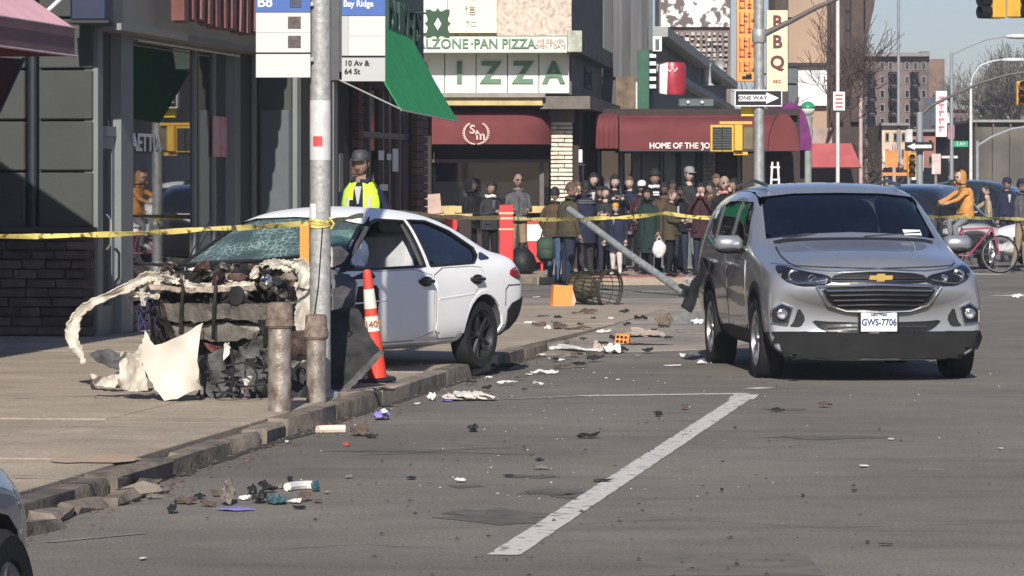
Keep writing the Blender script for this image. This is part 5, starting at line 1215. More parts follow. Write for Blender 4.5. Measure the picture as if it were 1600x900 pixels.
    mo = part('mirror', mm, silver, suv, smooth='all'); ar = MB(); ar.tube([(1.86, .90*s_, 1.06), (1.87, .95*s_, 1.07), (1.87, 1.0*s_, 1.09)], .03, 8, flat=.6); ar.ball((1.862, 1.02*s_, 1.085), (.07, .12, .04), 12); part('mirror_base', ar, black_pl, mo, smooth='all')
# bonnet, shut line and crease
HD = [(2.38, -.70), (2.9, -.735), (3.3, -.71), (3.44, -.50), (3.52, -.25), (3.545, 0), (3.52, .25), (3.44, .50), (3.3, .71), (2.9, .735), (2.38, .70), (2.44, .35), (2.46, 0), (2.44, -.35)]
part('bonnet_seal', project(sbv, HD, 'z', 1, .0025, .008, .1), dark_trim, suv)
part('bonnet', project(sbv, [(2.93+(x-2.93)*.985, y*.985) for x, y in HD], 'z', 1, .007, .012, .06), silver, suv, smooth=True)
for s_ in (-1, 1): strip(sbv, [(2.45, .50*s_), (2.9, .44*s_), (3.3, .34*s_)], 'z', 1, .010, silver, 'bonnet_crease', suv, off=.0, n=8)
cw = project(sbv, [(2.30, -.70), (2.36, -.3), (2.38, 0), (2.36, .3), (2.30, .70), (2.40, .69), (2.45, .35), (2.47, 0), (2.45, -.35), (2.40, -.69)], 'z', 1, .010, .015, .08); part('cowl_panel', cw, black_pl, suv)
for s_, l_ in ((-1, .62), (.35, .55)):
    wb_ = MB(); wb_.tube([(2.33, .62*s_ if s_ < 0 else .1, 1.20), (2.24, .3*s_ if s_ < 0 else .4, 1.22), (2.18, -.02 if s_ < 0 else .62, 1.235)], .009, 6); part('wiper', wb_, black_pl, suv)
# grille
UG = [(-.44, .84), (-.36, .905), (0, .925), (.36, .905), (.44, .84), (.30, .822), (0, .828), (-.30, .822)]
part('upper_grille', project(sbv, UG, 'x', 1, .006, .02, .05), dark_trim, suv)
strip(sbv, [(-.83, .985), (-.6, .945), (-.4, .927), (0, .945), (.4, .927), (.6, .945), (.83, .985)], 'x', 1, .009, chrome, 'grille_brow', suv, off=.006)
LG = [(-.50, .80), (0, .815), (.50, .80), (.40, .645), (.26, .60), (0, .592), (-.26, .60), (-.40, .645)]
lg = part('lower_grille', project(sbv, LG, 'x', 1, .006, .03, .05), dark_trim, suv)
for k in range(4):
    z_ = .765-k*.042; wdt_ = .45-k*.035
    strip(sbv, [(-wdt_, z_), (0, z_+.008), (wdt_, z_)], 'x', 1, .008, alloy_dk if k else chrome, 'grille_bar', lg, off=.016)
strip(sbv, [(-.53, .80), (0, .818), (.53, .80)], 'x', 1, .013, chrome, 'grille_surround', suv, off=.014, n=8)
for s_ in (-1, 1): strip(sbv, [(.53*s_, .80), (.42*s_, .64), (.27*s_, .592), (0, .585)], 'x', 1, .014, chrome, 'grille_surround', suv, off=.014, n=8)
for k in range(2): strip(sbv, [(-.40, .868-k*.022), (.40, .868-k*.022)], 'x', 1, .006, alloy_dk, 'grille_bar', suv, off=.016)
# gold bow-tie badge
hx = sbv.ray_cast(Vector((8, 0, .875)), Vector((-1, 0, 0)))[0].x
bt = MB(); bow = [(-.10, -.014), (-.10+.008, .022), (-.034, .022), (-.030, .036), (.038, .036), (.034, .022), (.104, .022), (.096, -.014), (.034, -.014), (.030, -.030), (-.038, -.030), (-.034, -.014)]
bt.prism([(a, b+.872) for a, b in bow], hx+.012, hx+.034, 'x'); part('bow_tie_badge', bt, gold, suv)
# lower bumper cladding and intake
LB = [(-.93, .42), (-.60, .42), (-.44, .398), (0, .395), (.44, .398), (.60, .42), (.93, .42), (.92, .215), (.5, .20), (-.5, .20), (-.92, .215)]
part('lower_bumper', project(sbv, LB, 'x', 1, .030, .03, .05, rnd=0), M('bumper_black', (.014, .014, .014), .8, spec=.15), suv, smooth=True)
LI = [(-.56, .52), (-.48, .44), (-.36, .405), (.36, .405), (.48, .44), (.56, .52), (.36, .50), (-.36, .50)]
li = part('lower_intake', project(sbv, LI, 'x', 1, .012, .03, .05), dark_trim, suv)
strip(sbv, [(-.42, .455), (0, .458), (.42, .455)], 'x', 1, .010, alloy_dk, 'intake_bar', li, off=.012)
for s_ in (-1, 1): part('cheek_recess', project(sbv, [(.60*s_, .53), (.66*s_, .63), (.70*s_, .50), (.74*s_, .46), (.64*s_, .455)], 'x', 1, .004, .01, .04), black_pl, suv)
# number plate
hx = sbv.ray_cast(Vector((8, 0, .50)), Vector((-1, 0, 0)))[0].x
np_ = MB(); np_.box((hx+.025, 0, .50), (.03, .34, .185), bev=.008); npf = part('plate_frame', np_, dark_trim, suv)
q_ = MB(); q_.box((hx+.042, 0, .50), (.008, .305, .152)); part('number_plate', q_, white_pl, npf)
tb = text_mb('GWS-7706', .078, .004, T(hx+.049, 0, .498) @ RZ(PI/2), bold=.002, sx=.84); part('plate_lettering', tb, navy_ink, npf)
tb = text_mb('NEW YORK', .026, .004, T(hx+.049, 0, .560) @ RZ(PI/2), bold=.001); part('plate_lettering', tb, navy_ink, npf)
for k, (x_, s_) in enumerate(((0, -1), (0, 1), (2.725, -1), (2.725, 1))): wheel(suv, x_, .815*s_, s_, .355, .215, alloy, 5, 0.012)
# interior
for y_ in (-.37, .37): seat(suv, .95, y_, seat_m)
ds = MB(); ds.box((1.95, 0, .98), (.45, 1.4, .16), bev=.06); part('dashboard', ds, M('grey_dash', (.09, .095, .10), .7), suv, smooth=True)
sw_ = MB(); sw_.lathe([(.185, -.012), (.2, 0), (.185, .012), (.17, 0)], 24, T(1.62, .37, 1.05) @ RY(math.radians(-65)), cap=False); sw_.box((1.62, .37, 1.05), (.05, .32, .05)); part('steering_wheel', sw_, black_pl, suv, smooth=True)
rm = MB(); rm.box((1.72, 0, 1.46), (.04, .24, .07), bev=.02); part('rear_view_mirror', rm, black_pl, suv)
sv = MB(); sv.box((2.05, -.05, 1.085), (.30, .5, .025), rz=.1, bev=.01); part('folded_paper', sv, seat_lt, suv)
st_ = MB(); h = sbv.ray_cast(Vector((8, .56, 1.24)), Vector((-1, 0, 0)))[0]
part('windscreen_sticker', project(sbv, [(.47, 1.215), (.63, 1.21), (.63, 1.255), (.47, 1.26)], 'x', 1, .002, .003, .08, rnd=0), white_pl, suv)
for s_ in (-1, 1):
    rr_ = MB(); rr_.tube([(1.35, .60*s_, 1.645), (.7, .615*s_, 1.69), (-.3, .62*s_, 1.635)], .016, 6); part('roof_rail', rr_, alloy_dk, suv, smooth=True)
# torn rear corner on the kerb side
fl = shard([(-.25, -.93, .95), (.10, -1.02, 1.02), (.28, -.95, .80), (.22, -1.05, .42), (.02, -1.15, .50), (-.2, -1.12, .72)], .05, 3, .012, .08, 3)
part('torn_arch_liner', fl, black_pl, suv, label='torn black wheel arch liner sticking out at the rear')
ub = MB(); ub.box((1.35, 0, .26), (4.0, 1.3, .10), bev=.03); part('underbody', ub, dark_trim, suv)
for s_ in (-1, 1): ax = MB(); ax.tube([(0, -.7, .36), (0, .7, .36)], .04, 8)
part('rear_axle', ax, black_pl, suv)

# ================================================================ wrecked white sedan
SED = [(-.72, .45, .58, .54, .78, .70, .80, .80, .76, .87, .64, .885, .07),
       (-.70, .36, .76, .50, .87, .74, .87, .87, .80, .945, .67, .96, .07),
       (-.63, .29, .83, .44, .90, .75, .895, .90, .85, .975, .68, .995, .04),
       (-.50, .24, .87, .42, .905, .74, .905, .90, .87, .99, .68, 1.01, .02),
       (-.36, .21, .88, .40, .91, .72, .91, .89, .88, 1.03, .67, 1.06, 0),
       (-.10, .20, .88, .40, .91, .70, .91, .87, .89, 1.165, .64, 1.215, 0),
       (.25, .19, .88, .40, .905, .69, .91, .86, .89, 1.285, .61, 1.345, 0),
       (.85, .19, .88, .40, .90, .68, .905, .85, .89, 1.34, .60, 1.40, 0),
       (1.36, .19, .88, .40, .90, .68, .905, .845, .89, 1.31, .60, 1.38, 0),
       (1.66, .19, .88, .40, .90, .68, .905, .84, .89, 1.24, .61, 1.32, 0),
       (2.03, .19, .88, .40, .905, .68, .91, .835, .89, 1.03, .67, 1.11, 0),
       (2.28, .19, .88, .40, .91, .68, .91, .83, .88, .91, .74, .965, 0),
       (2.38, .19, .88, .40, .91, .68, .91, .82, .87, .87, .76, .92, 0),
       (2.48, .22, .87, .40, .90, .68, .90, .81, .86, .85, .76, .90, 0)]
AS = math.radians(28); sf = Vector((-math.sin(AS), -math.cos(AS), 0)); slf = Vector((math.cos(AS), -math.sin(AS), 0))
zoff = .10; _Y = F*(H-zoff)/(571-YH)
rw = Vector(((755-800)/F*_Y, _Y, zoff-.015))
sedan = thing('wrecked_sedan', 'white sedan on the pavement with its front torn away to the engine bay', 'sedan',
              rw - slf*.89, math.atan2(sf.y, sf.x))
bd = car_shell(SED, 'body', white_p); sv_ = to_bvh(bd)
cav = MB(); cav.loftp([ring((x, .42, w1-.05, .6, w2-.06, zs, ws-.06, zt, wt-.055, ze-.03, we-.045, zc-.055, 0)) for (x, zb, w1, zm, w2, zs, ws, zt, wt, ze, we, zc, sw) in SED[5:13]])
cut(bd, cav)
SWS = [(-.62, 1.235), (-.775, .91), (-.4, .935), (0, .945), (.4, .935), (.775, .91), (.62, 1.235), (.4, 1.285), (0, 1.30), (-.4, 1.285)]
c_ = MB(); c_.prism(SWS, 1.2, 3.4, 'x'); cut(bd, c_)
D1 = [(2.20, .875), (.97, .885), (.94, 1.26), (1.32, 1.275), (1.62, 1.215), (1.90, 1.07)]
D2 = [(.88, .885), (.12, .90), (.0, .96), (-.02, 1.02), (.25, 1.17), (.55, 1.255), (.85, 1.265)]
D3 = [(.02, .915), (-.24, .925), (-.10, 1.0)]
for pl in (D1, D2):
    for s_ in (-1, 1): c_ = MB(); c_.prism(pl, min(.35*s_, 1.4*s_), max(.35*s_, 1.4*s_), 'y'); cut(bd, c_)
for s_ in (-1, 1): cut(bd, arch(0, .29, .345, .60*s_, 1.2*s_))
c_ = MB(); c_.prism([(2.2, .1), (2.8, .1), (2.8, .70), (2.5, .72), (2.3, .55)], -1.3, 1.3, 'y'); cut(bd, c_)
smooth_me(bd); bd.parent = sedan
part('windscreen', project(sv_, SWS, 'x', 1, -.012, 0, .07), crack_glass, sedan, smooth='all', label='shattered windscreen crazed all over with green tinge')
part('rear_window', project(sv_, [(-.52, -.50), (-.35, -.56), (-.56, -.1), (-.40, .0), (0, .05), (.40, .0)] if False else [(-.35, -.54), (-.35, .54), (-.02, .50), (-.02, -.50)], 'z', 1, .003, .008, .12), tint_glass, sedan, smooth='all')
for s_ in (-1, 1):
    if s_ < 0: part('side_window', project(sv_, D1, 'y', s_, -.01, 0, .12), car_glass, sedan, smooth='all')
    part('side_window', project(sv_, D2, 'y', s_, -.01, 0, .12), car_glass, sedan, smooth='all')
    part('quarter_window', project(sv_, D3, 'y', s_, .003, .01, .12), tint_glass, sedan)
    fr_ = [D1+[D1[0]], D2+[D2[0]]]
    for q in fr_: strip(sv_, q, 'y', s_, .014, dark_trim, 'window_surround', sedan)
    DD = ([(2.28, .27), (2.28, .60), (2.26, .855), (.90, .865), (.88, .6), (.89, .27)],
          [(.85, .27), (.84, .6), (.86, .865), (.02, .875), (-.02, .80), (.12, .70), (.32, .52), (.38, .27)])
    for k, pl in enumerate(DD):
        part('door_seal', project(sv_, pl, 'y', s_, .0025, .008, .1), dark_trim, sedan)
        cx = sum(p[0] for p in pl)/len(pl); cz = .6
        pl2 = [(cx+(p[0]-cx)*.98, cz+(p[1]-cz)*.975) for p in pl]
        mbd = project(sv_, pl2, 'y', s_, .007, .014, .06)
        if s_ > 0 and k == 0:   # the driver's door is buckled inwards along its front edge
            mbd.v = [(x, y-(.05*max(0, (x-1.75)/.4)**1.5 if x > 1.75 else 0)+.006*noise.noise(Vector((x*4, z*4, 1))), z) for x, y, z in mbd.v]
        d = part('door', mbd, white_p, sedan, smooth=True)
        hx = (1.03, .14)[k]
        hb = MB(); hb.tube([(hx-.11, .895*s_, .755), (hx-.07, .94*s_, .76), (hx+.07, .945*s_, .762), (hx+.11, .90*s_, .76)], .016, 8); part('handle', hb, dark_trim, d, smooth=True)
        hb = MB(); hb.ball((hx+.0, .913*s_, .758), (.105, .014, .044), 12); part('handle_recess', hb, dark_trim, d, smooth='all')
        part('door_crease', project(sv_, [(pl2[0][0]-.03, .60), (pl2[0][0]-.03, .612), (min(p[0] for p in pl2)+.20, .645), (min(p[0] for p in pl2)+.20, .633)], 'y', s_, .010, .01, .2, rnd=0), white_p, d)
    part('sill', project(sv_, [(2.1, .20), (2.1, .255), (.38, .255), (.38, .20)], 'y', s_, .01, .02, .12, rnd=0), white_p, sedan)
    pl = [(.375*math.cos(a), .29+.375*math.sin(a)) for a in [i*PI/12-.2 for i in range(15)]]; pl += [(.342*math.cos(a), .29+.342*math.sin(a)) for a in [i*PI/12-.2 for i in range(14, -1, -1)]]
    part('arch_lip', project(sv_, pl, 'y', s_, .006, .02, .08, rnd=0), white_p, sedan)
    TL = [(-.46, .79), (-.52, .83), (-.62, .85), (-.8, .83), (-.8, .74), (-.62, .745)]
    part('tail_light', project(sv_, TL, 'y', s_, .01, .03, .05), red_lens, sedan, smooth='all')
    part('torn_rear_bumper', project(sv_, [(-.40, .25), (-.41, .48), (-.50, .54), (-.8, .60), (-.8, .34), (-.6, .25)], 'y', s_, .014, .03, .05, rnd=0), black_pl, sedan, label='dark broken lower rear bumper hanging loose')
    part('rear_bumper_seal', project(sv_, [(-.37, .52), (-.38, .66), (-.44, .70), (-.68, .70), (-.68, .69), (-.44, .69), (-.39, .655), (-.38, .52)], 'y', s_, .003, .008, .1, rnd=0), dark_trim, sedan)
part('boot_seal', project(sv_, [(-.40, -.70), (-.40, .70), (-.412, .70), (-.412, -.70)], 'z', 1, .002, .006, .2, rnd=0), dark_trim, sedan)
wheel(sedan, 0, .80, 1, .300, .16, alloy_dk, 5, .02); wheel(sedan, 0, -.80, -1, .300, .16, alloy_dk, 5, .0)
# airbags and interior seen through the side windows
for y_ in (-.36, .36): seat(sedan, .98, y_, seat_lt, .56)
for y_ in (-.4, .4): seat(sedan, .36, y_, seat_lt, .18)
ab = MB(); ab.ball((1.60, .42, 1.0), (.17, .25, .21), 14); ab.v = [(x+.02*noise.noise(Vector((x*9, y*9, z*9))), y, z+.03*noise.noise(Vector((y*9, z*9, x*9)))) for x, y, z in ab.v]; part('airbag', ab, airbag_m, sedan, smooth='all', label='deflated white steering wheel airbag')
ab = shard([(1.98, .70, 1.03), (1.84, .66, 1.12), (1.70, .66, 1.08), (1.72, .72, .90), (1.94, .74, .90)], .03, 6, .01, .04, 4); part('side_airbag', ab, airbag_m, sedan, smooth='all')
ds = MB(); ds.box((2.02, 0, .80), (.42, 1.42, .14), bev=.05); part('dashboard', ds, black_pl, sedan, smooth=True)
# bent windscreen pillar and wing root in dark and white metal, at the driver's corner
pb = ribbon([(2.32, .84, .83), (2.14, .82, 1.00), (1.90, .78, 1.14), (1.64, .72, 1.27)], .06, (0, 1, 0), .015, .008, 4, seed=4); part('bent_pillar', pb, black_pl, sedan, label='dark bent windscreen pillar trim')
pb = shard([(1.80, .80, 1.22), (1.95, .84, 1.23), (2.08, .87, 1.12), (2.2, .88, 1.0), (2.10, .86, 1.02), (1.96, .83, 1.12)], .02, 5, .008, .04, 6); part('folded_wing_corner', pb, white_crumple, sedan, label='white sheet metal folded up against the pillar')
# everything below is laid out on the torn-open front of the car, in the car's own frame
SEDM = (Matrix.Translation(sedan.location) @ RZ(sedan.rotation_euler.z)).inverted()
def sl(px, py, back=0.): return SEDM @ P(px, py, 28.6+(395-px)*.0028+back)
cb = MB(); cb.tube([sl(x, y, 1.0) for x, y in ((218, 411), (250, 414), (330, 412), (400, 408), (470, 400))], .026, 8, flat=.5); part('cowl_edge', cb, black_pl, sedan, smooth=True)
for k in range(2):
    wp = MB(); wp.tube([sl(296+k*8, 402, 1.1), sl(312+k*8, 370, 1.4), sl(328+k*10, 345, 1.6)], .006, 5); part('bent_wiper', wp, alloy_dk, sedan)
part('cowl_cover', project(sv_, [(2.30, -.84), (2.32, -.4), (2.33, 0), (2.32, .4), (2.30, .84), (2.50, .84), (2.50, 0), (2.50, -.84)], 'z', 1, .012, .02, .08), black_pl, sedan)
part('cowl_face', project(sv_, [(-.88, .70), (-.88, .90), (-.4, .93), (0, .95), (.4, .93), (.88, .90), (.88, .70)], 'x', 1, .012, .02, .08, rnd=0), black_pl, sedan)
fwl = MB(); fwl.box((2.47, 0, .55), (.05, 1.5, .62)); part('firewall', fwl, engine_m, sedan)
eb = MB(); eb.box((2.74, .0, .56), (.46, .62, .40), jit=.05, bev=.06); eb.box((2.78, -.1, .78), (.30, .42, .07), jit=.02, bev=.03); eb.box((2.70, .48, .62), (.34, .26, .22), jit=.03, bev=.03); part('engine_block', eb, engine_m, sedan)
brown_m = M('brown_grime', (.10, .06, .05), .7, var=.6, scale=14, bump=.4)
beam_m = M('bare_beam', (.13, .115, .10), .6, .3, scale=9, var=.5, bump=.4); tan_crumple = M('beige_torn_metal', (.36, .30, .24), .6, .1, scale=16, var=.5, bump=.5); blue_wire = M('blue_black_wire', (.03, .03, .09), .5, var=.3)
rj = random.Random(11)
def q4(x0, y0, x1, y1, bk=0., jit=.02): return [sl(x, y, bk+rj.uniform(-jit, jit)) for x, y in ((x0, y0), (x1, y0), (x1, y1), (x0, y1))]
part('bumper_beam', shard(q4(258, 474, 425, 500, .05), .03, 5, .07, .05, 3), beam_m, sedan, smooth=True, label='bare dented crash bar across the front')
part('lower_beam', shard([sl(262, 508, .1), sl(300, 503, .1), (sl(405, 506, .1)), sl(400, 530, .1), sl(330, 530, .15), sl(268, 526, .1)], .03, 5, .05, .05, 4), M('bare_beam_pale', (.17, .155, .135), .7, .2, scale=7, var=.5, bump=.4), sedan, smooth=True)
part('radiator', shard(q4(240, 446, 430, 600, .35), .05, 4, .05, .08, 5), engine_m, sedan, smooth=True)
part('radiator_top_rail', shard([sl(235, 444), sl(300, 450), sl(400, 446), (sl(402, 453)), sl(300, 458), sl(238, 452)], .03, 6, .02, .04, 6), tan_crumple, sedan, smooth=True)
for x0, y0, x1, y1 in ((283, 438, 282, 522), (334, 432, 333, 530), (252, 470, 262, 520), (246, 480, 270, 518)):
    hb = MB(); hb.tube([sl(x0-8, y0+6, .1), sl(x0, y0, -.02), sl(x0+3, y0+14, -.07), sl((x0+x1)/2+1, (y0+y1)/2, -.09), sl(x1, y1, -.02)], .014, 7); part('support_strut', hb, engine_m, sedan, smooth=True)
for k in range(16):          # hoses and pipes
    x, y = rj.uniform(240, 440), rj.uniform(415, 470); pts = [sl(x, y, rj.uniform(0, .5))]
    for j in range(4): x += rj.uniform(-26, 30); y += rj.uniform(-14, 16); pts.append(sl(x, max(410, y), rj.uniform(-.02, .4)))
    hb = MB(); hb.tube(pts, rj.uniform(.006, .018), 7); part('hose', hb, [black_pl, engine_m, steel_dk, alloy_dk][k % 4], sedan, smooth=True)
for k in range(7):
    x, y = rj.uniform(208, 240), rj.uniform(462, 480); pts = [sl(x, y)]
    for j in range(4): x += rj.uniform(-9, 9); y += rj.uniform(6, 16); pts.append(sl(x, y, rj.uniform(-.05, .1)))
    hb = MB(); hb.tube(pts, .007, 5); part('wire', hb, blue_wire, sedan, smooth=True)
def scrap(x, y, s, bk, k, mt, n=5, stretch=1.6):
    a0 = rj.random()*6; pl = [sl(x+math.cos(a0+i*6.283/n)*s*stretch*rj.uniform(.6, 1.2), y+math.sin(a0+i*6.283/n)*s*rj.uniform(.6, 1.2), bk+rj.uniform(-.08, .08)) for i in range(n)]
    return part('torn_bracket', shard(pl, .03, 12, .005, .04, k), mt, sedan, smooth=True)
for k in range(78):          # torn brackets and covers over the engine
    scrap(rj.uniform(232, 462), rj.uniform(412, 446), rj.uniform(4, 11), rj.uniform(.0, .8), k, [engine_m, brown_m, steel_dk, engine_m, tan_crumple, rust_red, brown_m, engine_m, tan_crumple][k % 9])
for k in range(26): scrap(rj.uniform(240, 415), rj.uniform(455, 540), rj.uniform(4, 9), rj.uniform(.05, .35), 100+k, [engine_m, steel_dk, black_pl, engine_m, beam_m][k % 5], 5, 1.2)
for k in range(30): scrap(rj.uniform(398, 468), rj.uniform(418, 462), rj.uniform(4, 9), rj.uniform(-.1, .3), 140+k, [engine_m, black_pl, steel_dk, alloy_dk, chrome if k % 10 == 9 else engine_m][k % 5], 5, 1.1)
m = MB(); c_ = sl(372, 462, -.02); mm_ = T(*c_) @ RZ(-.1) @ RY(PI/2); m.lathe([(.01, -.03), (.07, -.03), (.075, -.02), (.06, -.005), (.075, .01), (.07, .03), (.03, .04), (.01, .04)], 20, mm_); part('belt_pulley', m, alloy_dk, sedan, smooth=True)
m = MB(); c_ = sl(420, 442, -.08); mm_ = T(*c_) @ RY(PI/2-.3) @ RX(.4); m.lathe([(.055, .05), (.06, .03), (.045, -.01), (.015, -.03), (.003, -.03)], 18, mm_, cap=False); part('lamp_bowl', m, chrome, sedan, smooth=True)
m = MB()
for k in range(12): m.tube([sl(268+k*4.6, 506, .06), sl(266+k*4.7, 530, .08)], .0045, 4)
part('radiator_fins', m, alloy_dk, sedan, kind='stuff')
m = MB(); c_ = sl(300, 436, .15); m.box(c_, (.16, .20, .13), rz=.3, bev=.012); part('battery', m, dark_trim, sedan)
for k in range(2): m = MB(); m.lathe([(.012, 0), (.014, .03)], 8, T(*(c_+Vector((0, -.06+.12*k, .06))))); part('battery_terminal', m, chrome, sedan)
# torn wing strips: the far-side white strip arcs out and down to the ground
W1 = [sl(x, y, b) for x, y, b in ((300, 446, .1), (262, 438, .1), (238, 431, .0), (222, 436, -.05), (190, 453, -.1), (150, 471, -.1), (124, 489, -.1), (114, 512, -.1), (113, 532, -.1), (124, 550, -.1), (131, 567, -.15))]
nv = (SEDM.to_3x3() @ Vector((0, -1, 0)))
part('torn_wing_strip', ribbon(W1, [.035, .045, .06, .065, .06, .055, .065, .085, .08, .05, .025], nv, .008, .016, 4, .3, 5), white_crumple, sedan, smooth=True, label='white wing strip curled out and down to the paving')
for k, (pp, ww) in enumerate((([(226, 438), (222, 456), (226, 478)], .03), ([(244, 436), (247, 452), (243, 468)], .035), ([(212, 444), (200, 456), (206, 470)], .03), ([(250, 434), (275, 438), (300, 446), (330, 448)], .04), ([(186, 456), (215, 460), (240, 462)], .03),
      ([(395, 436), (402, 422), (420, 413), (442, 416), (458, 428)], .06), ([(458, 420), (470, 414), (476, 430), (472, 450)], .09), ([(470, 440), (476, 470), (472, 500), (478, 520)], .11), ([(420, 416), (440, 410), (462, 414)], .04), ([(330, 452), (360, 446), (396, 444)], .03))):
    part('torn_metal_strip', ribbon([sl(x, y, .0+.03*(k % 3)) for x, y in pp], ww, nv, .008, .02, 5, .4, 20+k), white_crumple, sedan, smooth=True)
# suspension corner and bared hub behind the bollards
hbk = MB(); hc_ = sl(464, 541, -.05); m_ = T(*hc_) @ RY(PI/2+.35) @ RX(.25); hbk.lathe([(.03, -.12), (.09, -.10), (.115, -.02), (.12, .0), (.08, .02), (.07, .06), (.03, .07)], 22, m_); part('bare_wheel_hub', hbk, M('rusty_hub', (.07, .045, .035), .7, .3, scale=14, var=.5, bump=.5), sedan, smooth=True)
stt = MB(); stt.tube([sl(452, 520, .2), sl(440, 440, .4)], .04, 10)
for k in range(5): c_ = sl(450-k*2, 505-k*11, .22); stt.lathe([(.06, -.008), (.068, 0), (.06, .008)], 12, T(*c_), cap=False)
part('suspension_strut', stt, engine_m, sedan, smooth=True)
# hanging grey liners under the front
part('torn_liner', shard([(3.15, .05, .46), (3.2, .72, .55), (3.1, .78, .15), (3.15, .45, .02), (3.3, .1, .03), (3.25, -.08, .25)], .05, 5, .01, .06, 61), grey_pl, sedan, smooth=True, label='grey inner liner hanging below the crash bar')
part('torn_liner', shard([(3.2, -.05, .36), (3.25, .12, .40), (3.24, .10, .22), (3.22, -.02, .2)], .04, 6, .02, .05, 62), rust_red, sedan, smooth=True, label='red-brown smeared foam under the crash bar')

# ================================================================ simple background car
def simple_car(root, st, mat, glasses, wheels, rt=.33, glassmat=None, rimm=None, sub=2):
    b = car_shell(st, 'body', mat, sub); bv = to_bvh(b)
    for x_ in wheels:
        for s_ in (-1, 1): cut(b, arch(x_, rt, rt*1.14, .6*s_, 1.2*s_, 20))
    smooth_me(b); b.parent = root
    for nm, pl, ax, ss in glasses:
        for s_ in ss: part(nm, project(bv, pl, ax, s_, .004, .01, .1), glassmat or tint_glass, root, smooth='all')
    for x_ in wheels:
        for s_ in (-1, 1): wheel(root, x_, (.81)*s_, s_, rt, .21, rimm or alloy, 5)
    return b, bv
# ================================================================ stop pole, signs, bollards, cone, tape
worn_steel = M('worn_bollard', (.30, .25, .20), .45, .55, scale=11, col2=(.50, .46, .41), bump=.25, detail=12, stretch=(1, 1, .8))
worn_steel.node_tree.nodes['Color Ramp'].color_ramp.elements[0].color = (.15, .105, .08, 1)
rust = M('rusty_cap', (.12, .075, .055), .8, .2, scale=14, col2=(.30, .24, .20), bump=.5)
def bollard(label, px, pyb, pyt, wpx, lean=0):
    b = G(px, pyb, .12); k_ = b.y/F; r = wpx*k_/2; h = (pyb-pyt)*k_
    o = thing('bollard', label, 'bollard', b); o.rotation_euler = (0, lean, R.random()*3); m = MB(); m.lathe([(r, 0), (r, h*.3), (r*.985, h*.6), (r, h-.17)], 28); part('post', m, worn_steel, o, smooth=True)
    m = MB(); m.lathe([(r*1.02, h-.18), (r*1.16, h-.17), (r*1.18, h-.10), (r*1.12, h-.095), (r*1.12, h-.03), (r*1.02, h-.006), (r*.7, h), (.002, h)], 28); part('cap', m, rust, o, smooth=True)
    m = MB(); m.lathe([(r*1.17, h-.165), (r*1.26, h-.16), (r*1.26, h-.125), (r*1.17, h-.12)], 28, cap=False); part('ring', m, rust, o, smooth=True); return o
bollard('rusty capped steel bollard at the kerb, nearer and left of the stop pole', 437, 642, 472, 36)
bollard('rusty steel bollard standing directly in front of the stop pole', 494, 628, 491, 31)
bpY = 27.75; bpo = thing('bus_stop_pole', 'thick mottled grey steel pole carrying the bus stop signs', 'pole', (X_(500.5, bpY), bpY, .12)); kq = bpY/F
m = MB(); m.lathe([(.075, 0), (.075, Z_(155, bpY)-.12), (.0745, Z_(155, bpY)-.115), (.0745, 5.6)], 24); m.lathe([(.14, 0), (.14, .03), (.09, .05)], 20)
galv_m = M('mottled_galvanised', (.27, .27, .26), .6, .3, scale=22, col2=(.42, .42, .40), detail=10, bump=.3, bscale=30); part('shaft', m, galv_m, bpo, smooth=True)
m = MB(); m.lathe([(.0762, Z_(250, bpY)-.12), (.0762, Z_(157, bpY)-.12)], 24, cap=False); part('pale_sleeve', m, M('pale_sleeve', (.52, .52, .51), .6, scale=12, var=.12), bpo, smooth=True)
m = MB(); m.lathe([(.077, Z_(229, bpY)-.12), (.077, Z_(213, bpY)-.12)], 10, cap=False, a0=-PI*.72, a1=-PI*.42); part('red_sticker', m, M('red_sticker', (.62, .06, .06), .5), bpo)
m = MB(); m.lathe([(.077, Z_(342, bpY)-.12), (.077, Z_(318, bpY)-.12)], 8, cap=False, a0=-PI*1.0, a1=-PI*.62); part('white_label', m, white_pl, bpo)
m = MB(); m.tube([(.02, -.08, Z_(355, bpY)-.12), (-.01, -.085, .8), (-.045, -.08, .55)], .005, 5); part('black_strap', m, dark_trim, bpo)
hdr = M('transit_blue', (.035, .10, .33), .45, var=.04); sgn = M('bus_sign_white', (.52, .51, .49), .45, var=.03); sgn2 = M('bus_sign_grey', (.40, .40, .39), .45, var=.03); sq = M('worn_dark_sticker', (.085, .07, .06), .7, scale=40, var=.5)
def rr2(px, py, cx_, cy_): return (px-cx_)*kq, (cy_-py)*kq
ls = thing('bus_stop_sign', 'left bus stop sign panel with two dark squares and blue header', 'sign', (X_(442, bpY-.1), bpY-.10, Z_(60, bpY-.1)))
def rbox(m, x0, y0, x1, y1, c, y=0, d=.012): a, b_ = rr2(x0, y1, *c), rr2(x1, y0, *c); m.box(((a[0]+b_[0])/2, y, (a[1]+b_[1])/2), (b_[0]-a[0], d, b_[1]-a[1]), bev=.002); return m
c = (442, 60)
part('panel', rbox(MB(), 400, 20, 485, 82, c), sgn, ls); part('lower_panel', rbox(MB(), 400, 84.5, 485, 121, c), sgn, ls)
part('backing', rbox(MB(), 401, -45, 484, 120, c, .012), dark_trim, ls)
part('header', rbox(MB(), 400, -45, 485, 19.5, c, -.001), hdr, ls)
m = MB(); m.lathe([(.002, -.006), (.197, -.006), (.197, .006), (.002, .006)], 32, T(*[rr2(442.5, -85, *c)[0], 0, rr2(442.5, -85, *c)[1]]) @ RX(PI/2)); rbox(m, 400, -85, 485, -45, c); part('round_head', m, hdr, ls)
for y0 in (26, 56): part('dark_square', rbox(MB(), 450, y0, 470, y0+19, c, -.008, .004), sq, ls)
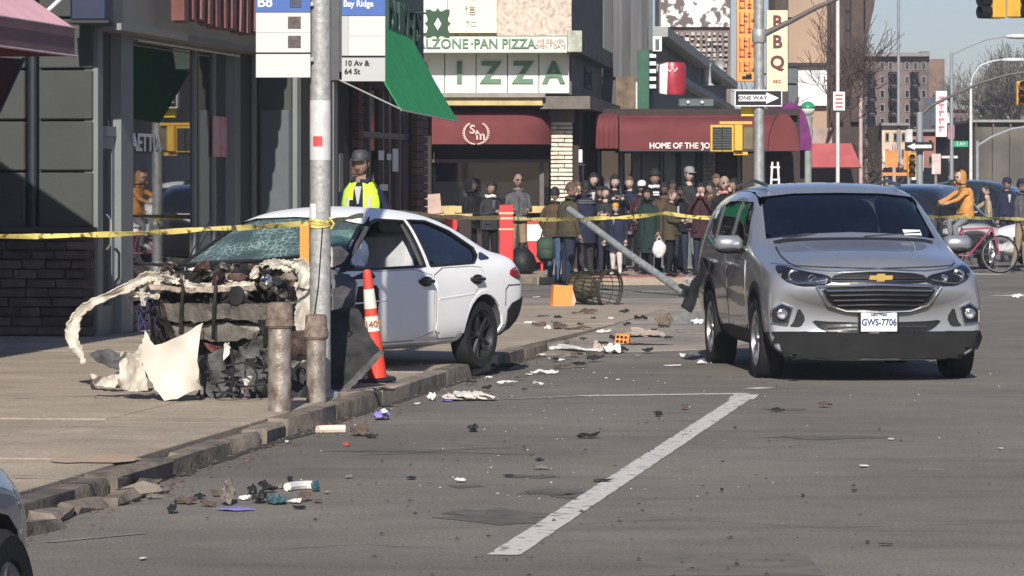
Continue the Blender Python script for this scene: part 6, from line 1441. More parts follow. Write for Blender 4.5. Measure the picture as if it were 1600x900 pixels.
part('dark_square', rbox(MB(), 453, -12, 471, 12, c, -.009, .004), M('header_dark_patch', (.05, .06, .10), .7), ls)
part('row_line', rbox(MB(), 400, 50.4, 485, 51.4, c, -.006, .004), M('sign_grey_line', (.4, .4, .4), .6), ls)
a = rr2(414, 4, *c); part('route_text', text_mb('B8', .105, .004, T(a[0], -.0095, a[1]), bold=.002), white_pl, ls)
for z_ in (.25, -.15): m = MB(); m.box((.20, .04, z_), (.04, .06, .03)); part('clamp', m, galv_m, ls)
rs = thing('bus_stop_sign', 'right bus stop sign panel with street names under a blue header', 'sign', (X_(570, bpY+.02), bpY+.02, Z_(60, bpY)))
c = (570, 60)
part('panel', rbox(MB(), 545, 25, 602, 87, c), sgn, rs); part('grey_panel', rbox(MB(), 534, 25, 545, 87, c, .002), sgn2, rs); part('lower_panel', rbox(MB(), 534, 90, 602, 127, c), sgn2, rs); part('backing', rbox(MB(), 535, -45, 601, 126, c, .012), dark_trim, rs)  # narrow left strip of the sign is a darker grey
part('header', rbox(MB(), 534, -45, 602, 24.5, c, -.001), hdr, rs)
m = MB(); m.lathe([(.002, -.006), (.157, -.006), (.157, .006), (.002, .006)], 32, T(*[rr2(568, -90, *c)[0], 0, rr2(568, -90, *c)[1]]) @ RX(PI/2)); rbox(m, 534, -90, 602, -45, c); part('round_head', m, hdr, rs); part('row_line', rbox(MB(), 545, 55.5, 602, 56.4, c, -.006, .004), M('sign_grey_line', (.4, .4, .4)), rs)
a = rr2(560, 6, *c); part('destination_text', text_mb('Bay Ridge', .064, .004, T(a[0], -.0095, a[1]), bold=.0015, sx=.86), white_pl, rs)
for i, t_ in enumerate(('10 Av &', '64 St')): a = rr2(538, 99+i*13, *c); part('street_text', text_mb(t_, .055, .004, T(a[0], -.0085, a[1]), bold=.0015, align='LEFT'), dark_trim, rs)
for c_, d_ in (((-.20, .03, .28), (.16, .03, .04)), ((-.20, .03, -.22), (.16, .03, .04)), ((-.22, .02, .15), (.07, .05, .9))): m = MB(); m.box(c_, d_); part('clamp', m, M('clamp_dark', (.06, .06, .065), .5), rs)
op_ = thing('orange_post', 'bright orange flat marker post behind the stop pole', 'marker post', G(476, 604, .12)); kk = op_.location.y/F
m = MB(); m.prism([(-.035, -.02), (.035, -.02), (.035, .0), (.02, .012), (-.02, .012), (-.035, 0)], 0, (604-352)*kk, 'z'); part('post', m, M('orange_plastic', (.72, .26, .03), .5, var=.08), op_)
# tall cone
cone = thing('traffic_cone', 'tall leaning red-orange cone with white reflective bands beside the driver door', 'traffic cone', G(590, 597, .12)); kc = cone.location.y/F; cone.rotation_euler = (0, math.radians(-5.5), .2)
hC = 170*kc; rb_, rt_ = .078, .034
orr = M('cone_red_orange', (.66, .055, .03), .5, var=.08); wht = M('cone_white_band', (.68, .62, .55), .5, scale=12, var=.1)
def rC(z): return rb_+(rt_-rb_)*(z/hC)
def cseg(z0, z1, o_=0): m = MB(); m.lathe([(rC(z0)+o_, z0), (rC(z1)+o_, z1)], 24, cap=False); return m
m = cseg(.03, hC); m.lathe([(rt_, hC), (rt_*.8, hC+.03), (rt_*.5, hC+.035), (.002, hC+.035)], 20, cap=False); part('cone_body', m, orr, cone, smooth=True)
part('band', cseg(hC*.68, hC*.86, .0025), wht, cone, smooth=True); part('band', cseg(hC*.47, hC*.61, .0025), wht, cone, smooth=True)
tb = text_mb('1407', .07, .004, T(-.0, -rC(hC*.5)-.004, hC*.535) @ RZ(.0), bold=.002); part('stencil', tb, M('cone_ink', (.3, .12, .05), .6), cone)
m = MB(); m.box((0, 0, .018), (.26, .26, .035), bev=.012); part('base', m, dark_trim, cone)
# caution tape
tape_m = M('yellow_tape', (.10, .085, .03), .45, scale=16, detail=3, col2=(.66, .54, .16)); tape_m.node_tree.nodes['Color Ramp'].color_ramp.elements[0].position = .36; tape_m.node_tree.nodes['Color Ramp'].color_ramp.elements[1].position = .46
def tape(label, pts, wpx=6, sag=2, seed=1, n=14, tw=.9):
    rr = random.Random(seed); P3 = []
    for i in range(len(pts)-1):
        (x0, y0, Y0), (x1, y1, Y1) = pts[i], pts[i+1]
        for k in range(n):
            u = k/n; P3.append(P(x0+(x1-x0)*u, y0+(y1-y0)*u, Y0+(Y1-Y0)*u)-Vector((0, 0, sag*math.sin(PI*u)*Y0/F)))
    P3.append(P(*pts[-1])); m = MB(); vs = []; fs = []
    for i, p in enumerate(P3):
        w_ = wpx*p.y/F/2; a = tw*math.sin(i*.55+seed)+rr.uniform(-.2, .2); vs += [p+Vector((0, math.sin(a)*w_, math.cos(a)*w_)), p-Vector((0, math.sin(a)*w_, math.cos(a)*w_))]
    for i in range(len(P3)-1): fs += [(2*i, 2*i+1, 2*i+3), (2*i, 2*i+3, 2*i+2)]
    o_, f_ = thicken(vs, fs, .002); m.add(o_, f_); o = solo('caution_tape', m, tape_m, label, 'tape'); return o
tape('yellow caution tape from the left edge to the stop pole', [(-60, 368, 25.5), (130, 367, 26), (330, 357, 26.8), (484, 348, bpY-.08)], 9, 2, 3, 10)
tape('yellow caution tape from the stop pole towards the red post', [(516, 345, bpY-.05), (560, 337, 31), (630, 331, 40), (700, 339, 50), (782, 340, 57.8)], 8, 1, 5, 8)
tape('yellow caution tape across the onlookers to the SUV', [(803, 341, 57.8), (930, 341, 60), (1040, 333, 61), (1130, 341, 60), (1186, 345, YS-.1)], 6.5, 2, 7, 10)
tape('yellow caution tape right of the SUV in front of the cyclist', [(1440, 338, 62), (1500, 339, 64), (1560, 341, 66), (1660, 342, 68)], 5, 1, 9, 8)
m = MB()
for i in range(3):
    pts_ = [(bpo.location.x+.085*math.cos(a), bpY+.085*math.sin(a), Z_(346+i*3, bpY)+.008*math.sin(a*2+i)) for a in [k*PI/8 for k in range(17)]]
    vs = []; fs = []
    for p in pts_: vs += [Vector(p)+Vector((0, 0, .014)), Vector(p)-Vector((0, 0, .014))]
    for k in range(16): fs.append((2*k, 2*k+1, 2*k+3, 2*k+2))
    m.add(vs, fs)
m.tube([P(514, 340, bpY-.1), P(522, 350, bpY-.1), P(517, 358, bpY-.1)], .008, 4)
solo('tape_knot', m, tape_m, 'yellow tape wound round the stop pole', 'tape')
# ---- fallen pole, litter basket, boxes
fp_ = thing('fallen_pole', 'grey steel pole knocked over and slanting up from the ground beside the SUV', 'pole', P(1076, 463, 57.0))
a, b = Vector((0, 0, 0)), P(888, 326, 60.5)-P(1076, 463, 57.0)
m = MB(); m.tube([a, a.lerp(b, .5)+Vector((0, 0, -.02)), b], [.060, .056, .052], 14); part('shaft', m, galv, fp_, smooth=True); m = MB(); d_ = (b-a).normalized(); m.tube([a-d_*.05, a+d_*.12], .072, 12); part('broken_base', m, steel_dk, fp_)
m = MB(); m.tube([b-d_*.02, b+d_*.03], .056, 12); part('end_cap', m, alloy_dk, fp_)
bk_ = thing('litter_basket', 'dark wire litter basket tipped on its side by the orange box', 'litter bin', G(925, 476, .012)); bk_.rotation_euler = (0, 0, math.radians(-38)); 
wire = M('dark_wire', (.045, .04, .03), .6, .4); r0, r1, Lb = .19, .27, .62
mt_ = T(-.30, 0, .25) @ RY(PI/2+.06)
m = MB()
for k in range(26):
    a = 2*PI*k/26; m.tube([mt_ @ Vector((r0*math.cos(a), r0*math.sin(a), 0)), mt_ @ Vector(((r0+r1)/2*1.03*math.cos(a), (r0+r1)/2*1.03*math.sin(a), Lb/2)), mt_ @ Vector((r1*math.cos(a), r1*math.sin(a), Lb))], .006, 4, cap=False)
part('upright_wires', m, wire, bk_)
for i, (rr_, z, th) in enumerate(((r0, 0, .010), (r0+.02, .15, .006), ((r0+r1)/2, .31, .006), (r1-.02, .47, .006), (r1, Lb, .016), (r1*.99, Lb-.04, .012))):
    m = MB(); m.tube([mt_ @ Vector((rr_*math.cos(a), rr_*math.sin(a), z)) for a in [2*PI*j/28 for j in range(29)]], th, 5, cap=False); part('hoop', m, wire, bk_, smooth=True)
m = MB(); m.lathe([(.002, 0), (r0, 0), (r0, .02), (.002, .02)], 20, mt_); part('bottom', m, wire, bk_)
m = MB(); m.lathe([(r0*.9, .03), (r0*.98, .2), (r0*.7, .34), (.01, .36)], 10, mt_); m.v = [(x+R.uniform(-.02, .02), y+R.uniform(-.02, .02), z) for x, y, z in m.v]; solo('bin_bag', m, M('brown_rubbish', (.09, .075, .045), .8, var=.5, scale=12, bump=.5), 'brown rubbish bulging inside the tipped litter basket', 'rubbish', bk_.location, math.radians(-38))
def carton(name, label, cat, x0, y0, x1, y1, z=.012, mat=None, rz=.2, dep=.8, tilt=0, jit=.01, par=None):
    c0 = G((x0+x1)/2, y1, z); k_ = c0.y/F; w_ = (x1-x0)*k_; h_ = (y1-y0)*k_
    o = thing(name, label, cat, c0, rz); o.rotation_euler = (0, tilt, rz); m = MB(); m.box((0, w_*dep/2, h_/2), (w_, w_*dep, h_), jit=jit*w_, bev=.006); part('box_body', m, mat, o); return o, w_, h_
orc = M('orange_card', (.75, .27, .06), .7, scale=3, var=.12)
o, w_, h_ = carton('orange_box', 'bright orange slumped box against the tipped litter basket', 'box', 864, 445, 893, 479, .012, orc, .25, .6, .05, .06)
m = MB(); m.add([(w_/2, 0, h_*.9), (w_/2+.07, .02, h_*.3), (w_/2+.05, .05, .01), (w_/2-.02, .03, .0)], [(0, 1, 2, 3)]); o2, f2 = thicken(m.v, [(0, 1, 2), (0, 2, 3)], .006); m = MB(); m.add(o2, f2); part('flap', m, M('pale_card', (.6, .45, .3), .8), o)
o, w_, h_ = carton('orange_crate', 'small orange punctured plastic crate lying among the wreckage', 'crate', 960, 521, 981, 539, .0, orc, -.2, .7, .1, .08)
for i in range(6): m = MB(); m.box(((-.3+.3*(i % 3))*w_, -.003, h_*(.3+.4*(i//3))), (.2*w_, .01, .2*h_)); part('hole', m, dark_trim, o)
# red posts and boxes near the pizzeria
rp = thing('red_post', 'upright red box post with two pale bands beyond the sedan boot', 'post', (X_(791, 58), 58, .012)); k_ = 58/F; hP = Z_(320, 58)-.012
redp = M('red_plastic', (.62, .03, .03), .5, var=.06); m = MB(); m.box((0, 0, hP/2), (22*k_, .2, hP), bev=.01); part('post_body', m, redp, rp)
for yy, hh in ((333, 3.2), (341, 3.2), (358, 2.4)): m = MB(); m.box((0, 0, Z_(yy, 58)-.012), (22.6*k_, .21, hh*k_)); part('band', m, M('pale_yellow_band', (.7, .48, .3), .5), rp)
nb_ = thing('news_box', 'red street box with a white upper panel left of the brick pier', 'street box', (X_(837, 68.6), 68.6, .12)); k_ = 68.6/F
m = MB(); m.box((0, 0, .52), (28*k_, .4, .75), bev=.02); m.box((-.11, 0, .08), (.04, .3, .16)); m.box((.11, 0, .08), (.04, .3, .16)); part('case', m, redp, nb_)
m = MB(); m.box((0, -.205, .68), (28*k_*.96, .02, 26*k_)); part('white_panel', m, M('peach_white', (.80, .70, .62), .5), nb_); m = MB(); m.box((0, 0, .92), (29*k_, .42, .04)); part('lid', m, redp, nb_)
tbx = thing('street_table', 'dark-skirted stall table behind the sedan boot lid', 'table', (X_(690, 62), 62, .02)); m = MB(); m.box((0, 0, 1.14), (1.0, .6, .05)); part('tabletop', m, tan_l, tbx); m = MB(); m.box((0, 0, .56), (.96, .56, 1.1)); part('skirt', m, dkbrown, tbx)
for nm, lb, x0, y0, x1, y1, mt, rz in (('pink_carton', 'pinkish cardboard carton leaning on the stall table', 664, 300, 690, 331, M('pink_card', (.50, .36, .30), .8, var=.15), -.1), ('tan_carton', 'flat tan carton right of the pinkish one', 692, 319, 712, 331, tan_l, 0)):
    Y_ = 61.8; o = thing(nm, lb, 'box', (X_((x0+x1)/2, Y_), Y_, 1.185)); m = MB(); k_ = Y_/F; m.box((0, 0, (y1-y0)*k_/2), ((x1-x0)*k_*.9, .2, (y1-y0)*k_), jit=.012, m=RY(rz)); part('box_body', m, mt, o)
m = MB(); m.box((0, 0, .12), (.20, .2, .24), jit=.01); solo('red_box', m, redp, 'small red box beside the stall table', 'box', (X_(704, 61.3), 61.3, .93))
# ================================================================ torn-off pieces of the white car lying in front of it
def sp_(pts, Y, dys=None): return [P(px, py, Y+(dys[i] if dys else 0)) for i, (px, py) in enumerate(pts)]
def piece(label, pts, Y, mat, amp=.03, freq=4, dys=None, seed=1, step=.05, th=.007, nm='bumper_fragment', cat='car part', curl=0.):
    m = shard(sp_(pts, Y, dys), amp, freq, th, step, seed, curl); return solo(nm, m, mat, label, cat, smooth=True)
Yf = 27.3
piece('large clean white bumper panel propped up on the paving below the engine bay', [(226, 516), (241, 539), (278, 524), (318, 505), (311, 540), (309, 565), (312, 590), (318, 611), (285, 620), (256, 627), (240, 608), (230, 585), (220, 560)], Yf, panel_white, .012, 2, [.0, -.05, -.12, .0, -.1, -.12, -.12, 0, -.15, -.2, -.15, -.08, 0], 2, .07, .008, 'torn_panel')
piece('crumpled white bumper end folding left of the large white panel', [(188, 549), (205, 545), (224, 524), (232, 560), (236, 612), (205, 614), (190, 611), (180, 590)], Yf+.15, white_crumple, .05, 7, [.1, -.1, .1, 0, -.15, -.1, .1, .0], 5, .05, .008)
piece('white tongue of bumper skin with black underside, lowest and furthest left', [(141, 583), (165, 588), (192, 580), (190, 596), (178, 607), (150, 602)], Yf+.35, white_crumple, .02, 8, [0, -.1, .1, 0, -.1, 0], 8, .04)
piece('black ragged strip under the white bumper pieces', [(140, 590), (150, 606), (190, 609), (236, 612), (240, 606), (180, 612), (143, 608)], Yf+.1, black_pl, .02, 9, None, 9, .04, .012)
piece('grey plastic flap lying behind the curled wing strip', [(140, 556), (168, 548), (196, 556), (206, 570), (184, 575), (150, 568)], Yf+1.4, grey_pl, .03, 8, [0, .1, 0, -.1, -.1, 0], 12, .04)
liners = [([(311, 562), (350, 540), (372, 548), (384, 560), (380, 600), (372, 632), (330, 630), (318, 605)], grey_pl, 'grey liner sheet hanging right of the large white panel'),
          ([(372, 540), (415, 520), (424, 560), (420, 600), (418, 632), (384, 632), (378, 590)], grey_pl, 'grey liner sheet crumpled against the left bollard'),
          ([(318, 566), (338, 560), (336, 600), (352, 622), (326, 624), (312, 598)], black_pl, 'black bracket curling beside the large white panel'),
          ([(388, 600), (408, 590), (420, 606), (416, 626), (392, 628)], black_pl, 'black lump of plastic at the foot of the left bollard'),
          ([(378, 508), (398, 502), (420, 512), (414, 524), (392, 526)], white_crumple, 'small white torn flap above the grey liners'),
          ([(318, 543), (345, 536), (352, 552), (330, 560)], rust_red, 'reddish-brown foam block above the grey liners'),
          ([(355, 548), (362, 546), (366, 600), (360, 606), (352, 590)], black_pl, 'thin black strut across the grey liners'),
          ([(455, 560), (480, 548), (486, 600), (478, 628), (452, 622)], black_pl, 'black torn plastic between the two bollards'),
          ([(404, 500), (420, 498), (422, 540), (410, 556)], engine_m, 'greasy engine cover scrap left of the capped bollard')]
crb = thing('crushed_bumper', 'crushed dark grey bumper liner heaped on the paving left of the capped bollard', 'car part', G(380, 630, .12))
CRM = Matrix.Translation(crb.location).inverted(); rk = random.Random(5)
def cpart(name, pl, Y, mt, amp, freq, seed, step=.04, th=.008, lb=None):
    m = shard(sp_(pl, Y, [rk.uniform(-.1, .1) for _ in pl]), amp, freq, th, step, seed); m.xf(CRM); return part(name, m, mt, crb, smooth=True, label=lb)
for i, (pl, mt, lb) in enumerate(liners): cpart('torn_liner', pl, Yf+.3+.1*(i % 3), mt, .05, 6, 30+i, lb=lb)
for k in range(24):
    x, y = rk.uniform(308, 482), rk.uniform(536, 624); w_, h_ = rk.uniform(6, 20), rk.uniform(4, 13); a0 = rk.random()*6; n_ = rk.choice([3, 4, 5])
    pl = [(x+math.cos(a0+6.283*q/n_)*w_*rk.uniform(.6, 1.2), min(629, y+math.sin(a0+6.283*q/n_)*h_*rk.uniform(.6, 1.2))) for q in range(n_)]
    cpart('liner_scrap', pl, Yf+rk.uniform(.0, .35), [black_pl, grey_pl, black_pl, engine_m, grey_pl, M('bare_beam', (.13, .115, .10)), black_pl, white_crumple][k % 8], .03, 14, 60+k, .03, .006)
for k, ln in enumerate((((322, 562), (330, 590), (345, 612), (372, 618)), ((360, 545), (366, 575), (362, 605), (340, 622)), ((388, 560), (402, 585), (398, 612)), ((330, 600), (355, 596), (385, 604), (415, 600)), ((352, 572), (380, 566), (410, 574)), ((440, 560), (452, 590), (446, 622)))):
    m = MB(); m.tube([P(x, y, Yf-.12+rk.uniform(-.04, .04)) for x, y in ln], .009, 6); m.xf(CRM); part('bent_rib', m, black_pl, crb, smooth=True)
fd = piece('big dark torn wing liner standing upright right of the stop pole', [(509, 493), (534, 486), (560, 487), (572, 512), (596, 549), (566, 582), (527, 614), (509, 603)], 28.9, M('dark_liner', (.030, .030, .029), .7, var=.5, scale=7, spec=.2, bump=.4), .035, 3, [.3, .4, .4, .2, .0, -.15, -.3, -.2], 41, .06, .012, 'wing_liner')
piece('pale grey hem strip curving under the dark wing liner', [(594, 546), (600, 552), (568, 587), (538, 617), (522, 620), (530, 611), (562, 578)], 28.75, grey_pl, .01, 6, [-.1, -.1, -.2, -.3, -.2, -.3, -.2], 43, .05, .02)
piece('grey inner wing sheet above the dark wing liner', [(518, 428), (545, 430), (560, 442), (556, 470), (552, 494), (530, 492), (517, 480)], 29.6, M('inner_wing_grey', (.09, .095, .10), .6, .2, var=.3, bump=.3), .03, 5, [.2, .3, .2, 0, 0, 0, .1], 44, .05, .01)
piece('small white painted strip across the grey inner wing sheet', [(519, 452), (534, 446), (549, 452), (538, 470), (528, 492), (518, 486)], 29.35, white_crumple, .02, 7, None, 46, .04, .008)
piece('white wing remnant hooked behind the stop pole', [(516, 386), (532, 384), (545, 396), (534, 412), (517, 418)], 29.4, white_crumple, .03, 8, None, 45, .04, .008)
# ================================================================ debris on the road and pavement
R.seed(77)
cols = {'w': M('white_scrap', (.66, .64, .60), .6, scale=8, var=.15), 'k': black_pl, 'g': grey_pl, 'p': M('violet_plastic', (.22, .19, .50), .55, var=.15), 't': M('teal_glove', (.025, .075, .09), .6, var=.3), 'b': M('brown_litter', (.09, .06, .045), .85, scale=12, var=.5),
        'r': M('red_litter', (.45, .05, .04), .5), 'c': M('cream_tube', (.62, .52, .40), .6), 'o': orc, 'd': M('dirty_litter', (.16, .14, .12), .85, scale=14, var=.6), 'pk': M('pinkish_cloth', (.42, .33, .27), .9, scale=5, var=.25, bump=.4), 'gr': M('grey_bumper_piece', (.15, .15, .145), .5)}
def bit(name, label, cat, px, py, wpx, hpx, col, z=0., flat=False, elong=0, seed=0, smooth=False, n=7, tilt=.8):
    """one scrap: crumpled sheet about wpx x hpx, lying where it touches the ground at px,py"""
    rr = random.Random(int(px*7+py*13)); c = G(px, py, z); k_ = c.y/F; w_, h_ = wpx*k_/2, hpx*k_
    dep = max(w_*.45, h_*1.2) if not flat else h_*3.2
    pts = []
    for i in range(n):
        a = 2*PI*i/n+rr.uniform(-.2, .2); rd = rr.uniform(.65, 1.1)
        pts.append(Vector((math.cos(a)*w_*rd, math.sin(a)*dep*rd, (math.sin(a)*h_*.25*tilt if not flat else 0)+h_*.38*rr.uniform(.3, 1.2))))
    zm = min(p.z for p in pts); pts = [p-Vector((0, 0, zm-.006)) for p in pts]
    m = shard(pts, h_*(.45 if not flat else .1), 2.2/max(w_, .02), .005 if not flat else .003, max(w_*.33, .012), rr.random()*50)
    zl_ = min(v[2] for v in m.v); m.v = [(x, y, v_-zl_+.004) for x, y, v_ in m.v]
    return solo(name, m, cols[col] if isinstance(col, str) else col, label, cat, c, smooth=smooth)
def tube_bit(name, label, cat, a, b, r, col, z=0., bow=0): 
    pa, pb = G(*a, z)+Vector((0, 0, r)), G(*b, z)+Vector((0, 0, r)); mid = (pa+pb)/2+Vector((0, bow, 0)); m = MB(); m.tube([pa, pa.lerp(mid, .5)+Vector((0, bow*.3, 0)), mid, mid.lerp(pb, .5)+Vector((0, bow*.3, 0)), pb], r, 8); return solo(name, m, cols[col], label, cat, smooth=True)
# foreground pile
bit('clear_cone_scrap', 'small greyish cone-shaped scrap in the pile nearest the camera', 'debris', 356, 788, 28, 32, 'd', tilt=2)
bit('violet_disc', 'flat violet plastic disc, front of the nearest debris pile', 'debris', 370, 798, 62, 8, 'p', flat=True, n=12)
bit('teal_glove', 'teal folded glove or pouch in the nearest debris pile', 'glove', 432, 788, 40, 17, 't'); bit('teal_scrap', 'small teal end piece at the right of the nearest pile', 'debris', 493, 768, 14, 18, 't')
tube_bit('white_tube', 'white tube lying across the right of the nearest pile', 'tube', (449, 768), (488, 765), .024, 'w', bow=.05); bit('white_card', 'white card in front of the teal glove', 'card', 460, 787, 32, 10, 'w')
for i, (px, py, w_, h_, col, lb) in enumerate(((405, 786, 30, 22, 'k', 'tangled black scrap left of the teal glove'), (395, 772, 20, 16, 'k', 'black wire clump behind the violet disc'), (288, 788, 38, 16, 'b', 'brown leafy scrap left of the nearest pile'), (268, 802, 22, 20, 'k', 'black hooked scrap, leftmost front of the nearest pile'), (240, 780, 34, 8, 'd', 'thin brown scrap trailing left of the nearest pile'), (454, 752, 11, 9, 'k', 'round black cap behind the white tube'), (478, 783, 24, 16, 'b', 'brown curl under the white tube'), (325, 792, 30, 10, 'b', 'low brown scrap beside the violet disc'), (420, 770, 30, 14, 'k', 'black loop behind the teal glove'), (497, 786, 14, 8, 'b', 'brown crumb at the right end of the nearest pile'))): bit('debris_scrap', lb, 'debris', px, py, w_, h_, col)
for px, py, w_, h_, col, lb in ((340, 776, 24, 10, 'b', 'brown papery flake behind the cone-shaped scrap'), (382, 782, 20, 9, 'w', 'white shard between cone-shaped scrap and teal glove'), (412, 760, 22, 9, 'k', 'black hook behind the black wire clump'), (436, 764, 18, 8, 'd', 'dusty grey flake behind the teal glove'), (312, 780, 22, 9, 'k', 'black sliver left of the cone-shaped scrap'), (468, 796, 26, 6, 'k', 'black strip in front of the white card'), (510, 772, 12, 6, 'd', 'grey crumb right of the teal end piece'), (258, 772, 22, 7, 'k', 'thin black curl behind the brown scraps at the pile end')): bit('debris_scrap', lb, 'debris', px, py, w_, h_, col)
bit('violet_tag', 'small violet and white tag by the sunken kerb', 'debris', 196, 767, 14, 6, 'p', flat=True); bit('white_tag', 'small white card by the sunken kerb', 'card', 210, 766, 22, 5, 'w', flat=True)
# kerb pile mid left
tube_bit('cream_tube', 'cream tube with dark end lying at the kerb', 'tube', (496, 678), (540, 677), .028, 'c', bow=.02); bit('debris_scrap', 'dark tangled scrap at the end of the cream tube', 'debris', 560, 681, 36, 20, 'b'); bit('debris_scrap', 'black curl right of the dark tangled scrap', 'debris', 582, 685, 22, 9, 'k'); bit('red_scrap', 'small red cap on the road near the cream tube', 'debris', 541, 698, 13, 7, 'r')
bit('violet_bag', 'crumpled violet and white bag at the kerb', 'bag', 596, 656, 26, 20, 'p', n=9); bit('white_scrap', 'white tuft on top of the crumpled violet bag', 'debris', 600, 646, 12, 10, 'w', z=.05)
# white cloth bundle
def bundle(name, label, cat, px, py, w, h, mat, z=0, n=3, seed=2):
    rr = random.Random(seed); c = G(px, py, z); k_ = c.y/F; o = MB()
    for i in range(n):
        u = (i+.5)/n-.5; o.ball((u*w*k_, rr.uniform(-.04, .06), h*k_*.42), (w*k_/n*.75, h*k_*.55, h*k_*.42), 16)
    o.v = [(x+.03*noise.noise(Vector((x*13, y*13, z_*13+seed))), y+.03*noise.noise(Vector((y*13, z_*13, x*13))), max(.003, z_+.035*noise.noise(Vector((z_*15+3, x*15, y*15+seed))))) for x, y, z_ in o.v]
    return solo(name, o, mat, label, cat, c, smooth='all')
clothm = M('white_cloth', (.60, .56, .50), .9, scale=8, var=.12, bump=.6, bscale=12)
def crumple(name, label, cat, px, py, w, h, mat, z=0, n=7, seed=2):
    """a heap of overlapping folded sheets joined as one crumpled cloth"""
    rr = random.Random(seed); c = G(px, py, z); k_ = c.y/F; o = MB(); W_, H_ = w*k_, h*k_
    for i in range(n):
        u = (i+.5)/n-.5; cx_ = u*W_*.8; s1 = W_/n*1.15; pts = []
        for q in range(8):
            a = 2*PI*q/8; pts.append(Vector((cx_+math.cos(a)*s1*rr.uniform(.8, 1.3), math.sin(a)*H_*rr.uniform(.9, 1.6), H_*(.3+.25*math.cos(PI*u)*rr.uniform(.5, 1.2))*(1 if q in (1, 2, 3) else .5))))
        sh = shard(pts, H_*.28, 2.6/H_*.22, .006, H_*.30, seed+i*3.7); o.add(sh.v, sh.f)
    zl_ = min(v[2] for v in o.v); o.v = [(x, y, q-zl_+.004) for x, y, q in o.v]
    return solo(name, o, mat, label, cat, c, smooth=True)
crumple('cloth_bundle', 'creamy white rolled cloth bundle beside the kerb', 'cloth', 733, 626, 84, 18, clothm)
bit('white_cup', 'white crushed cup left of the cloth bundle', 'cup', 675, 626, 16, 13, 'w', n=9); bit('violet_strip', 'violet flat strip between the cup and cloth bundle', 'debris', 698, 627, 24, 7, 'p', flat=True); bit('white_scrap', 'white patch at the foot of the cloth bundle', 'debris', 651, 632, 14, 5, 'w', flat=True)
# long white strip and the heap at the corner
cstrip = [P(x, y, F*H/(y+3-YH)) for x, y in ((832, 533), (850, 539), (872, 543), (895, 547), (915, 549), (938, 550))]
m = ribbon([Vector((p.x, p.y, .04)) for p in cstrip], .12, (0, 0, 1), .012, .006, 3, 0, 9, .12); solo('white_trim_strip', m, cols['w'], 'long curved white trim strip lying across the side street mouth', 'car part')
bit('debris_scrap', 'white pointed shell at the end of the long trim strip', 'debris', 956, 553, 34, 16, 'w'); bit('debris_scrap', 'yellowish torn scrap over the trim strip end', 'debris', 936, 551, 26, 20, 'pk'); bit('debris_scrap', 'dark litter around the trim strip end', 'debris', 930, 556, 40, 8, 'b')
crumple('pink_cloth_heap', 'pinkish crumpled cloth heap behind the small orange crate', 'cloth', 1008, 528, 60, 24, cols['pk'], n=5, seed=5); bit('debris_scrap', 'dark flattened sheet under the cloth heap', 'debris', 1010, 540, 110, 7, 'k', flat=True)
piece('grey curved bumper section lying behind the SUV', [(1022, 497), (1046, 489), (1060, 492), (1092, 484), (1112, 490), (1110, 510), (1070, 514), (1040, 508)], 45.5, cols['gr'], .06, 4, [0, .1, .1, .2, .1, 0, -.1, 0], 55, .06, .02)
piece('brown torn fender scrap at the tip of the grey bumper section', [(1022, 498), (1046, 488), (1052, 502), (1036, 510)], 45.2, M('brown_scrap', (.12, .09, .06), .7), .05, 8, None, 56, .05, .01)
bit('white_scrap', 'white shard beneath the grey bumper section', 'debris', 1090, 507, 24, 12, 'w')
crumple('grey_rubble_bags', 'pale grey heaped bags behind the slanted pole foot', 'bags', 1092, 462, 56, 44, M('grey_mesh_bag', (.10, .09, .08), .95, scale=22, col2=(.45, .42, .39), bump=.8, bscale=30), z=.02, n=4, seed=9)
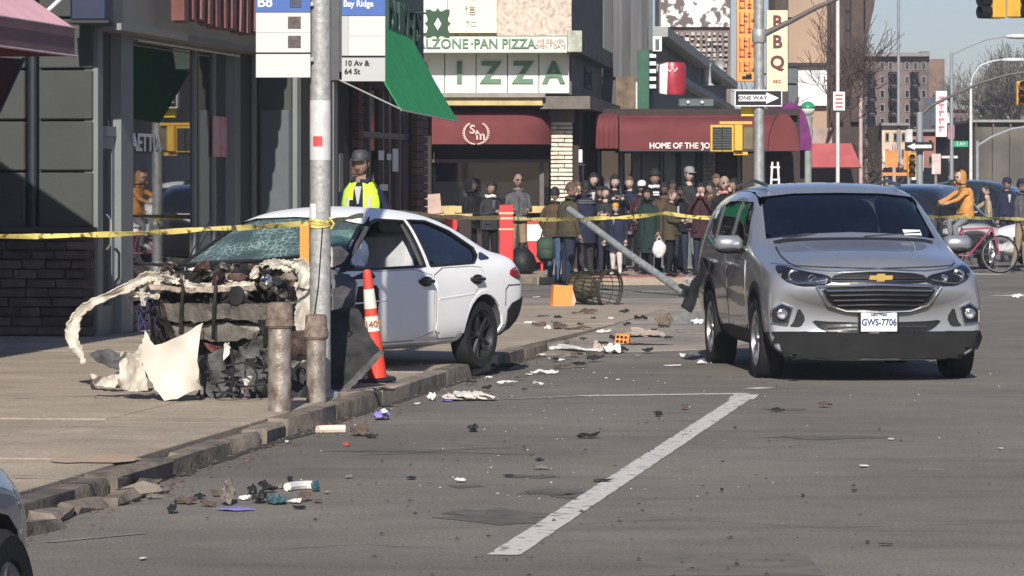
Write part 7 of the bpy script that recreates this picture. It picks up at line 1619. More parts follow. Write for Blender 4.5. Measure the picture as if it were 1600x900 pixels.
for i, (px, py, w_, h_, col, lb) in enumerate(((875, 518, 24, 18, 'b', 'brown bicycle-part tangle on the side street, left lump'), (905, 519, 50, 12, 'b', 'low brown tangle on the side street, right part'), (918, 490, 30, 9, 'b', 'dark flattened bag below the litter basket'), (855, 517, 14, 10, 'w', 'white crumpled paper left of the brown tangle'), (877, 533, 12, 7, 'w', 'white paper ball above the long trim strip'), (845, 530, 18, 5, 'd', 'grey crumbs beside the trim strip'), (838, 465, 16, 4, 'w', 'white leaflet on the corner paving'), (872, 564, 36, 9, 'w', 'white twisted scrap below the trim strip'), (850, 584, 52, 8, 'w', 'long white torn scrap on the roadway'), (880, 576, 40, 9, 'b', 'dark dirt clump beside the long white scrap'), (1072, 559, 30, 7, 'w', 'white flat scrap left of the SUV rear wheel'), (1096, 569, 20, 7, 'w', 'white wedge touching the SUV rear wheel'), (1052, 572, 32, 3.5, 'w', 'thin white sliver left of the SUV'), (826, 586, 14, 4, 'w', 'white chip at the kerb end'), (966, 594, 7, 3, 'w', 'tiny white chip on the roadway in mid picture'),
    (740, 674, 22, 14, 'k', 'black clip on the road in mid picture'), (922, 684, 44, 11, 'k', 'black flat car part on the roadway near the painted line'), (905, 682, 10, 5, 'b', 'brown crumb left of the black flat car part'), (1070, 640, 14, 12, 'b', 'dark nut-like bit inside the painted corner'), (1028, 650, 14, 10, 'k', 'black bit left of the dark nut-like bit'), (1215, 643, 28, 6, 'k', 'black flat scrap in front of the SUV'), (1289, 636, 22, 9, 'b', 'brown clod in front of the SUV'), (1240, 594, 22, 5, 'k', 'black crumb under the SUV nose'), (843, 719, 18, 5, 'k', 'small black chip left of the painted line'), (845, 733, 32, 6, 'd', 'pale dusty scrap left of the painted line'), (793, 744, 20, 4, 'k', 'thin dark flake on the road'), (720, 753, 20, 7, 'w', 'white and black chip alone on the road'), (643, 748, 18, 5, 'k', 'dark elongated chip alone on the road'), (545, 747, 18, 7, 'd', 'pale chip behind the white tube'), (942, 752, 32, 5, 'k', 'dark scrap lying over the painted line'), (1148, 669, 7, 4, 'k', 'black pebble right of the painted line'), (223, 874, 12, 5, 'w', 'white chip lowest on the road'), (1128, 768, 7, 6, 'k', 'tiny black twig on the open road'), (1335, 767, 11, 4, 'k', 'small dark chip on the right road'), (1255, 775, 6, 4, 'k', 'black pebble on the right road'), (1355, 848, 8, 4, 'k', 'black pebble near the bottom edge'), (1385, 852, 28, 2.5, 'k', 'thin dark twig near the bottom edge'), (1392, 687, 10, 4, 'w', 'white chip on the right road'), (1350, 729, 18, 5, 'w', 'white smear of plastic on the right road'), (1563, 702, 9, 4, 'w', 'bright chip far right on the road'), (1590, 466, 22, 9, 'w', 'white crumpled paper at the right edge of the road'), (448, 692, 8, 5, 'w', 'white chip at the foot of the kerb'), (560, 666, 14, 4, 'w', 'white flake beside the kerb'), (1030, 644, 8, 4, 'k', 'black crumb beside the faint scrape'), (800, 556, 34, 10, 'k', 'black plastic under the sedan rear corner'), (788, 578, 46, 14, 'k', 'dark bumper insert lying behind the sedan wheel'), (600, 612, 50, 6, 'k', 'dark flat sheet on the paving right of the cone'), (830, 352, 6, 4, 'k', ''))):
    if lb: bit('debris_scrap' if col not in 'w' else 'white_scrap', lb, 'debris', px, py, w_, h_, col, z=.125 if px in (600,) else (.02 if py < 530 and px < 960 else .004), flat=h_ < 6)  # the dark sheet right of the cone is raised onto the paving
rq = random.Random(41)
ways = ['left of', 'right of', 'behind', 'in front of']
spots_ = [(845, 505, 'the brown bicycle tangle'), (900, 500, 'the litter basket bag'), (940, 530, 'the small orange crate'), (990, 548, 'the flattened dark sheet'), (870, 556, 'the long trim strip'), (905, 562, 'the yellowish torn scrap'), (815, 600, 'the kerb end chip'), (760, 600, 'the cloth bundle'), (1040, 520, 'the grey bumper section'), (980, 500, 'the pinkish cloth heap')]
for i, (x_, y_, nm_) in enumerate(spots_):
    for k in range(4):
        mt = rq.choice(['k', 'b', 'd', 'w', 'k']); kind_ = {'k': 'black plastic', 'b': 'brown torn', 'd': 'dusty grey', 'w': 'white broken'}[mt]; sz_ = rq.uniform(11, 32)
        wd = ways[(i+k) % 4]; dx, dy = {'left of': (-24, 0), 'right of': (24, 1), 'behind': (0, -9), 'in front of': (2, 9)}[wd]
        bit('debris_scrap', '%s scrap just %s %s' % (kind_, wd, nm_), 'debris', x_+dx+rq.uniform(-5, 5), y_+dy+rq.uniform(-2, 2), sz_, sz_*rq.uniform(.2, .42), mt, z=.015)
# countless crumbs of glass and grit
m = MB(); R.seed(5)
def crumb(c, s):
    a = R.random()*6; m.add([(c.x+s*math.cos(a+i*2.1), c.y+s*math.sin(a+i*2.1), c.z+.003) for i in range(3)]+[(c.x, c.y, c.z+s*R.uniform(.3, .9))], [(0, 1, 3), (1, 2, 3), (2, 0, 3)])
for i in range(330):
    py = 445+460*R.random()**.8; px = R.uniform(560, 1250) if R.random() < .6 else R.uniform(300, 1600)
    if G(px, py).y > 46 and px < 820: continue
    c = G(px, py, .004); sv_t = c.x*CT-c.y*ST
    if sv_t < KT and c.y < 36: c = G(px, py, .125)
    if KT-.14 < c.x*CT-c.y*ST < KT+.05: continue
    crumb(c, R.uniform(.006, .018)*(1 if py > 600 else 1.6))
solo('dark_grit', m, M('dark_grit', (.035, .03, .028), .8, var=.5, scale=60), 'dark grit and crumbs scattered over the road', 'grit', kind='stuff')
m = MB()
for i in range(330):
    py = 480+300*R.random(); px = R.gauss(880, 190) if R.random() < .7 else R.uniform(250, 1580); c = G(px, py, .004)
    if c.x*CT-c.y*ST < KT+.05: 
        if c.y > 36: continue
        c = G(px, py, .125)
        if c.x*CT-c.y*ST > KT-.14: continue
    crumb(c, R.uniform(.004, .010)*(1 if py > 600 else 1.5))
solo('glass_crumbs', m, M('glass_crumb', (.6, .6, .57), .3), 'pale glass crumbs scattered around the crash', 'glass', kind='stuff')
m = MB()
for i in range(900):
    s = R.uniform(17, 40); t_ = KT+abs(R.gauss(0, .16))+.02; c = W(t_, s, .004); crumb(c, R.uniform(.006, .022))
solo('gutter_litter', m, cols['b'], 'brown grit and leaf crumbs along the gutter', 'litter', kind='stuff')
# ================================================================ other vehicles
HB = [(-.85, .4, .6, .6, .78, .75, .80, .92, .74, 1.1, .6, 1.15, .12), (-.8, .3, .76, .58, .86, .78, .87, .98, .8, 1.25, .64, 1.3, .08), (-.4, .24, .82, .56, .88, .78, .885, .97, .86, 1.42, .62, 1.48, 0), (.5, .22, .82, .55, .88, .76, .885, .95, .86, 1.48, .6, 1.54, 0), (1.3, .22, .82, .55, .88, .76, .885, .93, .86, 1.42, .6, 1.49, 0),
      (1.9, .22, .82, .55, .88, .76, .885, .92, .86, 1.1, .66, 1.16, 0), (2.3, .22, .82, .55, .885, .76, .885, .88, .84, .93, .7, .98, 0), (2.8, .22, .8, .54, .885, .75, .88, .84, .82, .87, .68, .92, .04), (3.1, .23, .76, .52, .86, .70, .86, .78, .78, .80, .64, .86, .16), (3.28, .26, .68, .5, .80, .62, .80, .68, .72, .7, .56, .76, .28), (3.34, .34, .6, .46, .72, .54, .72, .58, .64, .6, .46, .64, .3)]
pk = thing('parked_car', 'blue-silver car corner with black tyre at the bottom left corner', 'car', (0, 0, 0), 0)
fy = 10.3
pk.rotation_euler = (0, 0, ROTZ+PI/2); 
# its tail points up the avenue; wheel at the picture's lower left corner
pk.location = W(-4.03, 8.7, -.04)
simple_car(pk, HB, blue_silver, [('rear_window', [(-.56, .98), (.56, .98), (.5, 1.35), (-.5, 1.35)], 'x', (-1,)), ('side_window', [(1.8, .99), (.95, .99), (.95, 1.38), (1.3, 1.36)], 'y', (1, -1)), ('side_window', [(.88, .99), (-.1, 1.0), (.1, 1.36), (.88, 1.4)], 'y', (1, -1)), ('tail_light', [(.62, .75), (.84, .75), (.82, .95), (.64, .95)], 'x', (-1,))], (0, 2.5), .33)
def car_at(o, px, Y, heading, z=0): o.location = (X_(px, Y), Y, z); o.rotation_euler = (0, 0, heading)
bs_ = thing('black_suv', 'black SUV partly hidden by the silver SUV, with a white panel on its flank', 'SUV'); 
simple_car(bs_, SUVST, black_paint, [('rear_window', [(-.6, 1.12), (.6, 1.12), (.54, 1.5), (-.54, 1.5)], 'x', (-1,)), ('windscreen', WS, 'x', (1,)), ('side_window', SW1, 'y', (1, -1)), ('side_window', SW2, 'y', (1, -1)), ('tail_light', [(.66, .8), (.84, .8), (.82, 1.05), (.68, 1.1)], 'x', (-1,)), ], (0, 2.725), .35, sub=1)
car_at(bs_, 1418, 73, math.radians(68))
m = MB(); m.box((-1.03, -.15, .98), (.02, .75, .24)); part('white_panel', m, white_pl, bs_)
pc = thing('patrol_car', 'white car with black lower panels nosing in at the right edge', 'car'); 
bX, bV = simple_car(pc, SED[:-2]+[(2.5, .22, .82, .55, .885, .76, .885, .86, .84, .90, .7, .94, 0), (3.0, .22, .8, .54, .88, .74, .87, .82, .81, .85, .68, .90, .06), (3.4, .23, .76, .52, .85, .70, .85, .76, .76, .79, .62, .84, .2), (3.62, .28, .66, .5, .78, .62, .78, .66, .7, .69, .54, .74, .34), (3.7, .36, .6, .46, .7, .54, .7, .58, .62, .6, .46, .64, .36)], white_p,
    [('windscreen', SWS, 'x', (1,)), ('side_window', D1, 'y', (1, -1)), ('side_window', D2, 'y', (1, -1))], (0, 2.775), .33, sub=1)
for s_ in (1, -1): part('black_side_stripe', project(bV, [(3.3, .3), (3.3, .62), (.3, .62), (.3, .3)], 'y', s_, .01, .01, .15, rnd=0), black_pl, pc)
car_at(pc, 1553, 77, PI, 0); pc.location.x += 3.6
vn = thing('dark_green_van', 'dark green minivan with a high curved roof behind the people at the right', 'van')
VAN = [(x*1.0, a, b, c, d*1.02, e, f, g*1.08, h, i*1.16, j*1.06, k_*1.17, l) for (x, a, b, c, d, e, f, g, h, i, j, k_, l) in HB]
simple_car(vn, VAN, green_paint, [('windscreen', [(-.62, 1.15), (.62, 1.15), (.56, 1.52), (-.56, 1.52)], 'x', (1,)), ('side_window', [(1.9, 1.1), (.95, 1.1), (.95, 1.6), (1.3, 1.56)], 'y', (1, -1)), ('side_window', [(.88, 1.1), (-.3, 1.12), (-.1, 1.56), (.88, 1.62)], 'y', (1, -1))], (0, 2.5), .33, sub=1)
car_at(vn, 1490, 92, math.radians(-28), 0)

ov = thing('white_van', 'white van parked across the avenue beyond the right edge', 'van')
simple_car(ov, VAN, white_p, [('windscreen', [(-.66, 1.15), (.66, 1.15), (.6, 1.56), (-.6, 1.56)], 'x', (1, -1))], (0, 2.5), .33, sub=1)
ov.location = W(9.2, 124, 0); ov.rotation_euler = (0, 0, ROTZ-PI/2)
# ================================================================ people
skin_a = M('skin_light', (.46, .32, .26), .75, var=.08); skin_b = M('skin_tan', (.27, .17, .125), .75, var=.08); skin_c = M('skin_dark', (.10, .06, .045), .75, var=.08)
hair_k = M('black_hair', (.012, .011, .010), .7, bump=.6, bscale=60); hair_g = M('ash_blond_hair', (.35, .27, .19), .7, var=.3, bump=.6); 
def cl(name, c, **k): return M(name, c, .9, var=.22, scale=9, bump=.6, bscale=11, spec=.12, **k)
shoe_m = cl('dark_shoe', (.02, .018, .018)); shoe_w = cl('white_shoe', (.5, .5, .48))
ARMS = {'down': ((.05, .0, -.29), (.06, -.05, -.53)), 'pocket': ((.10, .05, -.27), (.03, -.10, -.47)), 'fold': ((.07, -.07, -.27), (-.17, -.22, -.20)), 'phone': ((.07, -.10, -.26), (-.08, -.28, -.08)),
        'face': ((.07, -.15, -.22), (-.11, -.17, .12)), 'hold': ((.05, -.04, -.28), (-.04, -.26, -.27)), 'bars': ((.07, -.22, -.17), (.06, -.44, -.24)), 'back': ((.08, .09, -.27), (.0, .14, -.48))}
def person(label, px, Y, h=1.72, rz=0, top=None, bottom=None, skin=skin_a, hair=hair_k, arms=('down', 'down'), hat=None, hatkind='cap', shoes=None, build=1.0, coat=0, stance=.10, step=0., hood=None, glasses=False, group=None, zg=.12, hairstyle='short', head_turn=0., seated=False, lean=0., scarf=None, stripe=None, X=None):
    rp_ = random.Random(int(px*3)); head_turn = head_turn or rp_.uniform(-.5, .5); step = step or rp_.uniform(-.05, .09); lean = lean or rp_.uniform(0, .18)
    s = h/1.75; o = thing('person', label, 'person', (X_(px, Y) if X is None else X, Y, zg), rz, group)
    V = []; E_ = []; Rr = []; cls = []
    def v(p, r): V.append(Vector(p)*s); Rr.append(r*s); return len(V)-1
    def e(a, b, c): E_.append((a, b)); cls.append((a, b, c))
    b_ = build; L = lean
    pel = v((0, 0, .95), .125*b_); sp1 = v((0, -L*.10, 1.12), .125*b_); ch = v((0, -L*.22, 1.32), .135*b_); nb0 = v((0, -L*.28, 1.44), .075); nk = v((0, -L*.32, 1.53), .052)
    e(pel, sp1, 'top'); e(sp1, ch, 'top'); e(ch, nb0, 'top'); e(nb0, nk, 'skin')
    hands = []
    for sg, pose in ((-1, arms[0]), (1, arms[1])):
        sh = v((sg*.15*b_, -L*.26, 1.385), .068*b_); e(ch, sh, 'top')
        (ex, ey, ez), (wx, wy, wz) = ARMS[pose]; so = Vector((sg*.165*b_, -L*.26, 1.39))
        el = v(so+Vector((sg*ex, ey, ez)), .048*b_); wr = v(so+Vector((sg*wx, wy, wz)), .034); e(sh, el, 'top'); e(el, wr, 'top')
        d = (so+Vector((sg*wx, wy, wz))-so-Vector((sg*ex, ey, ez))).normalized(); pw = so+Vector((sg*wx, wy, wz)); pm = v(pw+d*.07, .032); e(wr, pm, 'skin'); hands.append((pw, d, sg))
    for sg in (-1, 1):
        hp = v((sg*.085, 0, .90), .098*b_)
        if seated: kn = v((sg*.13, -.38, .82 if sg < 0 else .70), .065); an = v((sg*.12, -.28, .42 if sg < 0 else .28), .042)
        else: kn = v((sg*(stance*.9), -.02-sg*step*.5, .50), .065*b_); an = v((sg*stance, .03-sg*step, .085), .045)
        ax, ay, az = V[an]/s; to = v((ax+sg*.02, ay-.17, az-.05), .036)
        e(pel, hp, 'bottom'); e(hp, kn, 'bottom'); e(kn, an, 'bottom'); e(an, to, 'shoe')
    me = bpy.data.meshes.new('body'); me.from_pydata(V, E_, []); ob = bpy.data.objects.new('body', me); C.objects.link(ob)
    md = ob.modifiers.new('skin', 'SKIN'); md.branch_smoothing = .6
    for i, sv in enumerate(me.skin_vertices[0].data): sv.radius = (Rr[i], Rr[i]); sv.use_root = (i == 0)
    m2 = ob.modifiers.new('sub', 'SUBSURF'); m2.levels = 1; bake(ob); me = ob.data
    mats = [skin, top, bottom, shoes or shoe_m]; ix = {'skin': 0, 'top': 1, 'bottom': 2, 'shoe': 3}
    vs = [q.co.copy() for q in me.vertices]; fs = [tuple(p.vertices) for p in me.polygons]; mb = MB()
    # flatten the trunk a little front to back
    vs = [Vector((q.x*(1.16 if .93*s < q.z < 1.36*s and abs(q.x) < .2*s else 1), q.y*(.86 if q.z > .9*s and q.z < 1.42*s and abs(q.y) < .16*s else 1), q.z)) for q in vs]
    mb.v = [tuple(q) for q in vs]; mb.f = fs
    for f in fs:
        c = sum((vs[i] for i in f), Vector())/len(f); best = None
        for a, b2, k in cls:
            A, B = V[a], V[b2]; ab = B-A; t_ = max(0, min(1, (c-A).dot(ab)/ab.length_squared)); dd = (c-(A+ab*t_)).length-(Rr[a]*(1-t_)+Rr[b2]*t_)
            if best is None or dd < best[0]: best = (dd, k)
        mb.mi.append(ix[best[1]])
    # fingers
    mb.cur = 0
    for pw, d, sg in hands:
        side = d.cross(Vector((0, 1, .2))).normalized(); nrm = d.cross(side)
        for k in range(4):
            off = side*(-.03+.02*k); ln = (.065, .075, .07, .055)[k]; p0 = pw+d*.085+off; curl = nrm*(.018+.006*k)
            mb.tube([(p0)*s, (p0+d*ln*.5+curl*.4)*s, (p0+d*ln*.85+curl*1.4)*s], [.0095*s, .0085*s, .007*s], 5)
        p0 = pw+d*.03+side*(-.03*1); mb.tube([p0*s, (p0+d*.035-side*.03)*s, (p0+d*.065-side*.035+nrm*.012)*s], [.012*s, .010*s, .008*s], 5)
    # head with jaw, nose, ears, eye sockets and mouth
    hc = Vector((0, -.015-L*.36, 1.635)); HM = Matrix.Translation(hc*s) @ Matrix.Rotation(head_turn, 4, 'Z') @ Matrix.Scale(s, 4)
    n1, n2 = 18, 14; hv = []
    for i in range(n2+1):
        ph = PI*i/n2; z = -math.cos(ph)
        for k in range(n1):
            a = 2*PI*k/n1; x = math.sin(ph)*math.cos(a); y = math.sin(ph)*math.sin(a)
            w_ = .078*(1-.22*max(0, -z)**1.5); dp = .098*(1-.12*max(0, -z)) ; q = Vector((x*w_, y*dp, z*.118))
            if y < 0 and z < .1: q.y *= 1-.10*max(0, -z)
            fr = max(0, -y)
            if fr > .5:
                q.y -= .022*math.exp(-((x/.16)**2+((z+.08)/.20)**2)); q.y += .010*math.exp(-(((abs(x)-.38)/.16)**2+((z-.06)/.13)**2)); q.y -= .006*math.exp(-((x/.4)**2+((z+.5)/.12)**2)); q.y -= .006*math.exp(-((x/.3)**2+((z+.85)/.18)**2))
            hv.append(HM @ q)
    mb.add(hv, [(i*n1+k, i*n1+(k+1) % n1, (i+1)*n1+(k+1) % n1, (i+1)*n1+k) for i in range(n2) for k in range(n1)])
    for sg in (-1, 1): mb.ball(HM @ Vector((sg*.078, .005, -.005)), (.010*s, .018*s, .030*s), 8)
    me2 = mb.mesh('body', mats, 'all', fix=False); bm = bmesh.new(); bm.from_mesh(me2); bmesh.ops.recalc_face_normals(bm, faces=bm.faces); bm.to_mesh(me2); bm.free(); ob.data = me2; ob.parent = o; ob.name = 'body'
    def hm(mb_): mb_.v = [tuple(HM @ Vector(q)) for q in mb_.v]; return mb_
    m = MB()
    for sg in (-1, 1): m.ball((sg*.030, -.083, .010), (.013, .006, .007), 6); m.box((sg*.030, -.088, .030), (.028, .006, .005))
    m.box((0, -.091, -.058), (.042, .006, .007)); part('face_details', hm(m), M('eye_and_lip', (.05, .025, .02), .5), o)
    if glasses:
        m = MB()
        for sg in (-1, 1): m.ball((sg*.032, -.092, .010), (.028, .008, .019), 10)
        m.box((0, -.095, .014), (.13, .006, .007)); part('sunglasses', hm(m), dark_trim, o)
    if hair is not None:
        m = MB(); vv = []
        for i in range(9):
            ph = PI/2*i/8*(1.15 if hairstyle != 'bald' else .2); 
            for k in range(n1):
                a = 2*PI*k/n1; x = math.sin(ph)*math.cos(a); y = math.sin(ph)*math.sin(a); z = math.cos(ph); big = {'short': 1.08, 'long': 1.13, 'afro': 1.42}.get(hairstyle, 1.05)
                zz = z*.118*big; 
                if y < -.35 and zz < .055: zz = .055+(zz-.055)*.1
                if hairstyle == 'long' and y > -.3 and i > 6: zz -= .10*(i-6)/2
                j = .006*noise.noise(Vector((x*7, y*7, z*7)))*(2.2 if hairstyle == 'afro' else 1); vv.append(Vector((x*(.079*big+j), y*(.100*big+j)+.006, zz+.004)))
        m.add(vv, [(i*n1+k, i*n1+(k+1) % n1, (i+1)*n1+(k+1) % n1, (i+1)*n1+k) for i in range(8) for k in range(n1)]); part('hair', hm(m), hair, o, smooth='all')
    if hat is not None:
        m = MB(); prof = [(.083, .030), (.086, .055), (.080, .095), (.055, .125), (.002, .136)] if hatkind != 'bobble' else [(.092, .01), (.097, .04), (.092, .10), (.065, .15), (.002, .17)]
        m.lathe(prof, 18, Matrix.Diagonal((1, 1.2, 1, 1)), cap=False)
        if hatkind == 'cap': m.prism([(.075*math.cos(a), -.085+.085*math.sin(a)) for a in [PI+i*PI/8 for i in range(9)]], .022, .034, 'z')
        if hatkind == 'bobble': m.ball((0, 0, .175), .03, 8)
        part('hat', hm(m), hat, o, smooth=True)
    if hood is not None:
        m = MB(); m.lathe([(.10, -.10), (.118, -.02), (.112, .06), (.085, .13), (.02, .155)], 16, Matrix.Translation((0, .012, 0)) @ Matrix.Diagonal((1, 1.15, 1, 1)), cap=False, a0=-PI*.16, a1=PI*1.16); m.tube([(-.085, -.05, -.09), (-.11, .03, -.10), (0, .11, -.11), (.11, .03, -.10), (.085, -.05, -.09)], .032, 8); part('hood', hm(m), hood, o, smooth='all')
    if coat:   # jacket hem or long coat over the hips
        m = MB(); zb_ = coat; m.lathe([(.205*b_, zb_), (.20*b_, zb_+(1.2-zb_)*.4), (.185*b_, 1.08), (.19*b_, 1.24), (.165*b_, 1.36), (.10, 1.44)], 20, Matrix.Translation((0, -L*.12, 0)) @ Matrix.Diagonal((1, .74, 1, 1)), cap=False)
        m.v = [(x*s+.012*noise.noise(Vector((x*9, y*9, z*5+px))), y*s+.012*noise.noise(Vector((y*9, z*5, x*9))), z*s) for x, y, z in m.v]; part('jacket', m, top, o, smooth='all')
        if rp_.random() < .3: m = MB(); m.loftp([[Vector((x*s, (-.150*b_-L*.15-.004)*s, z*s)) for x in (-w9, w9)]+[Vector((x*s, (-.13*b_-L*.15)*s, z*s)) for x in (w9, -w9)] for z, w9 in ((1.24, .006), (1.33, .022), (1.41, .036))]); part('shirt_front', m, rp_.choice([M('pale_shirt', (.45, .44, .42), .9), M('grey_shirt', (.18, .18, .19), .9), M('dim_shirt', (.10, .10, .11), .9)]), o)
        for sg in (-1, 1): m = MB(); m.box((sg*.11*b_*s, (-.135*b_-L*.12)*s, (zb_+.12)*s), (.10*s, .03, .03), rz=sg*.5); part('pocket_flap', m, top, o)
        m = MB(); m.tube([(-.0, (-.135*b_)*s, zb_*s), (0, (-.145*b_-L*.15)*s, 1.15*s), (0, (-.12-L*.2)*s, 1.36*s)], .006, 4); part('zip', m, dark_trim, o)
        m = MB(); m.tube([(-.07*s, (-.05-L*.3)*s, 1.46*s), (-.075*s, (.03-L*.3)*s, 1.485*s), (0, (.08-L*.3)*s, 1.50*s), (.075*s, (.03-L*.3)*s, 1.485*s), (.07*s, (-.05-L*.3)*s, 1.46*s)], .024*s, 6); part('collar', m, top, o, smooth='all')
    if stripe:
        for k, z in enumerate((1.40, 1.36)): m = MB(); m.lathe([(.19*b_-.02*(z > 1.38), z*1.0), (.195*b_-.02*(z > 1.38), z-.028)], 18, Matrix.Diagonal((1, .78, 1, 1)), cap=False); m.v = [(x*s, y*s, q*s) for x, y, q in m.v]; part('pale_stripe', m, stripe, o, smooth='all')
    if scarf: m = MB(); m.tube([(.09*s*math.cos(a), (.075*math.sin(a)-.01-L*.3)*s, (1.48+.01*math.sin(3*a))*s) for a in [i*PI/6 for i in range(13)]], .032*s, 7); part('scarf', m, scarf, o, smooth='all')
    return o
blk = cl('black_jacket', (.016, .016, .018)); navy = cl('navy_coat', (.022, .026, .05)); olive = cl('olive_jacket', (.065, .055, .035)); brn = cl('brown_jacket', (.085, .055, .035)); dgn = cl('dark_green_coat', (.02, .035, .03)); gry = cl('grey_hoodie', (.09, .09, .095)); char = cl('charcoal_coat', (.035, .035, .038)); plum = cl('plum_jacket', (.05, .025, .03))
jean = cl('blue_jeans', (.06, .09, .16)); djean = cl('dark_jeans', (.025, .032, .05)); khk = cl('khaki_trousers', (.24, .19, .12)); blkt = cl('black_trousers', (.014, .014, .015)); whtt = cl('white_trousers', (.55, .50, .47)); gjean = cl('grey_jeans', (.17, .18, .19)); brnt = cl('brown_trousers', (.16, .10, .06)); orj = cl('orange_jacket', (.52, .25, .075)); tan_c = cl('tan_top', (.33, .25, .17)); orange_w = cl('mustard_wool', (.50, .25, .05)); pinkc = cl('pink_scarf', (.50, .22, .22)); whc = cl('white_cap', (.65, .64, .62))
GRP = 'onlookers behind the tape'
r = math.radians
person('bald man in sunglasses and dark grey sweater standing before the pizzeria window', 809, 66.5, 1.72, r(8), gry, khk, skin_b, None, ('hold', 'hold'), glasses=True, group=GRP, coat=.92)
person('dark-clad person bent beside the stall table, further left', 735, 66, 1.62, r(60), blk, blkt, skin_c, hair_k, ('hold', 'down'), hood=blk, group=GRP, coat=.85, build=1.1)
person('dark-clad person with pale gloves between the stall table and bald man', 765, 65.5, 1.58, r(30), char, blkt, skin_b, hair_k, ('fold', 'hold'), group=GRP, coat=.85, scarf=whc)
person('stout short-haired man in brown-olive jacket, leftmost of the main crowd', 886, 62.0, 1.68, r(115), olive, djean, skin_b, M('brown_cropped_hair', (.09, .05, .035), .8), ('down', 'pocket'), group=GRP, coat=.84, build=1.28, lean=.2, zg=.012)
person('man in black jacket and blue jeans half behind the stout man', 866, 63.4, 1.60, r(150), brn, jean, skin_b, hair_k, ('pocket', 'pocket'), group=GRP, coat=.86, build=1.1, zg=.012)
person('person in dark jacket with pale shoulder stripes beside the stout man', 915, 63.8, 1.60, r(-150), navy, char, skin_c, hair_k, ('hold', 'down'), group=GRP, coat=.62, scarf=None, stripe=gry, zg=.12)
person('short dark-haired person with bare shins left of the woman with orange gloves', 937, 65.6, 1.50, r(20), blk, blkt, skin_b, hair_k, ('fold', 'fold'), group=GRP, coat=.6, hairstyle='long')
person('woman with black hair looking down at her orange gloves', 960, 67, 1.70, r(10), blk, djean, skin_a, hair_k, ('phone', 'phone'), group=GRP, coat=.75, hairstyle='long')
person('child in mustard beanie, navy coat and white trousers in front of the crowd', 963, 64.6, 1.22, r(-20), navy, whtt, skin_a, hair_k, ('down', 'down'), hat=orange_w, hatkind='beanie', group=GRP, coat=.62, shoes=shoe_w, build=1.25)
person('person in white cap behind the striped-hood person', 1003, 67.6, 1.60, r(-5), plum, blkt, skin_b, hair_k, ('down', 'fold'), hat=whc, group=GRP, coat=.8)
person('tall person with big black hair and white striped scarf hood', 1022, 67, 1.77, r(12), blk, blkt, skin_b, hair_k, ('fold', 'fold'), group=GRP, coat=.7, hairstyle='afro', scarf=whc, stripe=whc)
person('person in long dark green coat in the middle of the crowd', 1012, 65.4, 1.46, r(-25), dgn, blkt, skin_b, hair_k, ('hold', 'down'), hood=dgn, group=GRP, coat=.45, build=1.15)
person('small person in olive grey parka and black trousers at the crowd front', 1047, 63.9, 1.46, r(70), olive, blkt, skin_a, M('brown_hair', (.10, .06, .035), .8), ('hold', 'hold'), group=GRP, coat=.74, build=1.15, zg=.12)
person('tall man in light cap, face mask and dark jacket with grey jeans', 1075, 67.2, 1.84, r(18), char, gjean, skin_a, hair_k, ('pocket', 'pocket'), hat=M('grey_cap', (.22, .22, .21), .8), glasses=True, group=GRP, coat=.85)
person('woman in dark plum jacket raising both hands to her face', 1096, 64.6, 1.56, r(-10), plum, djean, skin_a, hair_k, ('face', 'face'), group=GRP, coat=.72, hairstyle='long', scarf=cl('red_scarf', (.28, .04, .05)))
person('woman with ash blond hair, sunglasses and pink scarf next to the SUV', 1131, 64, 1.66, r(15), blk, brnt, skin_a, hair_g, ('hold', 'face'), group=GRP, coat=.8, glasses=True, hairstyle='long', scarf=pinkc)
person('person in brown trousers half hidden by the slanted pole end', 1112, 66, 1.58, r(-30), brn, brnt, skin_b, hair_k, ('down', 'pocket'), group=GRP, coat=.8)
person('person in black coat at the back between green coat and capped man', 1050, 69, 1.62, r(5), blk, blkt, skin_c, hair_k, ('down', 'down'), group=GRP, coat=.7)
rb2 = random.Random(19)
back = [(900, 64.6, 1.58, blk, 'black coat pressed close behind the stout man'), (947, 64.8, 1.50, char, 'charcoal jacket between the striped-shoulder person and the child'), (928, 69.3, 1.74, char, 'charcoal coat just right of the brick pier'), (985, 69.2, 1.68, navy, 'navy coat behind the woman with orange gloves'), (1036, 66.2, 1.56, brn, 'brown jacket peeking behind the olive parka'), (1063, 65.8, 1.50, blk, 'black puffer coat in front of the tall capped man'), (1118, 68.5, 1.72, olive, 'olive coat behind the blond woman'), (1147, 67.2, 1.64, blk, 'black coat against the corner of the SUV roof')]
for k, (px, Y_, h_, tp, lb) in enumerate(back):
    person('onlooker in '+lb, px, Y_, h_, r(rb2.uniform(-55, 55)), tp, rb2.choice([blkt, djean, char]), rb2.choice([skin_a, skin_b, skin_c]), hair_k if k % 3 else M('brown_hair', (.10, .06, .035), .8), rb2.choice([('phone', 'down'), ('face', 'pocket'), ('fold', 'fold'), ('pocket', 'hold')]), group=GRP, coat=rb2.uniform(.6, .88), build=rb2.uniform(1, 1.22), hairstyle=rb2.choice(['short', 'long']), head_turn=rb2.uniform(-.6, .6), lean=rb2.uniform(0, .3), step=rb2.uniform(-.08, .12))
m = MB(); m.box((0, 0, .25), (.30, .19, .40), bev=.07, jit=.01); m.box((0, -.11, .18), (.22, .07, .18), bev=.03); m.tube([(-.08, .0, .44), (-.05, .02, .56), (.05, .02, .56), (.08, 0, .44)], .014, 6); solo('backpack', m, M('green_black_bag', (.02, .05, .03), .7, var=.4), 'green and black bag hanging at the stout man\'s left hand', 'bag', (X_(853, 62.6), 62.6, .35), smooth='all')
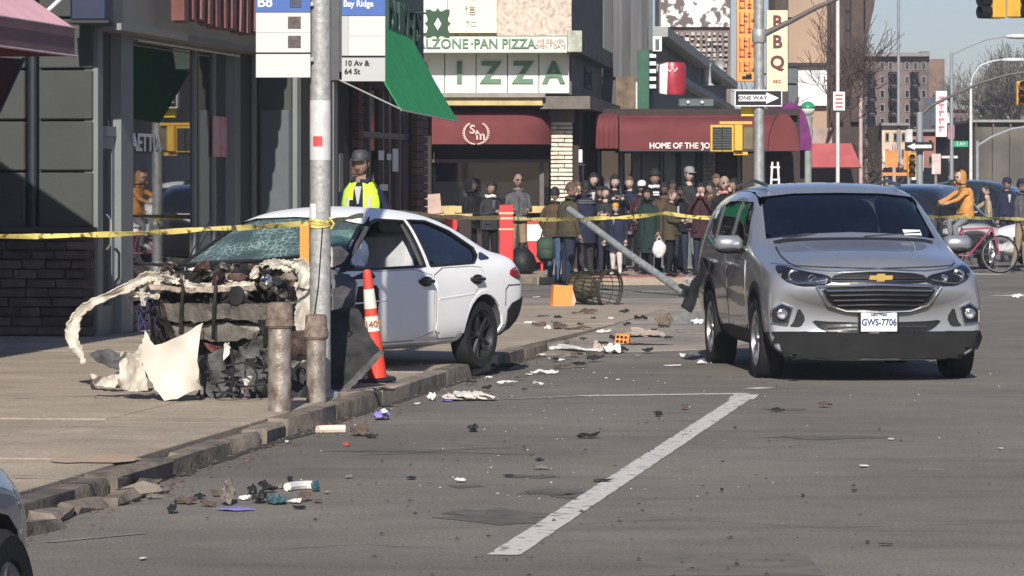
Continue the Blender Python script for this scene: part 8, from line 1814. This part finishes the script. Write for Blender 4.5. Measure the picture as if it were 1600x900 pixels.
m = MB(); m.ball((0, 0, .14), (.11, .07, .15), 14); m.v = [(x*(1.15-.5*z)+.03*noise.noise(Vector((x*18, y*18, z*14))), y+.03*noise.noise(Vector((y*18, z*14, x*18))), z) for x, y, z in m.v]; m.tube([(-.05, 0, .26), (0, 0, .36), (.05, 0, .26)], .01, 5); solo('white_bag', m, M('white_carrier', (.6, .6, .6), .5, bump=.5), 'white carrier bag hanging beside the olive parka person', 'bag', (X_(1030, 63.6), 63.6, .45), smooth='all')
m = MB(); m.lathe([(.20, 0), (.24, .08), (.25, .2), (.22, .32), (.14, .42), (.05, .48), (.08, .54)], 22); m.v = [(x+.05*noise.noise(Vector((x*7, y*7, z*9))), y+.05*noise.noise(Vector((y*7, z*9, x*7))), z) for x, y, z in m.v]; solo('black_bin_bag', m, M('bin_bag_black', (.012, .012, .013), .55, bump=.8, bscale=9, spec=.25), 'black bin bag between the red post and the red street box', 'bag', (X_(815, 66), 66, .12), smooth='all')
# officer in hi-vis vest behind the sedan roof
of = person('police officer in lime safety vest and dark cap standing behind the white sedan', 566, 40.0, 1.88, r(-12), navy, navy, skin_b, hair_k, ('down', 'pocket'), hat=M('navy_cap', (.05, .05, .055), .6), group=None, zg=.12, coat=.9)
s_ = 1.88/1.75; lime = M('lime_vest', (.50, .78, .04), .7, var=.12, scale=7, bump=.4, bscale=10); sil = M('silver_band', (.42, .42, .42), .4)
VP = [(.205, .98), (.20, 1.1), (.202, 1.25), (.182, 1.37), (.118, 1.45)]
for nm_, a0_, a1_ in (('vest_front', -PI*.5+.26, -PI*.5+1.15), ('vest_front', -PI*.5-1.15, -PI*.5-.26), ('vest_back', PI*.5-1.2, PI*.5+1.2)):
    m = MB(); m.lathe(VP, 10, Matrix.Diagonal((1, .84, 1, 1)), cap=False, a0=a0_, a1=a1_); m.v = [(x*s_*1.02+.01*noise.noise(Vector((x*14, z*9, 2))), y*s_*1.06+.012*noise.noise(Vector((x*11, z*12, 5))), z*s_) for x, y, z in m.v]; vf = part(nm_, m, lime, of, smooth='all')
    for z in (1.03, 1.15): m = MB(); m.lathe([(.208, z), (.208, z+.04)], 10, Matrix.Diagonal((1.03*s_, .885*s_, s_, 1)), cap=False, a0=a0_, a1=a1_); part('reflective_band', m, sil, vf, smooth='all')
for sx in (-1, 1): m = MB(); m.tube([(sx*.12, -.175, 1.02), (sx*.125, -.19, 1.2), (sx*.115, -.168, 1.38), (sx*.10, -.10, 1.50)], .018, 6, flat=.3); part('reflective_band', m, sil, of)
m = MB(); m.box((-.06, -.21, 1.33), (.05, .03, .09), bev=.008); part('radio', m, dark_trim, of)
# right-hand side
cy = person('cyclist in orange hooded jacket sitting on a bicycle at the right', 1514, 72, 1.72, r(-70), orj, gjean, skin_a, None, ('bars', 'bars'), hood=orj, glasses=True, coat=.85, zg=.18, seated=True, lean=.5)
person('bearded man in dark jacket beside the orange-jacketed cyclist', 1487, 75, 1.74, r(70), plum, blkt, skin_b, hair_k, ('down', 'down'), coat=.8, zg=0, scarf=whc)
person('man in grey top and tan trousers cut by the right edge', 1594, 73, 1.76, r(80), gry, khk, skin_b, hair_k, ('down', 'hold'), zg=0, coat=.95, hat=navy, step=.12)
person('person with pale outstretched sleeve and dark vest behind the cyclist', 1545, 79, 1.66, r(-90), tan_c, blkt, skin_a, hair_k, ('bars', 'down'), zg=0)
person('dark uniformed officer in cap standing far right behind the white car', 1573, 82, 1.80, r(15), navy, navy, skin_b, hair_k, ('down', 'down'), hat=navy, zg=0, coat=.88)
# bicycle
bi = thing('bicycle', 'pink-framed bicycle under the orange-jacketed cyclist', 'bicycle', (X_(1520, 71.9), 71.9, 0), r(-12))
tyr = MB(); 
def bwheel(x):
    m = MB(); m.tube([(x+.34*math.cos(a), 0, .35+.34*math.sin(a)) for a in [2*PI*i/30 for i in range(31)]], .018, 6, cap=False); w_ = part('wheel', m, rubber, bi, smooth=True)
    m = MB(); m.tube([(x+.315*math.cos(a), 0, .35+.315*math.sin(a)) for a in [2*PI*i/30 for i in range(31)]], .010, 5, cap=False)
    for k in range(14): a = 2*PI*k/14; m.tube([(x, 0, .35), (x+.315*math.cos(a), 0, .35+.315*math.sin(a))], .003, 3)
    part('rim', m, alloy, w_)
bwheel(-.50); bwheel(.50)
m = MB(); pinkf = M('pink_frame', (.32, .05, .10), .45); a_, b2, c2, d2 = (-.50, 0, .35), (-.08, 0, .32), (-.20, 0, .82), (.36, 0, .85)
for p, q in ((a_, b2), (a_, c2), (b2, c2), (c2, d2), (b2, d2), (d2, (.50, 0, .35))): m.tube([p, q], .018, 7)
part('frame', m, pinkf, bi, smooth=True)
m = MB(); m.tube([(.36, 0, .85), (.34, 0, 1.02)], .014, 6); m.tube([(.30, -.27, 1.03), (.36, -.1, 1.04), (.36, .1, 1.04), (.30, .27, 1.03)], .014, 6); part('handlebar', m, dark_trim, bi); m = MB(); m.ball((-.24, 0, .92), (.14, .07, .035), 10); m.tube([(-.2, 0, .8), (-.23, 0, .92)], .012, 6); part('saddle', m, dark_trim, bi, smooth='all')
m = MB(); m.tube([(-.08, -.06, .32), (-.02, -.06, .18)], .01, 5); m.tube([(-.08, .06, .32), (-.14, .06, .46)], .01, 5); m.box((-.02, -.1, .17), (.09, .08, .02)); m.box((-.14, .1, .47), (.09, .08, .02)); m.lathe([(.09, -.01), (.09, .01)], 16, T(-.08, 0, .32) @ RX(PI/2)); part('crank', m, alloy_dk, bi)
